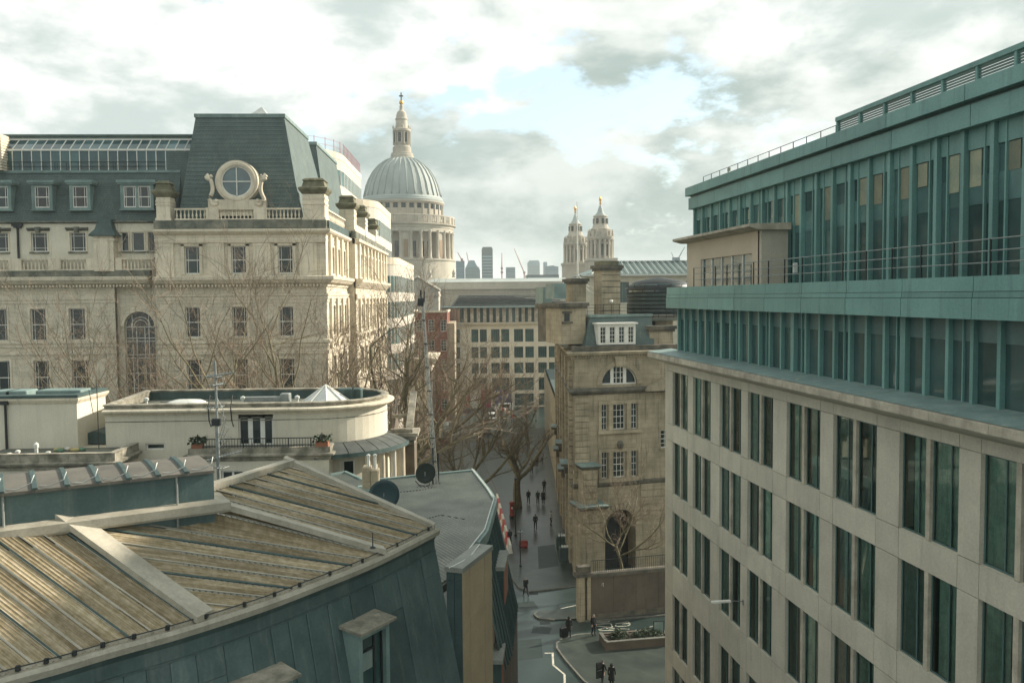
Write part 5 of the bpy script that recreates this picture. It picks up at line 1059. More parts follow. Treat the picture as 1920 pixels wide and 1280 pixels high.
# ------------------------------------------------------------------ older stone building with rusticated corner, right of the street
def corner_stone_building():
    Yc = 84.0; c = atY(1075, 800, Yc); ang = R_(13); fr = Frame((c.x, Yc), ang)
    B = empty('rusticated_stone_building', (c.x, Yc, 0), 'older warm stone building with rusticated piers, lunette window and slate mansard', 'building', None, ang)
    F = Fac(B); S_, P_, D_ = M['bath'], M['bath'], M['bath_dirty']
    U = lambda px, py=800, v=0: fr.u(px, py, v); Z = lambda px, py, v=0: fr.z(px, py, v)
    UE = 14.0
    zcor = Z(1150, 664); zs = Z(1150, 733); zb2 = Z(1150, 902)
    tri = [(1128.5,1139),(1150,1172.5),(1184,1195)]
    hol = [(U(a), U(b), Z(1160,805), Z(1160,757)) for a, b in tri]+[(U(a), U(b), Z(1160,895), Z(1160,846)) for a, b in tri]+[(U(1239,830), U(1256,830), Z(1240,840), Z(1240,806))]
    obj('wall', F.mb().wall(0.02, UE, zb2, zs, hol, 0.3), S_, B)
    for i, h in enumerate(hol): F.window(*h, v=0.22, style=GRID33 if i in (1, 4) else ((0.5,), ((0.25,0.04),(0.5,0.07),(0.75,0.04)), 0.04), sill=P_)
    for za, zb in ((805, 757), (895, 846)):     # frame round each triple window
        m = F.mb(); a, b = U(1122), U(1201); m.box(a, a+0.3, -0.12, -0.002, Z(1160,za)-0.1, Z(1160,zb)+0.35).box(b-0.3, b, -0.12, -0.002, Z(1160,za)-0.1, Z(1160,zb)+0.35).box(a+0.3, b-0.3, -0.12, -0.002, Z(1160,zb), Z(1160,zb)+0.35)
        m.box(a-0.1, b+0.1, -0.28, -0.002, Z(1160,za)-0.35, Z(1160,za)-0.1)
        for p in (1144.5, 1178): q = U(p); m.box(q-0.2, q+0.2, -0.16, -0.002, Z(1160,za)-0.1, Z(1160,zb))
        obj('window_surround', m, P_, B)
    obj('carved_panel', F.mb().box(U(1131), U(1192), -0.06, -0.002, Z(1160,838), Z(1160,813)).box(U(1136), U(1187), -0.1, -0.06, Z(1160,834), Z(1160,817)), P_, B)
    obj('cartouche', F.mb().lathe([(0.0,-0.45),(0.25,-0.35),(0.36,0.0),(0.25,0.35),(0.0,0.45)], 10, (U(1162), -0.12)), D_, B, smooth=True).location.z = Z(1160, 833)
    # lunette storey
    lc, lz, lr = U(1161), Z(1161,720), (U(1194)-U(1128))/2; m = F.mb(); NS = 24
    arc = [(lc-lr*math.cos(math.pi*k/NS), lz+lr*0.98*math.sin(math.pi*k/NS)) for k in range(NS+1)]
    for k in range(NS):
        (xa, za), (xb, zb) = arc[k], arc[k+1]; m.add([(xa,0,za),(xb,0,zb),(xb,0,zcor),(xa,0,zcor)], [(0,1,2,3)]); m.add([(xa,0,za),(xb,0,zb),(xb,0.4,zb),(xa,0.4,za)], [(3,2,1,0)])
    m.add([(0.02,0,zs),(arc[0][0],0,zs),(arc[0][0],0,zcor),(0.02,0,zcor)], [(0,1,2,3)]); m.add([(arc[-1][0],0,zs),(UE,0,zs),(UE,0,zcor),(arc[-1][0],0,zcor)], [(0,1,2,3)]); m.add([(arc[0][0],0,zs),(arc[-1][0],0,zs),(arc[-1][0],0,lz),(arc[0][0],0,lz)], [(0,1,2,3)])
    obj('wall', m, S_, B)
    lw = F.mb()
    for f in (0.32, 0.68, 0.44, 0.56): x = lc-lr+2*lr*f; t = 0.17 if f in (0.32, 0.68) else 0.03; lw.box(x-t, x+t, 0.2, 0.32, lz, lz+math.sqrt(max(0.01,lr*lr-(x-lc)**2))*0.97)
    for q in (0.33, 0.62): lw.box(lc-lr*0.34, lc+lr*0.34, 0.22, 0.3, lz+lr*q-0.03, lz+lr*q+0.03)
    lw.tube([(x,0.26,z) for x, z in arc], 0.07, 4).box(lc-lr,lc+lr,0.18,0.34,lz-0.02,lz+0.12); lo = obj('lunette_window', lw, M['white'], B)
    obj('pane', F.mb().add([(x,0.36,z) for x, z in arc], [tuple(range(NS,-1,-1))]), M['glass'], lo)
    obj('archivolt', F.mb().rings([[(lc-r*math.cos(a), v, lz+r*0.98*math.sin(a)) for r, v in ((lr,-0.002),(lr,-0.16),(lr+0.5,-0.16),(lr+0.56,-0.002))] for a in [math.pi*k/24 for k in range(25)]], False, False), P_, lo)
    obj('keystone', F.mb().extr([(lc-0.42,lz+lr-0.15),(lc+0.42,lz+lr-0.15),(lc+0.6,lz+lr+0.95),(lc-0.6,lz+lr+0.95)], -0.36, -0.17), P_, lo)
    # mouldings returning along the street face
    ds = ray(972, 556); sa = math.atan2(ds.y, ds.x); LS = 97.0        # street face direction
    dv = Matrix.Rotation(-ang, 2) @ Vector((math.cos(sa), math.sin(sa))); far = (dv.x*LS, dv.y*LS); mid = (dv.x*33, dv.y*33)
    path = [mid, (0.0, 0.0), (UE, 0.0)]
    def run(nm, prof, mm): return obj(nm, F.mb().sweep(path, prof), mm, B)
    run('cornice', [(-0.2,zcor-0.35),(0.06,zcor-0.35),(0.12,zcor-0.12),(0.5,zcor),(0.62,zcor+0.2),(0.62,zcor+0.3),(-0.3,zcor+0.36)], P_)
    run('blocking_course', [(-0.4,zcor+0.34),(0.1,zcor+0.34),(0.1,zcor+0.85),(-0.4,zcor+0.88)], D_)
    run('string_course', [(-0.2,zs-0.3),(0.05,zs-0.3),(0.4,zs-0.05),(0.5,zs+0.1),(0.5,zs+0.22),(-0.2,zs+0.5)], D_)
    run('string_course', [(-0.2,zb2-0.5),(0.06,zb2-0.5),(0.25,zb2-0.25),(0.3,zb2),(-0.2,zb2+0.08)], D_)
    dm = MB().box(-0.06,0.06,-0.45,-0.05,0,0.16).mesh('dentil', P_)
    for k in range(30): F.put('dentil', dm, 0.3+k*0.3, 0, zcor-0.22)
    # rusticated courses: separate stone blocks
    def courses(fac, u0, u1, z0, z1, pitch, name='stone_block', d=0.1, mm=None, breaks=()):
        n = int((z1-z0)/pitch)
        if n < 1: return
        p = (z1-z0)/n; me = cached(('blk', round(u1-u0,2), round(p,3), d, (mm or S_).name), lambda: MB().box(0.0, u1-u0, -d, 0.0, 0.06, p-0.01).mesh(name, mm or S_))
        for k in range(n): fac.put(name, me, u0, 0, z0+k*p)
    ph = Z(1150,760)-Z(1150,771)
    courses(F, 0.12, U(1104), zb2, zs-0.5, ph, d=0.14); 
    courses(F, 0.12, U(1104), zs+0.5, zcor-0.4, 1.0, d=0.06)
    # rusticated base with the great arch
    ac, ar, az = U(1163), (U(1192)-U(1134))/2, Z(1163, 985); m = F.mb(); arc = [(ac-ar*math.cos(math.pi*k/NS), az+ar*math.sin(math.pi*k/NS)) for k in range(NS+1)]; ztb = zb2-0.4
    for k in range(NS):
        (xa, za), (xb, zb) = arc[k], arc[k+1]; m.add([(xa,0,za),(xb,0,zb),(xb,0,ztb),(xa,0,ztb)], [(0,1,2,3)]); m.add([(xa,0,za),(xb,0,zb),(xb,2.0,zb),(xa,2.0,za)], [(3,2,1,0)])
    for p, q in ((0.02, ac-ar), (ac+ar, UE)): m.add([(p,0,0),(q,0,0),(q,0,ztb),(p,0,ztb)], [(0,1,2,3)])
    m.add([(ac-ar,0,0),(ac-ar,2,0),(ac-ar,2,az),(ac-ar,0,az)], [(0,1,2,3)]); m.add([(ac+ar,0,0),(ac+ar,2,0),(ac+ar,2,az),(ac+ar,0,az)], [(3,2,1,0)])
    obj('base_wall', m, S_, B)
    obj('arch_recess', F.mb().box(ac-ar-0.5, ac+ar+0.5, 2.0, 2.2, 0, az+ar+0.5), M['dark_metal'], B)
    for (p, q) in ((ac+ar+0.5, UE-0.2),): courses(F, p, q, 5.2, ztb, 0.62, d=0.1)
    for k in range(15):
        a0, a1 = math.pi*k/15+0.02, math.pi*(k+1)/15-0.02; m = F.mb(); m.rings([[(ac-r*math.cos(a), v, az+r*math.sin(a)) for r, v in ((ar,-0.002),(ar,-0.12),(ar+0.65,-0.12),(ar+0.65,-0.002))] for a in (a0, a1)], True); obj('voussoir', m, S_, B)
    courses(F, ac-ar-0.75, ac-ar-0.04, 5.2, az, 0.62, d=0.1)
    F.window(U(1237,1010), U(1250,1010), Z(1242,1035), Z(1242,1003), v=0.02, style=GRID22)
    # projecting corner bay with flat lead tops
    for (a, b, py, v, mm) in ((1090, 1134, 948, 2.6, S_), (1094, 1120, 872, 1.7, S_)):
        u0, u1 = U(a,950,-v), U(b,950,-v); zt = Z((a+b)/2, py, -v); f = Fac(B, (0,-v,0))
        zl = 0 if v > 1 else zb2-1.2
        obj('corner_bay', F.mb().box(u0, u1, -v, -0.003, zl, zt-0.2), S_, B); courses(f, u0+0.05, u1-0.05, max(zl,5), zt-0.8, 0.62, d=0.16)
        obj('bay_cornice', F.mb().sweep([(u0,0),(u0,-v),(u1,-v),(u1,0)], [(-0.2,zt-0.45),(0.1,zt-0.45),(0.3,zt-0.15),(0.36,zt-0.1),(-0.2,zt-0.1)]), D_, B)
        obj('bay_roof', F.mb().box(u0-0.34, u1+0.34, -v-0.34, -0.003, zt-0.1, zt), M['lead'], B)
    # street face: wall, pilaster piers of blocks, windows, small lead balconies
    FS = Fac(B, (0,0,0), math.atan2(-dv.y, -dv.x)); # local u runs from the far end towards the corner when offset
    FS = Fac(B, (far[0], far[1], 0), math.atan2(-dv.y, -dv.x)); zst = zcor
    Ls = LS
    cent = [Ls-4.5-6.2*k for k in range(5)]
    hol = [(u-0.8, u+0.8, z, z+2.6) for u in cent for z in (7.0, 11.5, 15.4, 19.2)]
    obj('street_wall', FS.mb().wall(Ls-33, Ls-0.02, 0, zst, hol, 0.35), S_, B)
    obj('street_wall', FS.mb().wall(0, Ls-33.02, 0, zst-9.5, [], 0.3), S_, B)
    obj('street_mass', FS.mb().box(0, Ls-33, 0.4, 10, 0, zst-9.6), M['lead_dark'], B)
    for h in hol: FS.window(*h, v=0.25, style=GRID22, surround=(0.22,0.1,P_))
    for k in range(6):
        u = Ls-1.5-6.2*k; courses(FS, u-0.85, u+0.75, 1.0, zst-0.6, 0.66, d=0.42)
    for k in range(5):
        zb = 8.6 if k % 2 else 10.4; u = cent[k]; o = obj('balcony', FS.mb().box(u-1.3, u+1.3, -1.1, -0.002, zb, zb+0.25).extr([(u-1.1,zb),(u+1.1,zb),(u+0.8,zb-0.8),(u-0.8,zb-0.8)], -0.7, -0.002), D_, B); obj('lead_top', FS.mb().box(u-1.36,u+1.36,-1.16,-0.002,zb+0.25,zb+0.32), M['lead'], o)
    obj('back_mass', F.mb().prism([(0.6,0.5),(UE,0.5),(UE,16),(mid[0]+0.7,mid[1]),(mid[0]*0.5+0.6,mid[1]*0.5)], zs, zcor+0.4), S_, B)
    obj('end_face', F.mb().prism([(mid[0]+0.05,mid[1]-0.3),(mid[0]+9,mid[1]-0.3),(mid[0]+9,mid[1]),(mid[0]+0.05,mid[1])], 0, zcor), S_, B)
    # mansard with dormer of four sashes
    v0 = 0.6; a0, a1 = U(1096,650,v0), U(1228,650,v0); zr0 = zcor+0.4; zr1 = Z(1160,592,1.8); b0, b1 = U(1106,592,1.8), U(1222,592,1.8)
    obj('mansard_roof', F.mb().rings([[(a0,v0,zr0),(a1,v0,zr0),(a1+1,12,zr0),(a0+1,12,zr0)],[(b0,1.9,zr1),(b1,1.9,zr1),(b1,11,zr1),(b0,11,zr1)]], True), M['slate'], B)
    for k in range(1, 14):
        f = k/14; y = v0+1.3*f; z = zr0+(zr1-zr0)*f; obj('slate_course', F.mb().extx([(y-0.03,z-0.05),(y+0.03,z),(y+0.03,z-0.06)], a0+(b0-a0)*f+0.03, a1+(b1-a1)*f-0.03), M['slate'], B)
    obj('lead_roll', F.mb().box(b0-0.1, b1+0.1, 1.75, 2.2, zr1-0.1, zr1+0.16), M['lead'], B)
    du0, du1, dz0, dz1 = U(1124,630), U(1194,630), Z(1160,646), Z(1160,608); nw = 4; st = (du1-du0)/nw
    hd = [(du0+st*k+st*0.2, du0+st*(k+1)-st*0.2, dz0+0.15, dz1-0.25) for k in range(nw)]
    dd = obj('dormer', F.mb().wall(du0, du1, dz0, dz1, hd, 0.12, y=0.3).add([(du0,0.3,dz0),(du0,3,dz0),(du0,3,dz1),(du0,0.3,dz1)],[(3,2,1,0)]).add([(du1,0.3,dz0),(du1,3,dz0),(du1,3,dz1),(du1,0.3,dz1)],[(0,1,2,3)]).box(du0-0.15,du1+0.2,0.1,3,dz1,dz1+0.16), M['white'], B)
    for h in hd:
        w, hh = round(h[1]-h[0],3), round(h[3]-h[2],3); stl = ((0.5,),((0.25,0.03),(0.5,0.05),(0.75,0.03)),0.035)
        F.put('window', cached(('win',w,hh,stl,'white_paint'), lambda: bars_mesh(w,hh,stl,M['white'])), h[0], 0.36, h[2], dd); F.put('pane', cached(('pane',w,hh,'dark_window_glass'), lambda: MB().box(0.01,w-0.01,0.045,0.055,0.01,hh-0.01).mesh('pane',M['glass'])), h[0], 0.36, h[2], dd)
    # corner turret block and stepped chimneys over the street face
    def blk(nm, px0, px1, pyt, pyb, v, dep, mm, cap=True):
        u0, u1 = U(px0,600,v), U(px1,600,v); zt, zb = Z((px0+px1)/2, pyt, v), Z((px0+px1)/2, pyb, v); o = obj(nm, F.mb().box(u0,u1,v,v+dep,zb,zt), mm, B)
        if cap: obj('cap', F.mb().box(u0-0.3,u1+0.3,v-0.3,v+dep+0.3,zt,zt+0.35).box(u0-0.15,u1+0.15,v-0.15,v+dep+0.15,zt-0.25,zt), D_, o)
        return o
    blk('turret', 1052, 1098, 574, 645, 2.0, 5, S_); blk('turret_window', 1058, 1068, 588, 602, 1.97, 0.3, M['glass'], False)
    obj('turret_sill', F.mb().box(U(1055,600,2)-0.1, U(1071,600,2)+0.1, 1.75, 1.999, Z(1062,606,2), Z(1062,603,2)).box(U(1056,600,2)-0.1, U(1070,600,2)+0.1, 1.8, 1.999, Z(1062,587,2), Z(1062,584,2)), D_, B)
    blk('turret', 1028, 1050, 575, 640, 14, 4, D_); blk('lead_stack', 1040, 1062, 531, 560, 5, 3, M['lead'], False); blk('lead_stack', 1018, 1035, 538, 575, 20, 3, M['lead'], False)
    blk('chimney', 1129, 1163, 503, 592, 5.0, 2.4, S_); c0 = blk('chimney_pot_block', 1130, 1160, 489, 503, 5.0, 2.4, M['mossy'], False)
    blk('chimney', 1075, 1099, 528, 566, 7, 2.5, S_)
    for k in range(7): obj('stone_band', F.mb().box(U(1129,550,5)-0.04, U(1163,550,5)+0.04, 4.96, 5.0-0.002, Z(1145,582-11*k,5), Z(1145,581-11*k,5)), D_, B)
    obj('deck', F.mb().box(b0+0.2, UE, 2.2, 14, zr1-0.6, zr1-0.3), M['felt'], B)
    # plant enclosure: dark rounded drum with flat roof
    zt = Z(1230, 545, 6); pe = empty('plant_enclosure', F.T @ Vector((0,0,0)) if False else fr.w(U(1236,560,8), 8, 0), 'dark louvred drum-shaped plant enclosure with flat roof behind the chimney', 'plant room'); rr = (U(1290,560,8)-U(1181,560,8))/2; zb = zr1-0.6
    ztd = fr.z(1236, 548, 8)
    obj('drum', MB().lathe([(rr,zb),(rr,ztd)], 32), M['lead_dark'], pe, smooth=True)
    for k in range(7): obj('louvre_ring', MB().lathe([(rr+0.01,zb+0.4+(ztd-zb)*k/7),(rr+0.1,zb+0.34+(ztd-zb)*k/7),(rr+0.01,zb+0.5+(ztd-zb)*k/7)], 32), M['dark_metal'], pe, smooth=True)
    zrf = fr.z(1236, 528, 8); obj('glass_band', MB().lathe([(rr*0.94,ztd),(rr*0.94,zrf-0.3)], 24), M['glass_sky'], pe)
    obj('roof', MB().lathe([(rr*1.04,ztd+0.25),(rr*1.06,ztd+0.45),(rr*0.8,zrf),(0.01,zrf+0.55)], 32), M['dark_metal'], pe, smooth=True)
    for k in range(16): a = 2*math.pi*k/16; obj('strut', MB().bar((rr*math.cos(a),rr*math.sin(a),ztd-0.1),(rr*1.02*math.cos(a+0.15),rr*1.02*math.sin(a+0.15),zrf-0.3),0.06), M['dark_metal'], pe)
    # roof railings, lamp, flagpole with stay, hatch
    rl = F.mb(); zq = zr1
    for z in (zq+0.5, zq+0.85, zq+1.15): rl.tube([(b0,2.6,z),(UE,2.6,z)], 0.02, 4)
    for k in range(14): q = b0+(UE-b0)*k/13; rl.box(q-0.025,q+0.025,2.58,2.63,zq-0.3,zq+1.16)
    obj('roof_railing', rl, M['dark_metal'], B)
    obj('bulkhead_lamp', F.mb().lathe([(0.0,-0.2),(0.18,-0.14),(0.2,0),(0.18,0.14),(0.0,0.2)], 10, (U(1146,565,4.7), 4.7)), M['white'], B, smooth=True).location.z = Z(1146,565,4.7)
    fp = fr.w(U(1083,560,7.5), 7.5, Z(1083,566,7.5)); ft = Z(1083,379,7.5); p = empty('flagpole', fp, 'tall white flagpole on the roof of the rusticated building', 'flagpole')
    obj('pole', MB().tube([(0,0,0),(0,0,3),(0,0,ft-fp.z)], [0.11,0.1,0.04], 8).lathe([(0,ft-fp.z-0.08),(0.07,ft-fp.z),(0,ft-fp.z+0.08)], 6), M['white'], p)
    obj('stay', MB().tube([(0.05,0,2.9),(2.4,0.2,0.4)], 0.05, 5).tube([(0.05,0,2.4),(2.0,0.2,0.4)], 0.04, 5), M['white_metal'], p)
    # small pediment over the doorway to the right
    pz = Z(1240,722,-0.8); pu = U(1252,730,-0.8); pd = obj('pediment', F.mb().extr([(pu-2.4,pz-0.55),(pu+2.4,pz-0.55),(pu+2.4,pz-0.35),(pu,pz+0.75),(pu-2.4,pz-0.35)], -0.9, -0.003), P_, B)
    # upper right block next to the office
    blk('side_block', 1218, 1262, 617, 665, 1.0, 6, S_); blk('side_block', 1229, 1262, 597, 612, 3.0, 6, S_)
    return fr
CORNER = corner_stone_building()
# ------------------------------------------------------------------ white curved modern block behind the mansard building
def white_block():
    B = empty('white_curved_office', (-20, 145, 0), 'white modern office of stacked rounded blocks with red railing on its roof', 'building'); F = Fac(B, (20, -145, 0))
    wm = mat('white_render', (0.55,0.51,0.43), (0.48,0.45,0.38), 0.4, 0.8, streak=0.1)
    def rounded(xr, Y0, Y1, xl, r, n=8): return [(xl,Y0)]+[(xr-r+r*math.sin(a), Y0+r-r*math.cos(a)) for a in [math.pi/2*k/n for k in range(n+1)]]+[(xr,Y1),(xl,Y1)]
    def mass(pxr, Y0, Y1, pyt, xl, r, rows, name):
        xr = atY(pxr, 500, Y0+r).x; zt = atY(pxr, pyt, Y0+r).z; poly = rounded(xr, Y0, Y1, xl, r)
        w = obj(name, F.mb().prism(poly, 0, zt-0.4), wm, B); obj('parapet', F.mb().sweep(poly[:-1], [(-0.3,zt-0.4),(0.06,zt-0.4),(0.06,zt+0.7),(-0.3,zt+0.7)]), M['portland_plain'], B)
        z = zt-2.2
        for q in range(rows):     # window bands with mullions, following the curve
            zb = z-2.6
            obj('pane', F.mb().sweep(poly[:-1], [(0.015,zb),(0.03,zb),(0.03,z),(0.015,z)]), M['glass_teal_cast'], w)
            L = 0; pts = poly[:-1]
            for i in range(len(pts)-1):
                a, b = Vector(pts[i]), Vector(pts[i+1]); n = max(1, int((b-a).length/1.7))
                for k in range(n): p = a.lerp(b, k/n); obj('mullion', F.mb().box(p.x-0.09,p.x+0.09,p.y-0.09,p.y+0.09,zb,z), M['white'], w)
            obj('spandrel', F.mb().sweep(poly[:-1], [(0.0,zb-1.5),(0.12,zb-1.5),(0.12,zb),(0.0,zb)]), wm, w)
            z = zb-1.5
        return poly, zt
    p1, z1 = mass(648, 140, 175, 300, -44, 12, 4, 'drum')
    mass(713, 134, 160, 388, -40, 7, 5, 'middle_block')
    mass(748, 134.5, 172, 492, -40, 4, 6, 'street_block')
    pm = MB().box(-0.035,0.035,-0.035,0.035,0,2.1).mesh('scaffold_post', M['red'])
    top = p1[:-1]
    for i in range(len(top)-1):
        a, b = Vector(top[i]), Vector(top[i+1]); n = max(1, int((b-a).length/1.6))
        for k in range(n):
            p = a.lerp(b, k/n); q = link('scaffold_post', pm, B, (p.x+20, p.y-145, z1+0.6))
    for z in (z1+1.5, z1+2.5): obj('red_rail', F.mb().tube([(p[0],p[1],z) for p in top], 0.022, 4), M['red'], B)
    # glazed pyramid seen over the mansard
    c = atY(488, 214, 120); tag(obj('glass_pyramid', MB().add([(-2.3,-2.3,0),(2.3,-2.3,0),(2.3,2.3,0),(-2.3,2.3,0),(0.2,0,2.6)], [(0,1,4),(1,2,4),(2,3,4),(3,0,4)]), M['white_metal'], None, (c.x, 120, c.z-1.6)), 'pale glazed pyramid peeping over the mansard roof', 'skylight')
    zz = atY(488,216,120).z-1.4; tag(obj('plant_house', MB().box(-4.5,4.5,-5,5,0,zz), M['slate'], None, (c.x, 122, 0)), 'slate-clad block carrying the glazed pyramid behind the mansard', 'building')
white_block()

# ------------------------------------------------------------------ cathedral
def cathedral():
    Y = 390.0; c = atY(757, 500, Y); s = Y/1600
    B = empty('domed_cathedral', (c.x, Y, 0), 'pale stone cathedral with ribbed lead dome, lantern and colonnaded drum', 'church'); F = Fac(B)
    S_ = mat('cathedral_stone', (0.50,0.455,0.37), (0.37,0.34,0.275), 0.12, 0.9, streak=0.4, streak_c=(0.22,0.21,0.17), rnd=0.04); L_ = mat('cathedral_lead', (0.40,0.44,0.41), (0.30,0.34,0.32), 0.1, 0.7, streak=0.4, streak_c=(0.50,0.53,0.48))
    Z = lambda py: atY(757, py, Y).z
    def P(*a): return [(r*s, Z(y)) for r, y in a]
    obj('dome', MB().lathe(P((72,377),(71,370),(69,362),(66,350),(61,337),(53,323),(43,311),(31,302),(20,297)), 64), L_, B, smooth=True)
    prof = P((71.4,371),(69.4,362),(66.4,350),(61.4,337),(53.4,323),(43.4,311),(31.4,302),(22,298))
    for k in range(32):
        a = 2*math.pi*k/32; m = MB()
        m.rings([[((r-0.3)*math.cos(a-0.016), (r-0.3)*math.sin(a-0.016), z), ((r+0.32)*math.cos(a-0.008), (r+0.32)*math.sin(a-0.008), z+0.1), ((r+0.32)*math.cos(a+0.008), (r+0.32)*math.sin(a+0.008), z+0.1), ((r-0.3)*math.cos(a+0.016), (r-0.3)*math.sin(a+0.016), z)] for r, z in prof], True); obj('dome_rib', m, L_, B, smooth=True)
    obj('dome_base_ring', MB().lathe(P((72,384),(75,383),(76,379),(74,378),(74,375),(72.5,374),(72,372)), 64), L_, B)
    # drum attic with square windows
    obj('drum_attic', MB().lathe(P((73,420),(73,388),(75,387),(77,384),(77,382),(70,381)), 64), S_, B)
    for k in range(32):
        a = 2*math.pi*(k+0.5)/32; o = link('window', cached('sqw', lambda: MB().box(-0.95,0.95,-0.02,0.06,0,2.5).mesh('window', M['glass'])), B, (73.1*s*math.sin(a), -73.1*s*math.cos(a), Z(396.5)), a)
        o = link('pilaster', cached('sqp', lambda: MB().box(-0.3,0.3,-0.35,0.1,0,6.6).mesh('pilaster', S_)), B, (73*s*math.sin(a+math.pi/32), -73*s*math.cos(a+math.pi/32), Z(413)), a+math.pi/32)
    # gallery balustrade and entablature
    obj('entablature', MB().lathe(P((88,440),(93,440),(93,433),(94,432),(94,429),(98,426.5),(98,425),(94,424),(94,422),(80,421)), 64), S_, B)
    obj('gallery_rail', MB().lathe(P((95,412.5),(96,412),(96,410),(94,409.5)), 64), S_, B)
    bm = MB().box(-0.16,0.16,-0.12,0.12,0,Z(412)-Z(424)).mesh('baluster', S_); bp = MB().box(-0.9,0.9,-0.2,0.2,0,Z(411)-Z(424)).mesh('pedestal', S_)
    for k in range(160):
        a = 2*math.pi*k/160; o = link('pedestal' if k % 5 == 0 else 'baluster', bp if k % 5 == 0 else bm, B, (95*s*math.sin(a), -95*s*math.cos(a), Z(424)), a)
    # peristyle
    obj('drum', MB().lathe([(77*s,Z(520)),(77*s,Z(436))], 64), S_, B)
    obj('drum_base', MB().lathe(P((96,535),(95,492),(97,491),(97,488),(78,487)), 64), S_, B)
    h = Z(437)-Z(488); col = MB().lathe([(1.05,0),(1.05,0.5),(0.82,0.8),(0.78,h*0.35),(0.68,h-1.4),(0.8,h-1.2),(1.05,h-0.5),(1.05,h)], 12).mesh('column', S_, True)
    nm = MB().box(-1.9,1.9,-0.6,4.0,0,h).mesh('niche_pier', S_); nn = MB().box(-0.9,0.9,-0.72,-0.6,0.5,h*0.66).mesh('niche', mat('niche_tan', (0.34,0.25,0.16), (0.26,0.19,0.13), 0.2, 0.9)); dw = MB().box(-0.9,0.9,-0.1,0.3,1.0,h*0.62).mesh('window', M['glass'])
    for k in range(32):
        a = 2*math.pi*k/32+0.03; link('column', col, B, (90.5*s*math.sin(a), -90.5*s*math.cos(a), Z(488)), a); b = a+math.pi/32
        if k % 4 == 0: o = link('niche_pier', nm, B, (88*s*math.sin(b), -88*s*math.cos(b), Z(488)), b); link('niche', nn, o)
        else: link('window', dw, B, (77.2*s*math.sin(b), -77.2*s*math.cos(b), Z(488)), b)
    # lantern
    obj('lantern', MB().lathe(P((20,299),(21,297),(21,292),(20,291),(20,288),(17,287),(17,277),(15,276),(14,272),(14,249),(16.5,247),(16.5,243),(14,242),(11,241),(10.5,226),(11.5,225),(11.5,223),(10,222),(9.5,217),(8,211),(4,207),(3.2,204),(3.5,199),(2,197)), 32), S_, B)
    obj('golden_ball', MB().lathe(P((0.3,197.5),(3.2,195.5),(4.2,192.5),(3.2,189.5),(0.3,187.5)), 14), M['gold'], B, smooth=True)
    m = MB(); m.box(-0.28,0.28,-0.2,0.2,Z(188),Z(174)).box(-0.95,0.95,-0.2,0.2,Z(181.5),Z(179)); obj('cross', m, mat('bronze_cross', (0.16,0.17,0.13), None, 1, 0.6), B)
    lc = MB().lathe([(0.36,0),(0.3,0.3),(0.27,5.2),(0.4,5.6)], 8).mesh('lantern_column', S_, True)
    for k in range(8):
        a = 2*math.pi*k/8+0.2
        for da in (-0.14, 0.14): link('lantern_column', lc, B, (15.3*s*math.sin(a+da), -15.3*s*math.cos(a+da), Z(272)), 0)
        link('lantern_window', cached('lwin', lambda: MB().box(-0.7,0.7,-0.05,0.1,0,4.2).mesh('lantern_window', M['glass'])), B, (14.1*s*math.sin(a+0.39), -14.1*s*math.cos(a+0.39), Z(268)), a+0.39)
        link('urn', cached('urn', lambda: MB().lathe([(0.25,0),(0.4,0.5),(0.15,1.2),(0.02,1.9)], 6).mesh('urn', S_, True)), B, (15.8*s*math.sin(a), -15.8*s*math.cos(a), Z(242)), 0)
    # nave, transept with pediment
    zl = atY(900, 530, 362).z; xw = atY(1056, 530, 362).x-c.x; xe = -42.0
    hol = [(x, x+3.0, z, z+6) for x in [2+11*k for k in range(9)] for z in (6.0, 19.0)]
    obj('nave_wall', Fac(B, (0, 362-Y, 0)).mb().wall(xe, xw, 0, zl-3.5, hol, 0.6), S_, B); f = Fac(B, (0, 362-Y, 0))
    for hh in hol: f.put('window', cached('nw', lambda: MB().box(0,3.0,0,0.1,0,6).mesh('window', M['glass'])), hh[0], 0.5, hh[2])
    obj('nave_cornice', f.mb().sweep([(xe,0),(xw,0)], [(-0.5,zl-4.6),(0.2,zl-4.6),(0.3,zl-3.4),(1.1,zl-2.8),(1.2,zl-2.4),(-0.5,zl-2.2)]), S_, B)
    obj('nave_parapet', f.mb().box(xe, xw, 0.0, 0.6, zl-2.3, zl).box(xe, xw, -0.12, 0.72, zl, zl+0.35), S_, B)
    dm = MB().box(-0.22,0.22,-0.9,0,0,0.7).mesh('bracket', S_)
    for k in range(70): f.put('bracket', dm, xe+1+k*(xw-xe)/71, 0, zl-4.1)
    pl = MB().box(-0.7,0.7,-0.4,0,0,12).mesh('pilaster', S_)
    for k in range(18): f.put('pilaster', pl, 0.0+k*5.5, 0, zl-17)
    obj('nave_roof', f.mb().extx([(0.8,zl-0.5),(10,zl+2.0),(26,zl+2.0),(36,zl-0.5)], xe, xw+2), L_, B)
    tx0, tx1 = atY(745, 540, 340).x-c.x, atY(822, 540, 340).x-c.x; za, zp = atY(780, 545, 340).z, atY(782, 519, 340).z; ft = Fac(B, (0, 340-Y, 0)); mx = (tx0+tx1)/2
    obj('transept', ft.mb().box(tx0, tx1, 0.3, 24, 0, za).box(tx0-0.3,tx1+0.3,-0.3,24,za-2.2,za-1.4), S_, B)
    pd = obj('pediment', ft.mb().extr([(tx0-0.6,za),(tx1+0.6,za),(mx,zp)], 0.3, 22), L_, B)
    obj('pediment_face', ft.mb().extr([(tx0+0.6,za+0.3),(tx1-0.6,za+0.3),(mx,zp-0.9)], 0.1, 0.29), S_, pd)
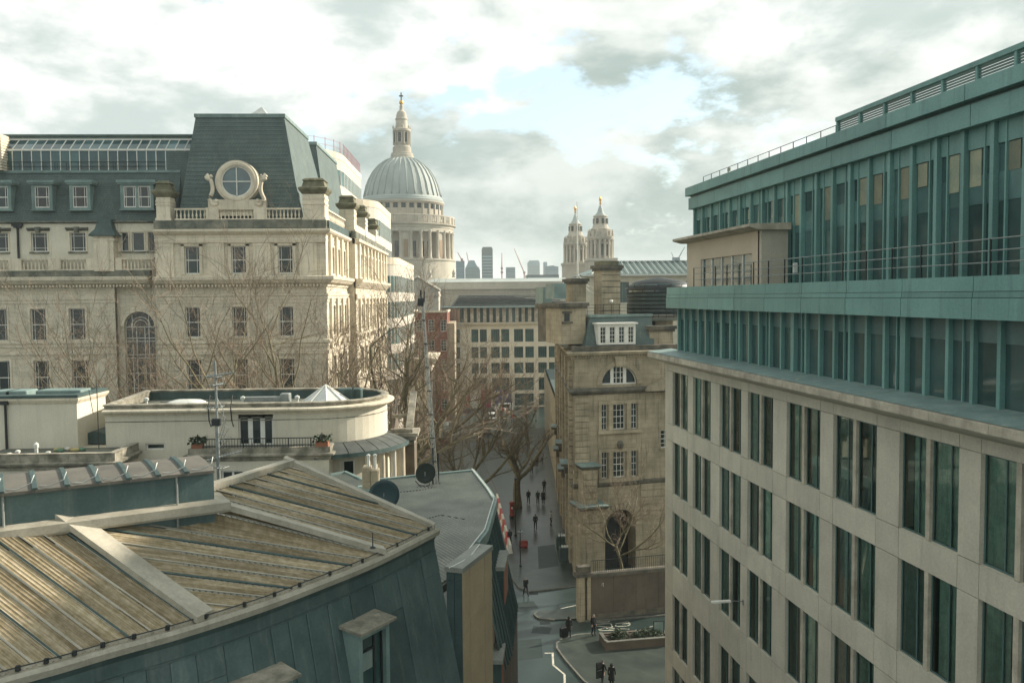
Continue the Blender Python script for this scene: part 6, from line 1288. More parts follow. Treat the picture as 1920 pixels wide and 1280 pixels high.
    for a, b in (((tx0-0.6,za+0.1),(mx,zp)),((mx,zp),(tx1+0.6,za+0.1))): obj('raking_cornice', ft.mb().bar((a[0],-0.1,a[1]),(b[0],-0.1,b[1]),0.9), S_, pd)
    for px, py, hh in ((768,505,3.6),(806,510,2.2),(851,513,2.6)):
        q = atY(px, 517, 341); obj('statue', ft.mb().lathe([(0.8,0),(0.8,0.6),(0.5,0.7),(0.75,1.4),(0.6,2.2),(0.3,2.5),(0.38,2.9),(0.05,hh)], 8, (q.x-c.x, 0.5)), S_, B, smooth=True).location.z = atY(px, 519, 341).z-0.2
    return B
cathedral()
def west_tower(px, Yt, pys, label):
    """pys: (gold top, cap top, cap bottom, upper stage bottom, mid bottom, cornice, column bottom, base)"""
    g0, c0, c1, u1, m1, k1, b1, bb = pys; c = atY(px, 480, Yt); s = Yt/1600; Z = lambda py: atY(px, py, Yt).z
    B = empty('baroque_bell_tower', (c.x, Yt, 0), label, 'tower', 'twin west towers of the cathedral'); S_ = bpy.data.materials['cathedral_stone']; L_ = bpy.data.materials['cathedral_lead']
    h = Z(c0)-Z(c1); k = (g0 and (bb-c0)/116.0)
    R = lambda q: q*s*k
    obj('pineapple', MB().lathe([(R(0.6),Z(c0)),(R(2.2),Z(c0)+(Z(g0)-Z(c0))*0.15),(R(1.2),Z(c0)+(Z(g0)-Z(c0))*0.4),(R(2.8),Z(c0)+(Z(g0)-Z(c0))*0.55),(R(2.4),Z(c0)+(Z(g0)-Z(c0))*0.8),(R(0.2),Z(g0))], 10), M['gold'], B, smooth=True)
    obj('lead_cap', MB().lathe([(R(11),Z(c1)),(R(9.5),Z(c1)+h*0.12),(R(6),Z(c1)+h*0.35),(R(4.5),Z(c1)+h*0.6),(R(2.6),Z(c0)-h*0.1),(R(1),Z(c0))], 16), L_, B, smooth=True)
    obj('upper_stage', MB().lathe([(R(17),Z(u1)),(R(14),Z(u1)+(Z(c1)-Z(u1))*0.3),(R(12.5),Z(c1)-0.6),(R(14),Z(c1)-0.4),(R(13.5),Z(c1)+0.1),(R(10),Z(c1)+0.2)], 16), S_, B)
    obj('middle_stage', MB().lathe([(R(22),Z(m1)),(R(20),Z(m1)+1.0),(R(18),Z(u1)-0.4),(R(19.5),Z(u1)-0.2),(R(19),Z(u1)+0.2),(R(14),Z(u1)+0.4)], 16), S_, B)
    obj('cornice', MB().lathe([(R(21),Z(k1)-0.2),(R(24.5),Z(k1)+0.2),(R(26),Z(m1)-0.3),(R(26),Z(m1)),(R(18),Z(m1)+0.3)], 16), S_, B)
    obj('core', MB().lathe([(R(17.5),Z(b1)-2),(R(17.5),Z(k1))], 12), S_, B)
    hh = Z(k1)-Z(b1); col = MB().lathe([(0.75,0),(0.6,0.6),(0.5,hh-1),(0.75,hh-0.3),(0.75,hh)], 8).mesh('column', S_, True)
    for q in range(16): a = 2*math.pi*(q+0.5)/16; link('column', col, B, (R(23)*math.sin(a), -R(23)*math.cos(a), Z(b1)))
    ob = MB().box(-0.8,0.8,-0.15,0.2,0,hh*0.62).mesh('opening', M['glass']); o2 = MB().box(-0.6,0.6,-0.2,0.2,0,(Z(c1)-Z(u1))*0.4).mesh('opening', M['glass'])
    for q in range(8):
        a = 2*math.pi*q/8; link('opening', ob, B, (R(17.6)*math.sin(a), -R(17.6)*math.cos(a), Z(b1)+hh*0.15), a); link('opening', o2, B, (R(13.6)*math.sin(a+0.2), -R(13.6)*math.cos(a+0.2), Z(u1)+(Z(c1)-Z(u1))*0.4), a+0.2)
        link('urn', cached(('turn', round(k,2)), lambda: MB().lathe([(0.35,0),(0.6,0.8),(0.25,2.0),(0.4,2.5),(0.03,3.6)], 6).mesh('urn', S_, True)), B, (R(23.5)*math.sin(a+0.39), -R(23.5)*math.cos(a+0.39), Z(m1)))
        link('volute', cached(('tvol', round(k,2)), lambda: MB().box(-0.6,0.6,-1.5,0.6,0,2.4).mesh('volute', S_)), B, (R(18)*math.sin(a), -R(18)*math.cos(a), Z(m1)+0.2), a)
    obj('base', MB().box(-R(26),R(26),-R(26),R(26),0,Z(b1)-1.2).box(-R(28),R(28),-R(28),R(28),Z(b1)-1.2,Z(b1)), S_, B)
west_tower(1126, 402, (368,384.5,405,430,444,450,485,500), 'nearer taller baroque bell tower with gold pineapple finial, right of the pair')
west_tower(1079, 440, (386,401,420,443,456,461,493,505), 'farther bell tower with gold pineapple finial, left of the pair')

# ------------------------------------------------------------------ building closing the street, brick block, long glass-roofed building
def street_end():
    Y = 216.0; x0 = atY(866, 650, Y).x; x1 = 26.0; zt = atY(940, 607, Y).z
    B = empty('pale_grid_office', (x0, Y, 0), 'pale stone office with wide window grid and curved corner closing the street', 'building'); F = Fac(B, (-x0, -Y, 0)); S_ = mat('cream_grid_stone', (0.72,0.65,0.51), (0.64,0.58,0.455), 0.4, 0.85, streak=0.15)
    rows = [(617,641),(650,671),(680,700)]; z = lambda py: atY(940, py, Y).z
    cols = []
    pxs = [(884,897),(900,913),(921,937),(940,955),(964,981),(985,1001),(1009,1025),(1029,1045),(1052,1068)]
    hol = [(atY(a,650,Y).x, atY(b,650,Y).x, z(q), z(p)) for p, q in rows for a, b in pxs]
    big = [(atY(a,720,Y).x, atY(b,720,Y).x, z(732), z(708)) for a, b in ((886,913),(923,955),(965,1001),(1010,1046))]
    shop = [(atY(a,750,Y).x, atY(b,750,Y).x, 0.2, z(738)) for a, b in ((871,880),(886,913),(923,955),(965,1001),(1010,1046))]
    obj('wall', F.mb().wall(x0, x1, 0, zt, hol+big+shop, 0.5, y=Y), S_, B)
    for h in hol: F.window(*h, v=Y+0.3, style=((0.25,0.5,0.75),(),0.08), fm=M['teal_cast_dark'], gm=M['glass_teal_cast'])
    for h in big+shop: F.window(*h, v=Y+0.3, style=((0.17,0.33,0.5,0.67,0.83),(),0.07), fm=M['teal_cast_dark'], gm=M['glass_teal_cast'])
    # curved corner with its own windows
    r = 5.0; arc = [(x0-r*math.sin(a), Y+r-r*math.cos(a)) for a in [math.pi/2*k/10 for k in range(11)]]
    obj('curved_wall', F.mb().rings([[(p[0],p[1],0),(p[0],p[1],zt)] for p in arc]+[[(arc[-1][0],Y+30,0),(arc[-1][0],Y+30,zt)]], False, False), S_, B)
    for k in range(1, 9, 2):
        a = math.pi/2*(k+0.5)/10; zz = [(p, q) for p, q in rows]
        for p, q in zz: hh = z(p)-z(q); link('window', cached(('cw', round(hh,2)), lambda: MB().box(-0.7,0.7,-0.06,0.05,0,hh).mesh('window', M['glass_teal_cast'])), B, (x0-r*math.sin(a)-x0, Y+r-r*math.cos(a)-Y, z(q)), -a)
    # attic storey of fins and glass, set-back roof
    za, zb = z(603), z(577); full = arc[::-1]+[(x0,Y),(x1,Y)]
    obj('ledge', F.mb().sweep(full, [(-0.5,zt-0.05),(0.4,zt),(0.45,zt+0.35),(-0.5,zt+0.4)]), S_, B)
    obj('attic_glass', F.mb().sweep(full, [(-0.45,zt+0.4),(-0.4,zt+0.4),(-0.4,zb),(-0.45,zb)]), M['glass_teal_cast'], B)
    fm = MB().box(-0.42,0.42,-0.35,0.4,0,zb-zt-0.4).mesh('fin', M['limestone_edge'])
    for k in range(18): link('fin', fm, B, (1.0+k*(x1-x0)/18, 0.3, zt+0.4))
    for k in range(1, 10): a = math.pi/2*k/10; link('fin', cached('cfin', lambda: MB().box(-0.3,0.3,-0.35,0.4,0,zb-zt-0.4).mesh('fin', mat('tan_fin',(0.40,0.27,0.19)))), B, (-(r-0.3)*math.sin(a), r-(r-0.3)*math.cos(a), zt+0.4), -a)
    obj('eaves', F.mb().sweep(full, [(-1.0,zb),(0.5,zb),(0.55,zb+0.3),(-1.0,zb+0.4)]), M['lead'], B)
    zr = atY(920, 553, Y+9).z
    obj('roof', F.mb().rings([[(x0-3,Y+1,zb+0.3),(x1,Y+1,zb+0.3),(x1,Y+22,zb+0.3),(x0-3,Y+22,zb+0.3)],[(x0-0.5,Y+8,zr),(atY(947,553,Y+8).x,Y+8,zr),(atY(975,560,Y+8).x+1,Y+18,zr-0.6),(x0-0.5,Y+18,zr)]], True), M['aged_lead'], B)
    for k in range(7): f = k/7; obj('roof_louvre', F.mb().box(x0-2.2+1.6*f, x1-9*f, Y+1.4+6.4*f-0.15, Y+1.5+6.4*f, zb+0.4+(zr-zb-0.3)*f, zb+0.62+(zr-zb-0.3)*f), M['aged_lead'], B)
    # hoardings at its foot
    def hoard(px0, px1, m, lbl, py0=731, py1=752):
        a, b = atY(px0, 750, Y-2.5), atY(px1, 750, Y-2.5); h = empty('hoarding', (a.x, Y-2.5, 0), lbl, 'hoarding'); n = max(2, int((b.x-a.x)/1.25)); zt_ = atY(px0, py0, Y-2.5).z
        for k in range(n): obj('panel', MB().box((b.x-a.x)*k/n, (b.x-a.x)*(k+1)/n-0.03, 0, 0.08, 0.2, zt_), m[k % len(m)], h)
        obj('footing', MB().box(0, b.x-a.x, -0.2, 0.3, 0, 0.2), M['grey_metal'], h)
    hoard(872, 921, [M['pink'], M['white'], M['white'], M['pink'], M['pink']], 'magenta and white panelled hoarding at the foot of the pale office')
    hoard(930, 959, [M['navy']], 'dark blue hoarding beside the crossing at the pale office')
    # brick block to the left
    Yb = 190.0; a, b = atY(770, 600, Yb).x, atY(838, 600, Yb).x; zb_ = atY(800, 586, Yb).z; K = empty('red_brick_block', (a, Yb, 0), 'red brick block half hidden by bare branches', 'building'); f = Fac(K, (-a, -Yb, 0))
    hol = [(a+1.2+2.7*k, a+2.5+2.7*k, zb_-4.2-4.4*j, zb_-1.6-4.4*j) for k in range(3) for j in range(5)]
    obj('wall', f.mb().wall(a, b, 0, zb_, hol, 0.3, y=Yb).box(a+0.05, b, Yb+0.5, Yb+26, 0, zb_-0.1), M['brick'], K)
    for h in hol: f.window(*h, v=Yb+0.2, style=GRID22)
    obj('parapet', f.mb().sweep([(a,Yb+20),(a,Yb),(b,Yb),(b,Yb+20)], [(-0.3,zb_),(0.2,zb_),(0.25,zb_+0.4),(-0.3,zb_+0.4)]), M['portland_plain'], K)
    obj('bay', f.mb().box(b, b+1.6, Yb+2, Yb+24, 0, zb_-2.5), M['bath'], K)
    # arcaded stone block on the left pavement
    Yc = 150.0; a, b = atY(742, 680, Yc).x, atY(800, 680, Yc).x; zc = atY(770, 672, Yc).z; A = empty('stone_colonnade', (a, Yc, 0), 'low stone colonnade with deep cornice on the left pavement behind the branches', 'colonnade'); f = Fac(A)
    w = b-a
    for k in range(5): obj('pier', f.mb().box(w*k/4-0.45, w*k/4+0.45, 0, 1.2, 0, zc-2.2), M['portland_plain'], A)
    obj('entablature', f.mb().sweep([(-0.8,6),(-0.8,0),(w+0.8,0),(w+0.8,16)], [(-1.4,zc-2.2),(0.0,zc-2.2),(0.1,zc-1.0),(0.9,zc-0.5),(1.0,zc),(-1.4,zc+0.1)]), M['portland_plain'], A)
    obj('back_wall', f.mb().box(-0.6, w+0.6, 4, 16, 0, zc-0.3), M['brown_stone'], A)
    # long building with glass roof beyond the chimney
    Yg = 175.0; a, b = atY(1098, 530, Yg).x, 62.0; zt = atY(1220, 517, Yg).z; zr = atY(1220, 489, Yg+10).z; G = empty('glass_roofed_hall', (a, Yg, 0), 'long pale hall with finned sloping roof behind the rusticated building', 'building'); f = Fac(G, (-a, -Yg, 0))
    hol = [(a+2+4.4*k, a+4.6+4.4*k, zt-5.5, zt-1.2) for k in range(9)]
    obj('wall', f.mb().wall(a, b, 0, zt, hol, 0.4, y=Yg), M['limestone'], G)
    for h in hol: f.window(*h, v=Yg+0.2, style=((0.5,),(),0.1), fm=M['teal_cast_dark'], gm=M['glass_teal_cast'])
    obj('eaves', f.mb().box(a-0.8, b, Yg-1.0, Yg+0.5, zt, zt+0.35), M['white_metal'], G)
    obj('roof_slope', f.mb().rings([[(a-0.5,Yg-0.6,zt+0.35),(b,Yg-0.6,zt+0.35),(b,Yg+24,zt+0.35),(a-0.5,Yg+24,zt+0.35)],[(a+7,Yg+9.5,zr-0.3),(b,Yg+9.5,zr-0.3),(b,Yg+14,zr-0.3),(a+7,Yg+14,zr-0.3)]], True), M['lead'], G)
    n = 60
    for k in range(n):
        x = a+0.5+(b-a-0.5)*k/n; xt = max(x, a+7.0); obj('roof_fin', f.mb().bar((x,Yg-0.6,zt+0.5),(xt+0.0,Yg+9.5,zr),0.13), M['white_metal'] if k % 2 else M['lead_dark'], G)
    rn = f.mb()
    for k in range(48): x = a+8+(b-a-8)*k/48; rn.box(x, x+0.55, Yg+9.0, Yg+9.3, zr-1.7, zr)
    obj('vent_blades', rn, M['teal_cast_dark'], G)
street_end()

# ------------------------------------------------------------------ skyline and cranes
def skyline():
    def tower(px0, px1, pyt, Y, m, lbl, top=None, grid=(4, 8), name='distant_tower'):
        a, b = atY(px0, 500, Y).x, atY(px1, 500, Y).x; zt = atY((px0+px1)/2, pyt, Y).z; w = b-a; o = empty(name, (a, Y, 0), lbl, 'tower block'); f = Fac(o)
        tp = top or [(0,1),(1,1)]
        obj('shaft', f.mb().extr([(0,0),(w,0)]+[(w*q, zt*k) for q, k in tp[::-1]], 0, w*0.9), m, o)
        zb = max(20, atY(px0, 522, Y).z); nc, nr = grid
        for j in range(nr): obj('floor_band', f.mb().box(w*0.03, w*0.97, -0.4, -0.02, zb+(zt*0.9-zb)*j/nr, zb+(zt*0.9-zb)*j/nr+(zt-zb)/nr*0.35), M['grey_haze'] if m is not M['grey_haze'] else M['lead'], o)
        return o
    dk = mat('distant_dark', (0.045,0.075,0.08), (0.04,0.065,0.07), 0.05, 0.5, fine=0.0); md = mat('distant_blue', (0.13,0.215,0.25), (0.11,0.18,0.21), 0.05, 0.5, fine=0.0)
    tower(903.5, 924, 463, 1100, dk, 'dark slab tower with chamfered top on the skyline', [(0.0,0.975),(0.1,1.0),(0.9,1.0),(1.0,0.975)])
    tower(855, 871, 489, 900, md, 'narrow dark blue tower closest to the cathedral drum on the skyline', [(0,1),(1,0.99)])
    tower(872, 900, 488, 1000, M['grey_haze'], 'stepped pale glass tower left of the dark slab', [(0,0.86),(0.2,0.97),(0.3,1.0),(0.62,1.0),(0.75,0.93),(1.0,0.84)])
    tower(949, 966, 501, 1200, md, 'small blue-green tower beside the thin crane', None, (3, 6))
    tower(990, 1012, 488, 1700, M['grey_haze'], 'hazy pale blue tower with rounded shoulders', [(0,0.96),(0.12,0.995),(0.88,1.0),(1.0,0.96)])
    tower(1019, 1026, 491, 1500, M['grey_haze'], 'slim hazy tower beside the scaffolded block', None, (2, 6))
    tower(1022, 1047, 498, 1250, md, 'blue scaffolded block left of the bell towers', [(0,0.99),(0.5,1.0),(0.62,1.006),(0.7,0.992),(1,0.98)], (4, 6))
    tower(988, 1048, 515, 900, dk, 'low dark roof at the foot of the distant towers', None, (1, 1), 'distant_roof')
    def crane(px, py, tx, ty, Y, lbl, m, base=(None, 522)):
        a, b, t = atY(base[0] or px, base[1], Y), atY(px, py, Y), atY(tx, ty, Y); o = empty('tower_crane', (a.x, Y, 0), lbl, 'crane'); A = Vector((a.x, Y, 0))
        obj('mast', MB().tube([(0,0,0), b-A], 0.7*Y/1000, 4), m, o); obj('jib', MB().tube([b-A, t-A], [0.7*Y/1000, 0.35*Y/1000], 4), m, o)
        k = (b-A)+((b-t).normalized()*(t-b).length*0.25); obj('counterweight', MB().box(k.x-1.6,k.x+1.6,k.y-1,k.y+1,k.z-1.6,k.z+1.2), m, o); obj('cab', MB().box((b-A).x-1.4,(b-A).x+1.4,-1.4,1.4,(b-A).z-1.5,(b-A).z+1.5), m, o)
    cr = mat('crane_red', (0.30,0.13,0.11), (0.25,0.11,0.10), 1, 0.6)
    crane(941, 503, 941, 474, 1150, 'upright pale-red crane right of the dark slab tower', cr)
    crane(983, 511, 964, 466, 1150, 'tower crane with long raised jib left of the hazy tower', cr)
    crane(866, 487, 858, 473, 1000, 'crane above the drum with jib leaning left', cr); crane(881, 505, 875, 473, 1050, 'thin crane beside the stepped glass tower', cr)
    crane(1264, 486, 1259, 473, 700, 'small crane with jib leaning left above the hall roof', md, (1264, 492)); crane(1271, 486, 1284, 463, 700, 'small crane with jib leaning right above the hall roof', md, (1271, 492))
skyline()
# ------------------------------------------------------------------ bare trees
def bare_tree(base, height, r0, seed, label, lean=(0, 0), spread=0.9, fork=0.35, dens=1.0, limbs=4, twig=1.0, z0=0.0):
    rn = random.Random(seed); T = MB(); C = MB()
    def vec(): return Vector((rn.uniform(-1,1), rn.uniform(-1,1), rn.uniform(-1,1)))
    def branch(p, d, ln, r, lev):
        n = (5, 5, 4, 4, 3)[min(lev, 4)]; pts = [p]; rs = [r]; q = p; dd = d.normalized()
        for k in range(n):
            up = 0.10 if lev < 3 else 0.06
            dd = (dd+vec()*(0.13, 0.22, 0.27, 0.32, 0.35)[min(lev, 4)]+Vector((0, 0, up))).normalized(); q = q+dd*(ln/n); pts.append(q); rs.append(r*(1-(0.45 if lev < 2 else 0.7)*(k+1)/n))
        (T if lev <= 2 else C).tube(pts, rs, (7, 6, 5, 3, 3)[min(lev, 4)], lev < 2)
        if lev >= 4: return
        nc = int((limbs, 7, 9, 8)[lev]*dens*(1 if lev else 1/dens)+rn.random())
        for i in range(nc):
            t = rn.uniform(fork if lev == 0 else 0.22, 1.0) if i else 1.0; f = t*n; j = min(int(f), n-1); b = pts[j].lerp(pts[j+1], f-j); base_d = (pts[j+1]-pts[j]).normalized()
            if lev == 0: t = 0.75+0.25*i/max(1, limbs-1); f = t*n; j = min(int(f), n-1); b = pts[j].lerp(pts[j+1], f-j); a = 2*math.pi*i/limbs+rn.uniform(-0.4,0.4); nd = Vector((math.cos(a)*spread, math.sin(a)*spread, rn.uniform(0.55, 1.15)))
            else: nd = base_d*0.75+vec()*0.85+Vector((0, 0, 0.22))
            lr = (0.62, 0.56, 0.50, 0.46)[lev]*rn.uniform(0.7, 1.15); rr = max((0.66, 0.55, 0.5, 0.5)[lev]*(rs[j]), 0.012*twig)
            branch(b, nd, ln*lr if lev else height*0.5*rn.uniform(0.75, 1.1), rr, lev+1)
    branch(Vector((0,0,0)), Vector((lean[0], lean[1], 1)), height*0.42, r0*1.25, 0)
    B = empty('bare_tree', (base[0], base[1], z0), label, 'tree', 'bare winter trees'); obj('trunk', T, M['bark'], B, smooth=True); obj('crown', C, M['twig'], B); return B
def px_tree(px, Y, py_top, r0, seed, label, **k):
    b = atY(px, 640, Y); top = atY(px, py_top, Y).z; return bare_tree((b.x, Y), top-k.get('z0', 0), r0, seed, label, **k)
px_tree(548, 70, 512, 0.38, 21, 'tallest bare tree with forked limbs before the mansard pavilion corner', spread=0.75, dens=1.0, limbs=6, twig=1.1)
px_tree(600, 74, 556, 0.26, 33, 'slender bare tree beside the sunlit corner of the mansard building', lean=(0.12, 0), spread=0.6, dens=0.9)
px_tree(420, 71, 560, 0.30, 41, 'bare tree before the middle windows of the mansard pavilion', lean=(-0.12, 0), spread=0.95, dens=1.0, limbs=6)
px_tree(300, 69, 590, 0.24, 52, 'bare tree just right of the tall arched window', lean=(-0.2, 0), spread=0.9, dens=0.95)
px_tree(205, 72, 640, 0.16, 57, 'small bare tree left of the tall arched window', lean=(0.1, 0), spread=0.9, dens=0.8)
px_tree(688, 90, 512, 0.42, 64, 'bare street tree in front of the sunlit street face', lean=(0.02, 0), spread=0.8, dens=1.05, limbs=5)
px_tree(745, 92, 545, 0.5, 73, 'mossy-limbed bare tree beside the stepped flank wall', lean=(0.12, -0.05), spread=1.1, dens=1.05, limbs=5, twig=1.2)
px_tree(815, 118, 600, 0.4, 85, 'bare tree in front of the red brick block', spread=1.0, dens=1.05, limbs=5, twig=1.2)
px_tree(868, 96, 735, 0.34, 92, 'low spreading bare tree right behind the grey roof edge', lean=(0.05, 0), spread=1.5, dens=1.0, limbs=6, twig=1.2)
px_tree(905, 150, 690, 0.3, 99, 'bare tree before the hoardings at the end of the street', spread=1.1, dens=0.95, twig=1.3)
px_tree(968, 111, 775, 0.5, 104, 'thick-trunked bare tree standing beside the red pillar box', lean=(-0.14, 0), spread=1.2, dens=0.75, limbs=5)
px_tree(988, 160, 735, 0.35, 117, 'far bare tree on the right pavement near the crossing', spread=0.9, dens=0.7)
px_tree(1172, 79, 890, 0.16, 123, 'small bare tree in the yard before the dark archway', spread=0.9, dens=0.9, limbs=5)

# ------------------------------------------------------------------ street surfaces and markings
pavement('pavement', [(1130,1300),(1095,1278),(1060,1238),(1044,1216),(1044,1206),(1056,1197),(1082,1191),(1118,1188),(1262,1180),(1300,1300)], [0,1,2,3,4,5,6])
pavement('pavement_island', [(1001,1153),(1010,1160),(1040,1163),(1095,1161),(1100,1149),(1040,1146),(1008,1147)], [0,1,6])
pavement('pavement_right', [(950,1060),(960,1085),(974,1103),(990,1110),(1094,1098),(1094,1083),(1060,960),(1024,802),(1000,802),(986,840),(972,950),(955,1040)], [0,1,2,3])
pavement('pavement_left', [(935,930),(947,1030),(930,1030),(820,930),(800,850),(850,800),(905,770),(915,770),(890,830)], [7,8])
pavement('pavement_wall', [(1096,1166),(1262,1153),(1262,1140),(1096,1150)], [0])
def stripe(name, pts, w, label):
    m = MB(); P = [atZ(*p, 0.006) for p in pts]
    for a, b in zip(P, P[1:]):
        d = (b-a).normalized()*1.0; s = Vector((-d.y, d.x, 0))*w/2; e = d*w*0.5; m.add([a-s-e, b-s+e, b+s+e, a+s-e], [(0,1,2,3)])
        P = P
    o = obj(name, m, M['paint_white']); return kind(o, 'structure')
stripe('road_marking_zigzag', [(1023,1223.5),(1036.5,1223.5)], 0.16, ''); stripe('road_marking_zigzag', [(1036.3,1225.5),(1037.2,1244)], 0.16, ''); stripe('road_marking_zigzag', [(1037.5,1246),(1058,1263)], 0.16, ''); stripe('road_marking_zigzag', [(1058.5,1265),(1059,1285)], 0.16, '')
zx = lambda x, y: (1030+x/5.818, 1060+y/5.818)
for pts in ([(520,592),(640,585),(655,610),(515,613)], [(515,636),(670,628),(690,672),(520,656)], [(540,692),(585,685),(610,668),(640,688),(706,684)], [(550,706),(702,702)],
            [(725,632),(858,609)], [(858,612),(880,630),(878,645),(850,656),(735,661),(722,650)], [(800,632),(870,628)]):
    stripe('road_lettering', [zx(*p) for p in pts], 0.10, '')
for (a, b, n) in (((745,682),(875,689),9), ((1100,665),(1220,638),9)):
    for k in range(n):
        t0, t1 = k/n, (k+0.5)/n; stripe('road_dash', [zx(a[0]+(b[0]-a[0])*t0, a[1]+(b[1]-a[1])*t0), zx(a[0]+(b[0]-a[0])*t1, a[1]+(b[1]-a[1])*t1)], 0.10, '')
stripe('road_line', [(1052,1140),(1085,1133)], 0.12, '')
for pts in ([(965,1130),(1000,1126),(1010,1140),(970,1146)], [(970,1200),(1015,1196),(1018,1232),(972,1238)], [(1040,1020),(1048,1060),(1010,1066),(1008,1024)], [(1000,1172),(1035,1176),(1030,1188),(996,1186)]):
    P = [atZ(*p, 0.126 if p[1] < 1100 else 0.004) for p in pts]; kind(obj('road_patch', MB().add(P, [(0,1,2,3)]), M['patch']), 'structure')
# puddled drain covers
for px, py in ((1022,1167),(1000,1112)):
    p = atZ(px, py, 0.0); d = tag(obj('drain_cover', MB().box(-0.45,0.45,-0.3,0.3,0.0,0.014), M['dark_metal'], None, p), 'dark iron drain cover in the road by the island' if py > 1150 else 'dark iron drain cover near the kerb line', 'drain cover')

# ------------------------------------------------------------------ yard wall with gate pier
def yard_wall():
    a, b = atZ(1108, 1163), atZ(1275, 1146); d = b-a; L = d.length; ang = math.atan2(d.y, d.x); B = empty('yard_wall', a, 'brown stone yard wall with dark coping and gate pier before the rusticated building', 'wall', None, ang); f = Fac(B); H = 4.1
    n = 4
    for k in range(n): obj('stone_panel', f.mb().box(L*k/n+0.01, L*(k+1)/n-0.01, 0, 0.5, 0.55, H-0.3), M['brown_stone'], B)
    obj('plinth', f.mb().box(0, L, -0.08, 0.55, 0, 0.54), M['bath_dirty'], B); obj('coping', f.mb().box(-0.05, L, -0.12, 0.62, H-0.3, H), M['bath_dirty'], B)
    rl = f.mb()
    for k in range(46): q = 0.1+k*0.2; rl.box(q-0.012,q+0.012,0.2,0.225,H,H+1.1)
    rl.box(0.1, 9.3, 0.19, 0.235, H+1.05, H+1.1); obj('iron_railing', rl, M['dark_metal'], B)
    for u, w, h in ((-1.15, 0.62, H-0.2), (-0.36, 0.34, H-0.1)):
        obj('gate_pier', f.mb().cbox(u, u+w, -0.1, 0.6, 0, h, 0.03), M['bath'], B)
    obj('gate_recess', f.mb().box(-0.52, -0.37, 0.05, 0.5, 0, H-0.6), M['dark_metal'], B)
    obj('pier_cap', f.mb().box(-1.3, 0.1, -0.25, 0.75, H-0.2, H+0.12).box(-1.15, -0.05, -0.1, 0.6, H+0.12, H+0.7), M['bath_dirty'], B)
    obj('wall_hook', f.mb().tube([(1.0,-0.03,3.0),(1.0,-0.1,3.2),(1.12,-0.1,3.25),(1.14,-0.03,2.9)], 0.025, 5), M['white_metal'], B)
    p = f.T @ Vector((0,0,0)); q = a+Vector((math.cos(ang),math.sin(ang),0))*7.3+Vector((-math.sin(ang),math.cos(ang),0))*0.9
    tr = tag(obj('yard_bench', MB().box(-1.2,1.2,-0.25,0.25,0.42,0.5).box(-1.1,-1.0,-0.2,0.2,0,0.42).box(1.0,1.1,-0.2,0.2,0,0.42), M['lead'], None, (q.x, q.y, 0), ang), 'low grey bench behind the yard wall railing', 'bench')
yard_wall()
def planter():
    a, b = atZ(1137, 1219, 0.12), atZ(1258, 1209, 0.12); d = b-a; L = d.length; ang = math.atan2(d.y, d.x); B = empty('stone_planter', a, 'low stone planter trough with clipped evergreen shrubs on the right pavement', 'planter', None, ang); f = Fac(B); h, w = 0.62, 2.0
    P = [(0,0),(L,0),(L,w),(0,w)]; obj('trough', f.mb().sweep(P, [(0,0),(0.02,0),(0.02,h),(-0.22,h),(-0.22,h-0.2),(0,h-0.2)], closed=True), M['brown_stone'], B)
    n = 5
    for k in range(n): obj('coping_stone', f.mb().box(L*k/n+0.01, L*(k+1)/n-0.01, -0.05, 0.24, h+0.003, h+0.07), M['kerb'], B)
    for q in (-0.05, ): obj('coping_stone', f.mb().box(q, q+0.28, 0.25, w, h+0.003, h+0.07), M['kerb'], B)
    obj('soil', f.mb().box(0.2, L-0.2, 0.2, w-0.05, h-0.25, h-0.08), M['soil'], B)
    for cx, rx, rz, seed, lbl in ((1.35, 0.85, 0.75, 3, 'rounded leafy evergreen shrub at the left of the planter'), (3.75, 1.45, 0.6, 8, 'long low dark shrub filling the middle of the planter')):
        rn = random.Random(seed); m = MB(); o = f.T @ Vector((cx, w*0.5, h-0.1)); p = a+Vector((math.cos(ang)*cx-math.sin(ang)*w*0.5, math.sin(ang)*cx+math.cos(ang)*w*0.5, h-0.1)); sh = empty('evergreen_shrub', p, lbl, 'shrub', None, ang)
        for k in range(900):
            u = Vector((rn.gauss(0,1), rn.gauss(0,1), abs(rn.gauss(0,1)))).normalized()*rn.uniform(0.55,1.0); c = Vector((u.x*rx, u.y*0.8, u.z*rz)); e = Vector((rn.uniform(-1,1),rn.uniform(-1,1),rn.uniform(-1,1))).normalized()*0.09; g = e.cross(Vector((rn.uniform(-1,1),rn.uniform(-1,1),1))).normalized()*0.035
            m.add([c-e, c+g, c+e, c-g], [(0,1,2,3)])
        obj('foliage', m, M['leaf'], sh); st = MB()
        for k in range(7): st.tube([(rn.uniform(-0.2,0.2),rn.uniform(-0.2,0.2),-0.1),(rn.uniform(-0.6,0.6)*rx,rn.uniform(-0.4,0.4),rz*0.7)], 0.02, 4)
        obj('stems', st, M['bark'], sh)
    p = a+d*0.86+Vector((0,1.2,0.0)); sg = empty('framed_notice', p, 'framed pale notice board standing at the right end of the planter', 'sign'); obj('board', MB().box(-0.38,0.38,0,0.06,0.55,1.5), M['lead'], sg); obj('frame', MB().box(-0.44,-0.38,-0.01,0.07,0,1.55).box(0.38,0.44,-0.01,0.07,0,1.55).box(-0.38,0.38,-0.01,0.07,1.5,1.55), M['dark_metal'], sg)
planter()

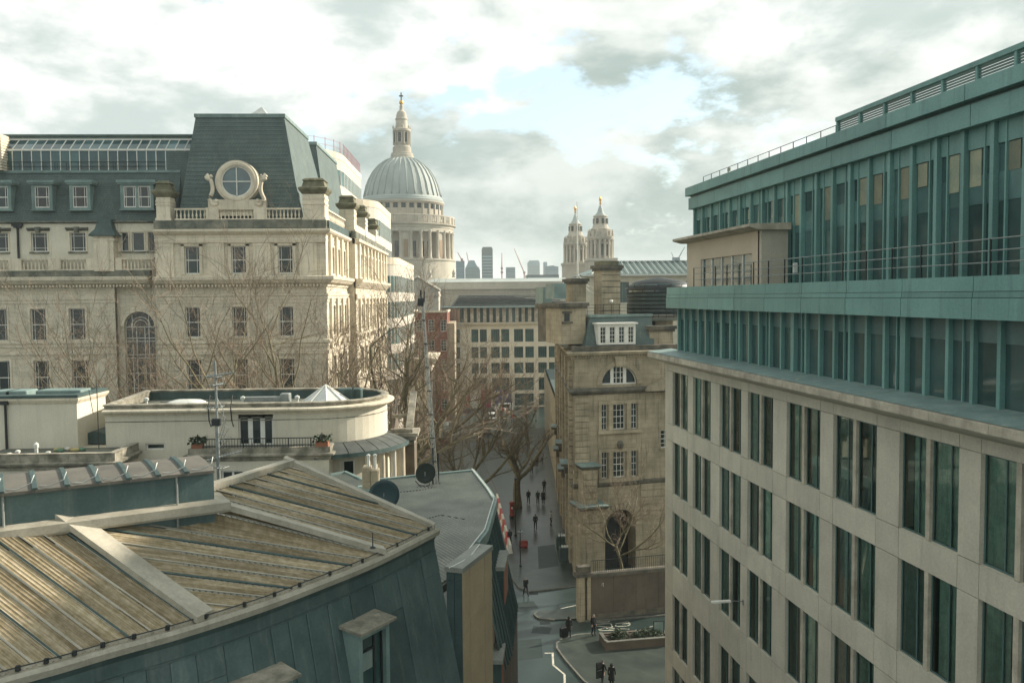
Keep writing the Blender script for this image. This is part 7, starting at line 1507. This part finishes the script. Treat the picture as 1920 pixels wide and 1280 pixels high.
# ------------------------------------------------------------------ street furniture
def pole(px, py, h, r, label, m=None, head=None):
    p = atZ(px, py, 0.0); o = empty('street_pole', p, label, 'pole'); obj('shaft', MB().tube([(0,0,0),(0,0,h)], [r, r*0.7], 8).lathe([(r*2,0),(r*2,0.3),(r,0.35)], 8), m or M['dark_metal'], o)
    if head == 'lights':
        obj('signal_box', MB().cbox(-0.17,0.17,-0.15,0.15,h-1.1,h-0.1,0.03), M['dark_metal'], o)
        for k, c in enumerate(((0.4,0.03,0.02),(0.35,0.2,0.02),(0.03,0.25,0.1))): obj('signal_lens', MB().box(-0.09,0.09,-0.17,-0.152,h-0.42-0.3*k+0.05,h-0.42-0.3*k+0.23), cached(('lens',k), lambda: mat('lens_%d' % k, c)), o)
    if head == 'lamp': obj('lamp_head', MB().cbox(-0.15,0.15,-1.0,0.1,h-0.05,h+0.08,0.03), M['dark_metal'], o)
    if head == 'sign': obj('sign_plate', MB().lathe([(0.0,-0.02),(0.3,-0.02),(0.3,0.02),(0.0,0.02)], 16), M['grey_metal'], o).location.z = h-0.2
    return o
pole(967, 1006, 7.0, 0.08, 'slim dark lamp post beside the pillar box', head='lamp'); pole(976, 1064, 4.0, 0.06, 'thin dark sign post near the kerb corner', head='sign')
pole(959, 792, 9.0, 0.11, 'tall dark lamp column at the far crossing', head='lamp'); pole(963, 800, 3.6, 0.08, 'traffic light post at the far crossing', head='lights'); pole(1005, 790, 3.4, 0.08, 'traffic light post near the right pavement', head='lights'); pole(1051, 1052, 3.2, 0.05, 'thin post beside the grey street cabinets', head='sign')
p = atZ(960, 968, 0.12); pb = empty('pillar_box', p, 'red cylindrical pillar box beside the thick tree trunk', 'post box')
obj('body', MB().lathe([(0.34,0),(0.34,0.25),(0.30,0.28),(0.30,1.7)], 16), M['red_iron'], pb, smooth=True); obj('cap', MB().lathe([(0.36,1.7),(0.38,1.78),(0.30,1.9),(0.0,1.97)], 16), M['red_iron'], pb, smooth=True); obj('slot', MB().box(-0.13,0.13,-0.33,-0.28,1.4,1.48), M['dark_metal'], pb); obj('plate', MB().box(-0.09,0.09,-0.32,-0.28,1.05,1.3), M['white'], pb); obj('plinth', MB().lathe([(0.37,-0.02),(0.37,0.12),(0.34,0.14)], 16), M['dark_metal'], pb)
for i, (px, py, l) in enumerate(((1062,1051,'grey street cabinet with pale louvred lid, nearer of two'), (1056,1029,'grey street cabinet with pale louvred lid, farther of two'))):
    p = atZ(px, py, 0.12); o = empty('street_cabinet', p, l, 'cabinet', 'street cabinets'); obj('box', MB().cbox(-0.75,0.75,-0.4,0.4,0,1.5,0.03), M['lead_dark'], o); obj('lid', MB().box(-0.55,0.5,-0.42,0.42,1.5,1.56), M['grey_metal'], o)
    for k in range(4): obj('lid_slat', MB().box(-0.5+k*0.26,-0.32+k*0.26,-0.36,0.36,1.56,1.59), M['white_metal'], o)
    obj('door_line', MB().box(-0.01,0.01,-0.41,-0.40,0.1,1.4), M['dark_metal'], o)
# water-filled barriers, red and white alternately
def barrier(p, ang, m, label, L=1.9, H=1.0):
    o = empty('road_barrier', p, label, 'barrier', 'plastic road barriers', ang)
    obj('block', MB().rings([[(-L/2*q,-w,z),(L/2*q,-w,z),(L/2*q,w,z),(-L/2*q,w,z)] for q, w, z in ((1,0.28,0),(1,0.28,0.25),(1,0.17,0.45),(0.98,0.14,H-0.05),(0.95,0.11,H))], True), m, o)
    obj('slot', MB().box(-L*0.3,-L*0.12,-0.30,0.30,0.05,0.16).box(L*0.12,L*0.3,-0.30,0.30,0.05,0.16), M['dark_metal'], o); obj('lug', MB().box(L/2-0.02,L/2+0.07,-0.06,0.06,0.2,H-0.1), m, o); return o
A, Bp = atZ(932, 940, 0.0), atZ(957, 1040, 0.0); n = 9; d = Bp-A; ang = math.atan2(d.y, d.x)
names = ('farthest', 'second', 'third', 'fourth', 'fifth', 'sixth', 'seventh', 'eighth', 'nearest')
for k in range(n):
    c = A+d*((k+0.5)/n); m = M['white'] if k % 2 == 0 else M['red']; barrier(c, ang, m, '%s plastic road barrier, %s of the nine in the line beside the pillar box' % ('white' if k % 2 == 0 else 'red', names[k]), L=d.length/n-0.05, H=1.15)
p0 = atZ(981, 1026, 0.12); barrier(p0, 0.1, M['red_iron'], 'short dark red barrier alone on the pavement near the sign post', 0.9, 0.8)
A, Bp = atZ(938, 772, 0), atZ(962, 786, 0); d = Bp-A; ang = math.atan2(d.y, d.x); bb = empty('crossing_barrier', (A+Bp)/2, 'red and white striped board barrier by the far crossing', 'barrier', None, ang)
for k in range(6): obj('stripe', MB().box(-d.length/2+d.length*k/6, -d.length/2+d.length*(k+1)/6-0.01, -0.06, 0.06, 0.5, 1.4), M['red'] if k % 2 else M['white'], bb)
for q in (-1, 1): obj('foot', MB().box(q*d.length*0.4-0.05,q*d.length*0.4+0.05,-0.3,0.3,0,0.5), M['dark_metal'], bb)
# street works on the left: red mesh fences, cones, white sheets
rn = random.Random(2)
for k in range(9):
    p = atZ(760+k*9, 842-k*1.5+rn.uniform(-3,3), 0); o = empty('site_fence', p, 'red mesh street-works fence panel among the bare trees', 'fence', 'red mesh fence panels', rn.uniform(-0.5,0.5))
    for j in range(6): obj('slat', MB().box(-1.1,1.1,-0.02,0.02,0.1+j*0.17,0.22+j*0.17), M['red'] if (k % 3) else M['white'], o)
    obj('post', MB().box(-1.15,-1.08,-0.05,0.05,0,1.2).box(1.08,1.15,-0.05,0.05,0,1.2), M['white'], o)
for k in range(7):
    p = atZ(770+k*8+rn.uniform(-3,3), 848+rn.uniform(-4,4), 0); o = empty('traffic_cone', p, 'orange traffic cone at the street works on the left', 'cone', 'traffic cones at the street works'); obj('cone', MB().lathe([(0.2,0.04),(0.03,0.75)], 10), cached('orange', lambda: mat('orange_plastic', (0.6,0.12,0.03))), o, smooth=True); obj('sleeve', MB().lathe([(0.145,0.3),(0.09,0.52)], 10), M['white'], o); obj('base', MB().box(-0.25,0.25,-0.25,0.25,0,0.05), M['dark_metal'], o)
for i, (px, py, w, h) in enumerate(((788, 815, 2.6, 4.2), (832, 812, 3.4, 2.4))):
    p = atZ(px, py, 0); o = empty('sheeted_frame', p, ('tall white sheeted frame at the street works' if i == 0 else 'wide white sheeted frame right of the lattice mast'), 'screen', None, 0.3); m = MB(); nx = 8
    m.rings([[(-w/2+w*k/nx, 0.12*math.sin(k*2.1), 0.1) for k in range(nx+1)],[(-w/2+w*k/nx, 0.08*math.sin(k*1.7+1), h) for k in range(nx+1)]], False, False); obj('sheet', m, M['white'], o); obj('frame', MB().tube([(-w/2,0.1,0),(-w/2,0.1,h),(w/2,0.1,h),(w/2,0.1,0)], 0.04, 5), M['grey_metal'], o)

# ------------------------------------------------------------------ vehicles
def car(p, ang, L, Wd, H, label, cat, body, van=False):
    o = empty('parked_van' if van else 'white_car', p, label, cat, None, ang); h1 = H*0.52
    side = [(-L/2,0.35),(-L/2,h1*0.95),(-L*0.36,h1),(-L*0.22,H*0.96),(L*0.30,H),(L*0.44,h1*1.05),(L/2,h1),(L/2,0.35),(L*0.38,0.22),(-L*0.38,0.22)] if not van else [(-L/2,0.35),(-L/2,h1),(-L*0.40,h1*1.1),(-L*0.30,H*0.96),(-L*0.2,H),(L/2,H),(L/2,0.35),(L*0.38,0.22),(-L*0.38,0.22)]
    w = Wd/2; m = MB(); N = len(side)
    m.rings([[(x, -w*(1.0 if z < h1*1.1 else 0.84), z) for x, z in side], [(x, w*(1.0 if z < h1*1.1 else 0.84), z) for x, z in side]], True); obj('body', m, body, o)
    for s in (-1, 1):
        y = s*(w*0.94+0.02); obj('side_window', MB().add([(-L*0.33,y*1.03,h1*1.06),(L*0.30,y*1.03,h1*1.06),(L*0.26,y*0.93,H*0.93),(-L*0.2,y*0.93,H*0.93)], [(0,1,2,3)]), M['glass'], o)
        for x in (-L*0.31, L*0.31):
            wh = MB(); wh.T = Matrix.Translation((x, s*(w-0.1), 0.32)) @ Matrix.Rotation(R_(90), 4, 'X'); wh.lathe([(0.0,-0.11),(0.3,-0.11),(0.32,-0.05),(0.32,0.05),(0.3,0.11),(0.0,0.11)], 14); t = obj('wheel', wh, M['dark_metal'], o)
            rm = MB(); rm.T = Matrix.Translation((x, s*(w+0.005), 0.32)) @ Matrix.Rotation(R_(90), 4, 'X'); rm.lathe([(0.0,-0.03),(0.18,-0.03),(0.18,0.03),(0,0.03)], 10); obj('rim', rm, M['grey_metal'], t)
        obj('headlight', MB().box(-L/2-0.02,-L/2+0.05,s*w*0.7-0.16,s*w*0.7+0.16,h1*0.72,h1*0.9), M['white_metal'], o)
    x0, x1 = (-L*0.375, -L*0.215) if not van else (-L*0.405, -L*0.30)
    obj('windscreen', MB().add([(x0-0.03,-w*0.78,h1*1.08),(x0-0.03,w*0.78,h1*1.08),(x1-0.05,w*0.72,H*0.93),(x1-0.05,-w*0.72,H*0.93)], [(0,1,2,3)]), M['glass'], o)
    obj('grille', MB().box(-L/2-0.015,-L/2+0.02,-w*0.45,w*0.45,0.45,h1*0.7), M['dark_metal'], o); return o
cw = mat('white_car_paint', (0.72,0.74,0.72), (0.66,0.68,0.66), 1, 0.3, fine=0.0)
car(atZ(923, 788), R_(93)+math.pi*0, 4.2, 1.9, 1.75, 'small white car driving up the street towards the viewer', 'car', cw)
car(atZ(945, 771), R_(4), 4.4, 1.9, 2.0, 'white van passing sideways before the dark blue hoarding', 'van', cw, True)
car(atZ(911, 812), R_(92), 4.2, 1.85, 1.5, 'dark car half hidden by branches behind the white car', 'car', mat('dark_car_paint', (0.05,0.06,0.06), None, 1, 0.3))

# ------------------------------------------------------------------ people
def body_mesh(kind_):
    J, E, Rr = [], [], []
    def v(x, y, z, r): J.append((x, y, z)); Rr.append(r); return len(J)-1
    def e(a, b): E.append((a, b)); return b
    st = {'walk': 0.24, 'stand': 0.03, 'coat': 0.10, 'stroll': 0.16}[kind_]; coat = kind_ == 'coat'
    pel = v(0,0,0.96,(0.15,0.11)); a = e(pel, v(0,-0.01,1.16,(0.145,0.10))); ch = e(a, v(0,-0.01,1.36,(0.175,0.12))); nk = e(ch, v(0,-0.01,1.50,(0.06,0.06))); hd = e(nk, v(0,-0.035,1.60,(0.078,0.092))); e(hd, v(0,-0.03,1.73,(0.07,0.082)))
    e(hd, v(0,-0.115,1.60,(0.018,0.02)))
    for s in (-1, 1):
        sw = st*s
        sh = e(ch, v(0.185*s,0,1.42,(0.075,0.075))); el = e(sh, v(0.235*s,0.03+sw*0.5,1.15,(0.055,0.055))); wr = e(el, v(0.225*s,-0.08+sw*0.8,0.92,(0.036,0.04))); hn = e(wr, v(0.225*s,-0.10+sw*0.85,0.86,(0.03,0.042)))
        for k, (dx, dl) in enumerate(((-0.024,0.07),(-0.008,0.085),(0.010,0.08),(0.024,0.062))): f1 = e(hn, v(0.225*s,-0.11+sw*0.9+dx,0.86-dl*0.6,(0.010,0.010))); e(f1, v(0.22*s,-0.115+sw*0.9+dx,0.86-dl*1.1,(0.008,0.008)))
        e(hn, v(0.205*s,-0.15+sw*0.85,0.83,(0.010,0.010)))
        hp = e(pel, v(0.095*s,0,0.88,(0.105,0.105))); kn = e(hp, v(0.10*s,-0.03-sw*0.8,0.50,(0.085 if coat else 0.07,0.075))); an = e(kn, v(0.10*s,0.02-sw*1.35+(0.05 if sw < 0 else 0),0.10,(0.048,0.055))); e(an, v(0.11*s,-0.13-sw*1.3,0.045,(0.042,0.04)))
    me = bpy.data.meshes.new('body'); me.from_pydata(J, E, []); o = bpy.data.objects.new('tmp', me); COL.objects.link(o); o.modifiers.new('skin', 'SKIN'); o.modifiers.new('sub', 'SUBSURF').levels = 2
    for i, r in enumerate(Rr): me.skin_vertices[0].data[i].radius = r
    for i in range(len(J)): me.skin_vertices[0].data[i].use_root = (i == 0)
    dg = bpy.context.evaluated_depsgraph_get(); dg.update(); out = bpy.data.meshes.new_from_object(o.evaluated_get(dg)); bpy.data.objects.remove(o)
    for nm in ('body',): pass
    idx = []
    for p in out.polygons:
        c = p.center; z = c.z
        if z > 1.5: k = 2 if (c.y < -0.05 and z < 1.68) or z < 1.535 else 3
        elif abs(c.x) > 0.17 and z < 0.93 and z > 0.72: k = 2
        elif z > (0.62 if coat else 0.93): k = 0
        elif z < 0.12: k = 4
        else: k = 1
        idx.append(k)
    out.materials.clear()
    for k in range(5): out.materials.append(M['dark_metal'])
    out.polygons.foreach_set('material_index', idx); out.polygons.foreach_set('use_smooth', [True]*len(out.polygons)); return out
BODY = {k: body_mesh(k) for k in ('walk', 'stand', 'coat', 'stroll')}
CL = {k: mat('cloth_'+k, c, None, 6, 0.9, rnd=0) for k, c in dict(black=(0.014,0.018,0.018), navy=(0.02,0.028,0.035), grey=(0.10,0.11,0.105), pale=(0.30,0.32,0.31), brown=(0.06,0.045,0.03), green=(0.03,0.045,0.035)).items()}
SKIN = mat('skin', (0.42,0.27,0.19), (0.38,0.24,0.17), 8, 0.6, rnd=0); HAIR = {k: mat('hair_'+k, c, None, 9, 0.7, rnd=0) for k, c in dict(dark=(0.02,0.017,0.014), grey=(0.30,0.28,0.25), brown=(0.06,0.04,0.025)).items()}
def person(px, py, kd, rz, top, low, hair, label, s=1.0, z=0.0, hood=False):
    p = atZ(px, py, z); me = BODY[kd].copy()
    for i, m in enumerate((CL[top], CL[low], SKIN, HAIR[hair], CL['black'])): me.materials[i] = m
    o = empty('person', p, label, 'person', 'pedestrians in the street', rz); o.scale = (s, s, s); link('body', me, o)
    if kd == 'coat': obj('coat_skirt', MB().rings([[(w*math.cos(a), d*math.sin(a), zz) for a in [math.pi/8*k for k in range(16)]] for w, d, zz in ((0.25,0.2,0.60),(0.22,0.17,0.80),(0.185,0.135,1.0),(0.16,0.115,1.12))], False), CL[top], o, smooth=True)
    if hood: obj('hood', MB().rings([[(r*math.cos(a), y, 1.62+r*1.15*math.sin(a)) for a in [math.pi/6*k for k in range(12)]] for r, y in ((0.10,-0.08),(0.125,0.0),(0.11,0.08),(0.04,0.13))], False), CL[top], o, smooth=True)
    return o
P180 = math.pi
a = person(1067, 1195, 'coat', P180*0.95, 'black', 'black', 'dark', 'person in a long black hooded coat pulling a dark suitcase at the kerb', 1.02, 0.12, True)
sc = empty('suitcase', atZ(1056.5, 1194, 0.12), 'dark wheeled suitcase pulled beside the long black coat', 'suitcase', None, 0.3); obj('case', MB().cbox(-0.3,0.3,-0.16,0.16,0.08,0.80,0.04), CL['black'], sc); obj('handle', MB().tube([(-0.12,0.1,0.8),(-0.12,0.1,1.05),(0.12,0.1,1.05),(0.12,0.1,0.8)], 0.015, 5), M['dark_metal'], sc)
for q in (-0.22, 0.22): obj('wheel', MB().box(q-0.03,q+0.03,0.06,0.16,0,0.1), M['dark_metal'], sc)
person(1113, 1191, 'stand', P180*0.15, 'black', 'navy', 'grey', 'grey-haired person in dark clothes standing at the pavement edge by the gate pier', 1.05, 0.12)
person(986, 1117, 'walk', P180*1.1, 'black', 'navy', 'grey', 'person in dark coat crossing the wet road near the kerb corner', 1.05)
b1 = person(1129, 1283, 'walk', P180*0.85, 'black', 'navy', 'dark', 'person in black carrying a tall flat case, left of the pair at the bottom', 1.05, 0.12)
cs = tag(obj('flat_case', MB().cbox(-0.26,0.26,-0.07,0.07,0,1.15,0.03), CL['black'], None, atZ(1123, 1284, 0.12)+Vector((0,-0.15,0.62)), 0.5), 'tall flat black case held by the left walker at the bottom', 'case'); obj('handle', MB().tube([(-0.1,0,1.15),(-0.08,0,1.22),(0.08,0,1.22),(0.1,0,1.15)], 0.015, 5), M['dark_metal'], cs); obj('zip', MB().box(-0.24,0.24,-0.078,-0.072,0.56,0.58), M['grey_metal'], cs)
person(1147, 1290, 'coat', P180*0.9, 'black', 'black', 'brown', 'person in dark hooded coat, right of the pair at the bottom', 1.05, 0.12, True)
person(1004, 992, 'stroll', P180, 'black', 'black', 'dark', 'person in black walking away alone in the middle of the pavement', 1.08, 0.12)
person(1033, 985, 'stand', P180*0.6, 'pale', 'black', 'dark', 'person in pale top and dark trousers standing by the stone wall', 1.08, 0.12)
person(991, 944, 'walk', P180, 'black', 'navy', 'dark', 'dark-clad person nearest the thick tree trunk', 1.1, 0.12)
person(1008.5, 945, 'stroll', P180, 'green', 'black', 'brown', 'person in greenish coat, left of a pair walking away', 1.1, 0.12)
person(1018.5, 945, 'coat', P180, 'black', 'black', 'dark', 'person in black coat, right of a pair walking away', 1.1, 0.12)
person(1020.5, 923, 'stand', P180, 'black', 'black', 'dark', 'dark-clad person just beyond the walking pair', 1.1, 0.12)
person(956, 1022, 'stroll', P180*1.05, 'navy', 'black', 'dark', 'person in navy walking close along the road barriers', 1.08, 0.12)
person(997, 888, 'stroll', P180, 'brown', 'black', 'dark', 'person in brown coat, nearest of three far walkers', 1.15, 0.12)
person(1007, 876, 'walk', P180, 'black', 'black', 'dark', 'dark-clad person, middle of three far walkers', 1.15, 0.12)
person(1016, 870, 'walk', P180, 'pale', 'navy', 'dark', 'person in pale jacket, farthest of three far walkers', 1.15, 0.12)

# ------------------------------------------------------------------ air
def haze():
    m = bpy.data.materials.new('city_haze'); m.use_nodes = True; t = m.node_tree; t.nodes.clear()
    o = t.nodes.new('ShaderNodeOutputMaterial'); v = t.nodes.new('ShaderNodeVolumePrincipled')
    v.inputs['Color'].default_value = (0.86, 0.93, 0.92, 1); v.inputs['Density'].default_value = 0.00022; v.inputs['Anisotropy'].default_value = 0.2
    t.links.new(v.outputs[0], o.inputs['Volume'])
    kind(obj('haze', MB().box(-4100, 4100, -310, 5100, -1.0, 125.0), m), 'stuff')
haze()
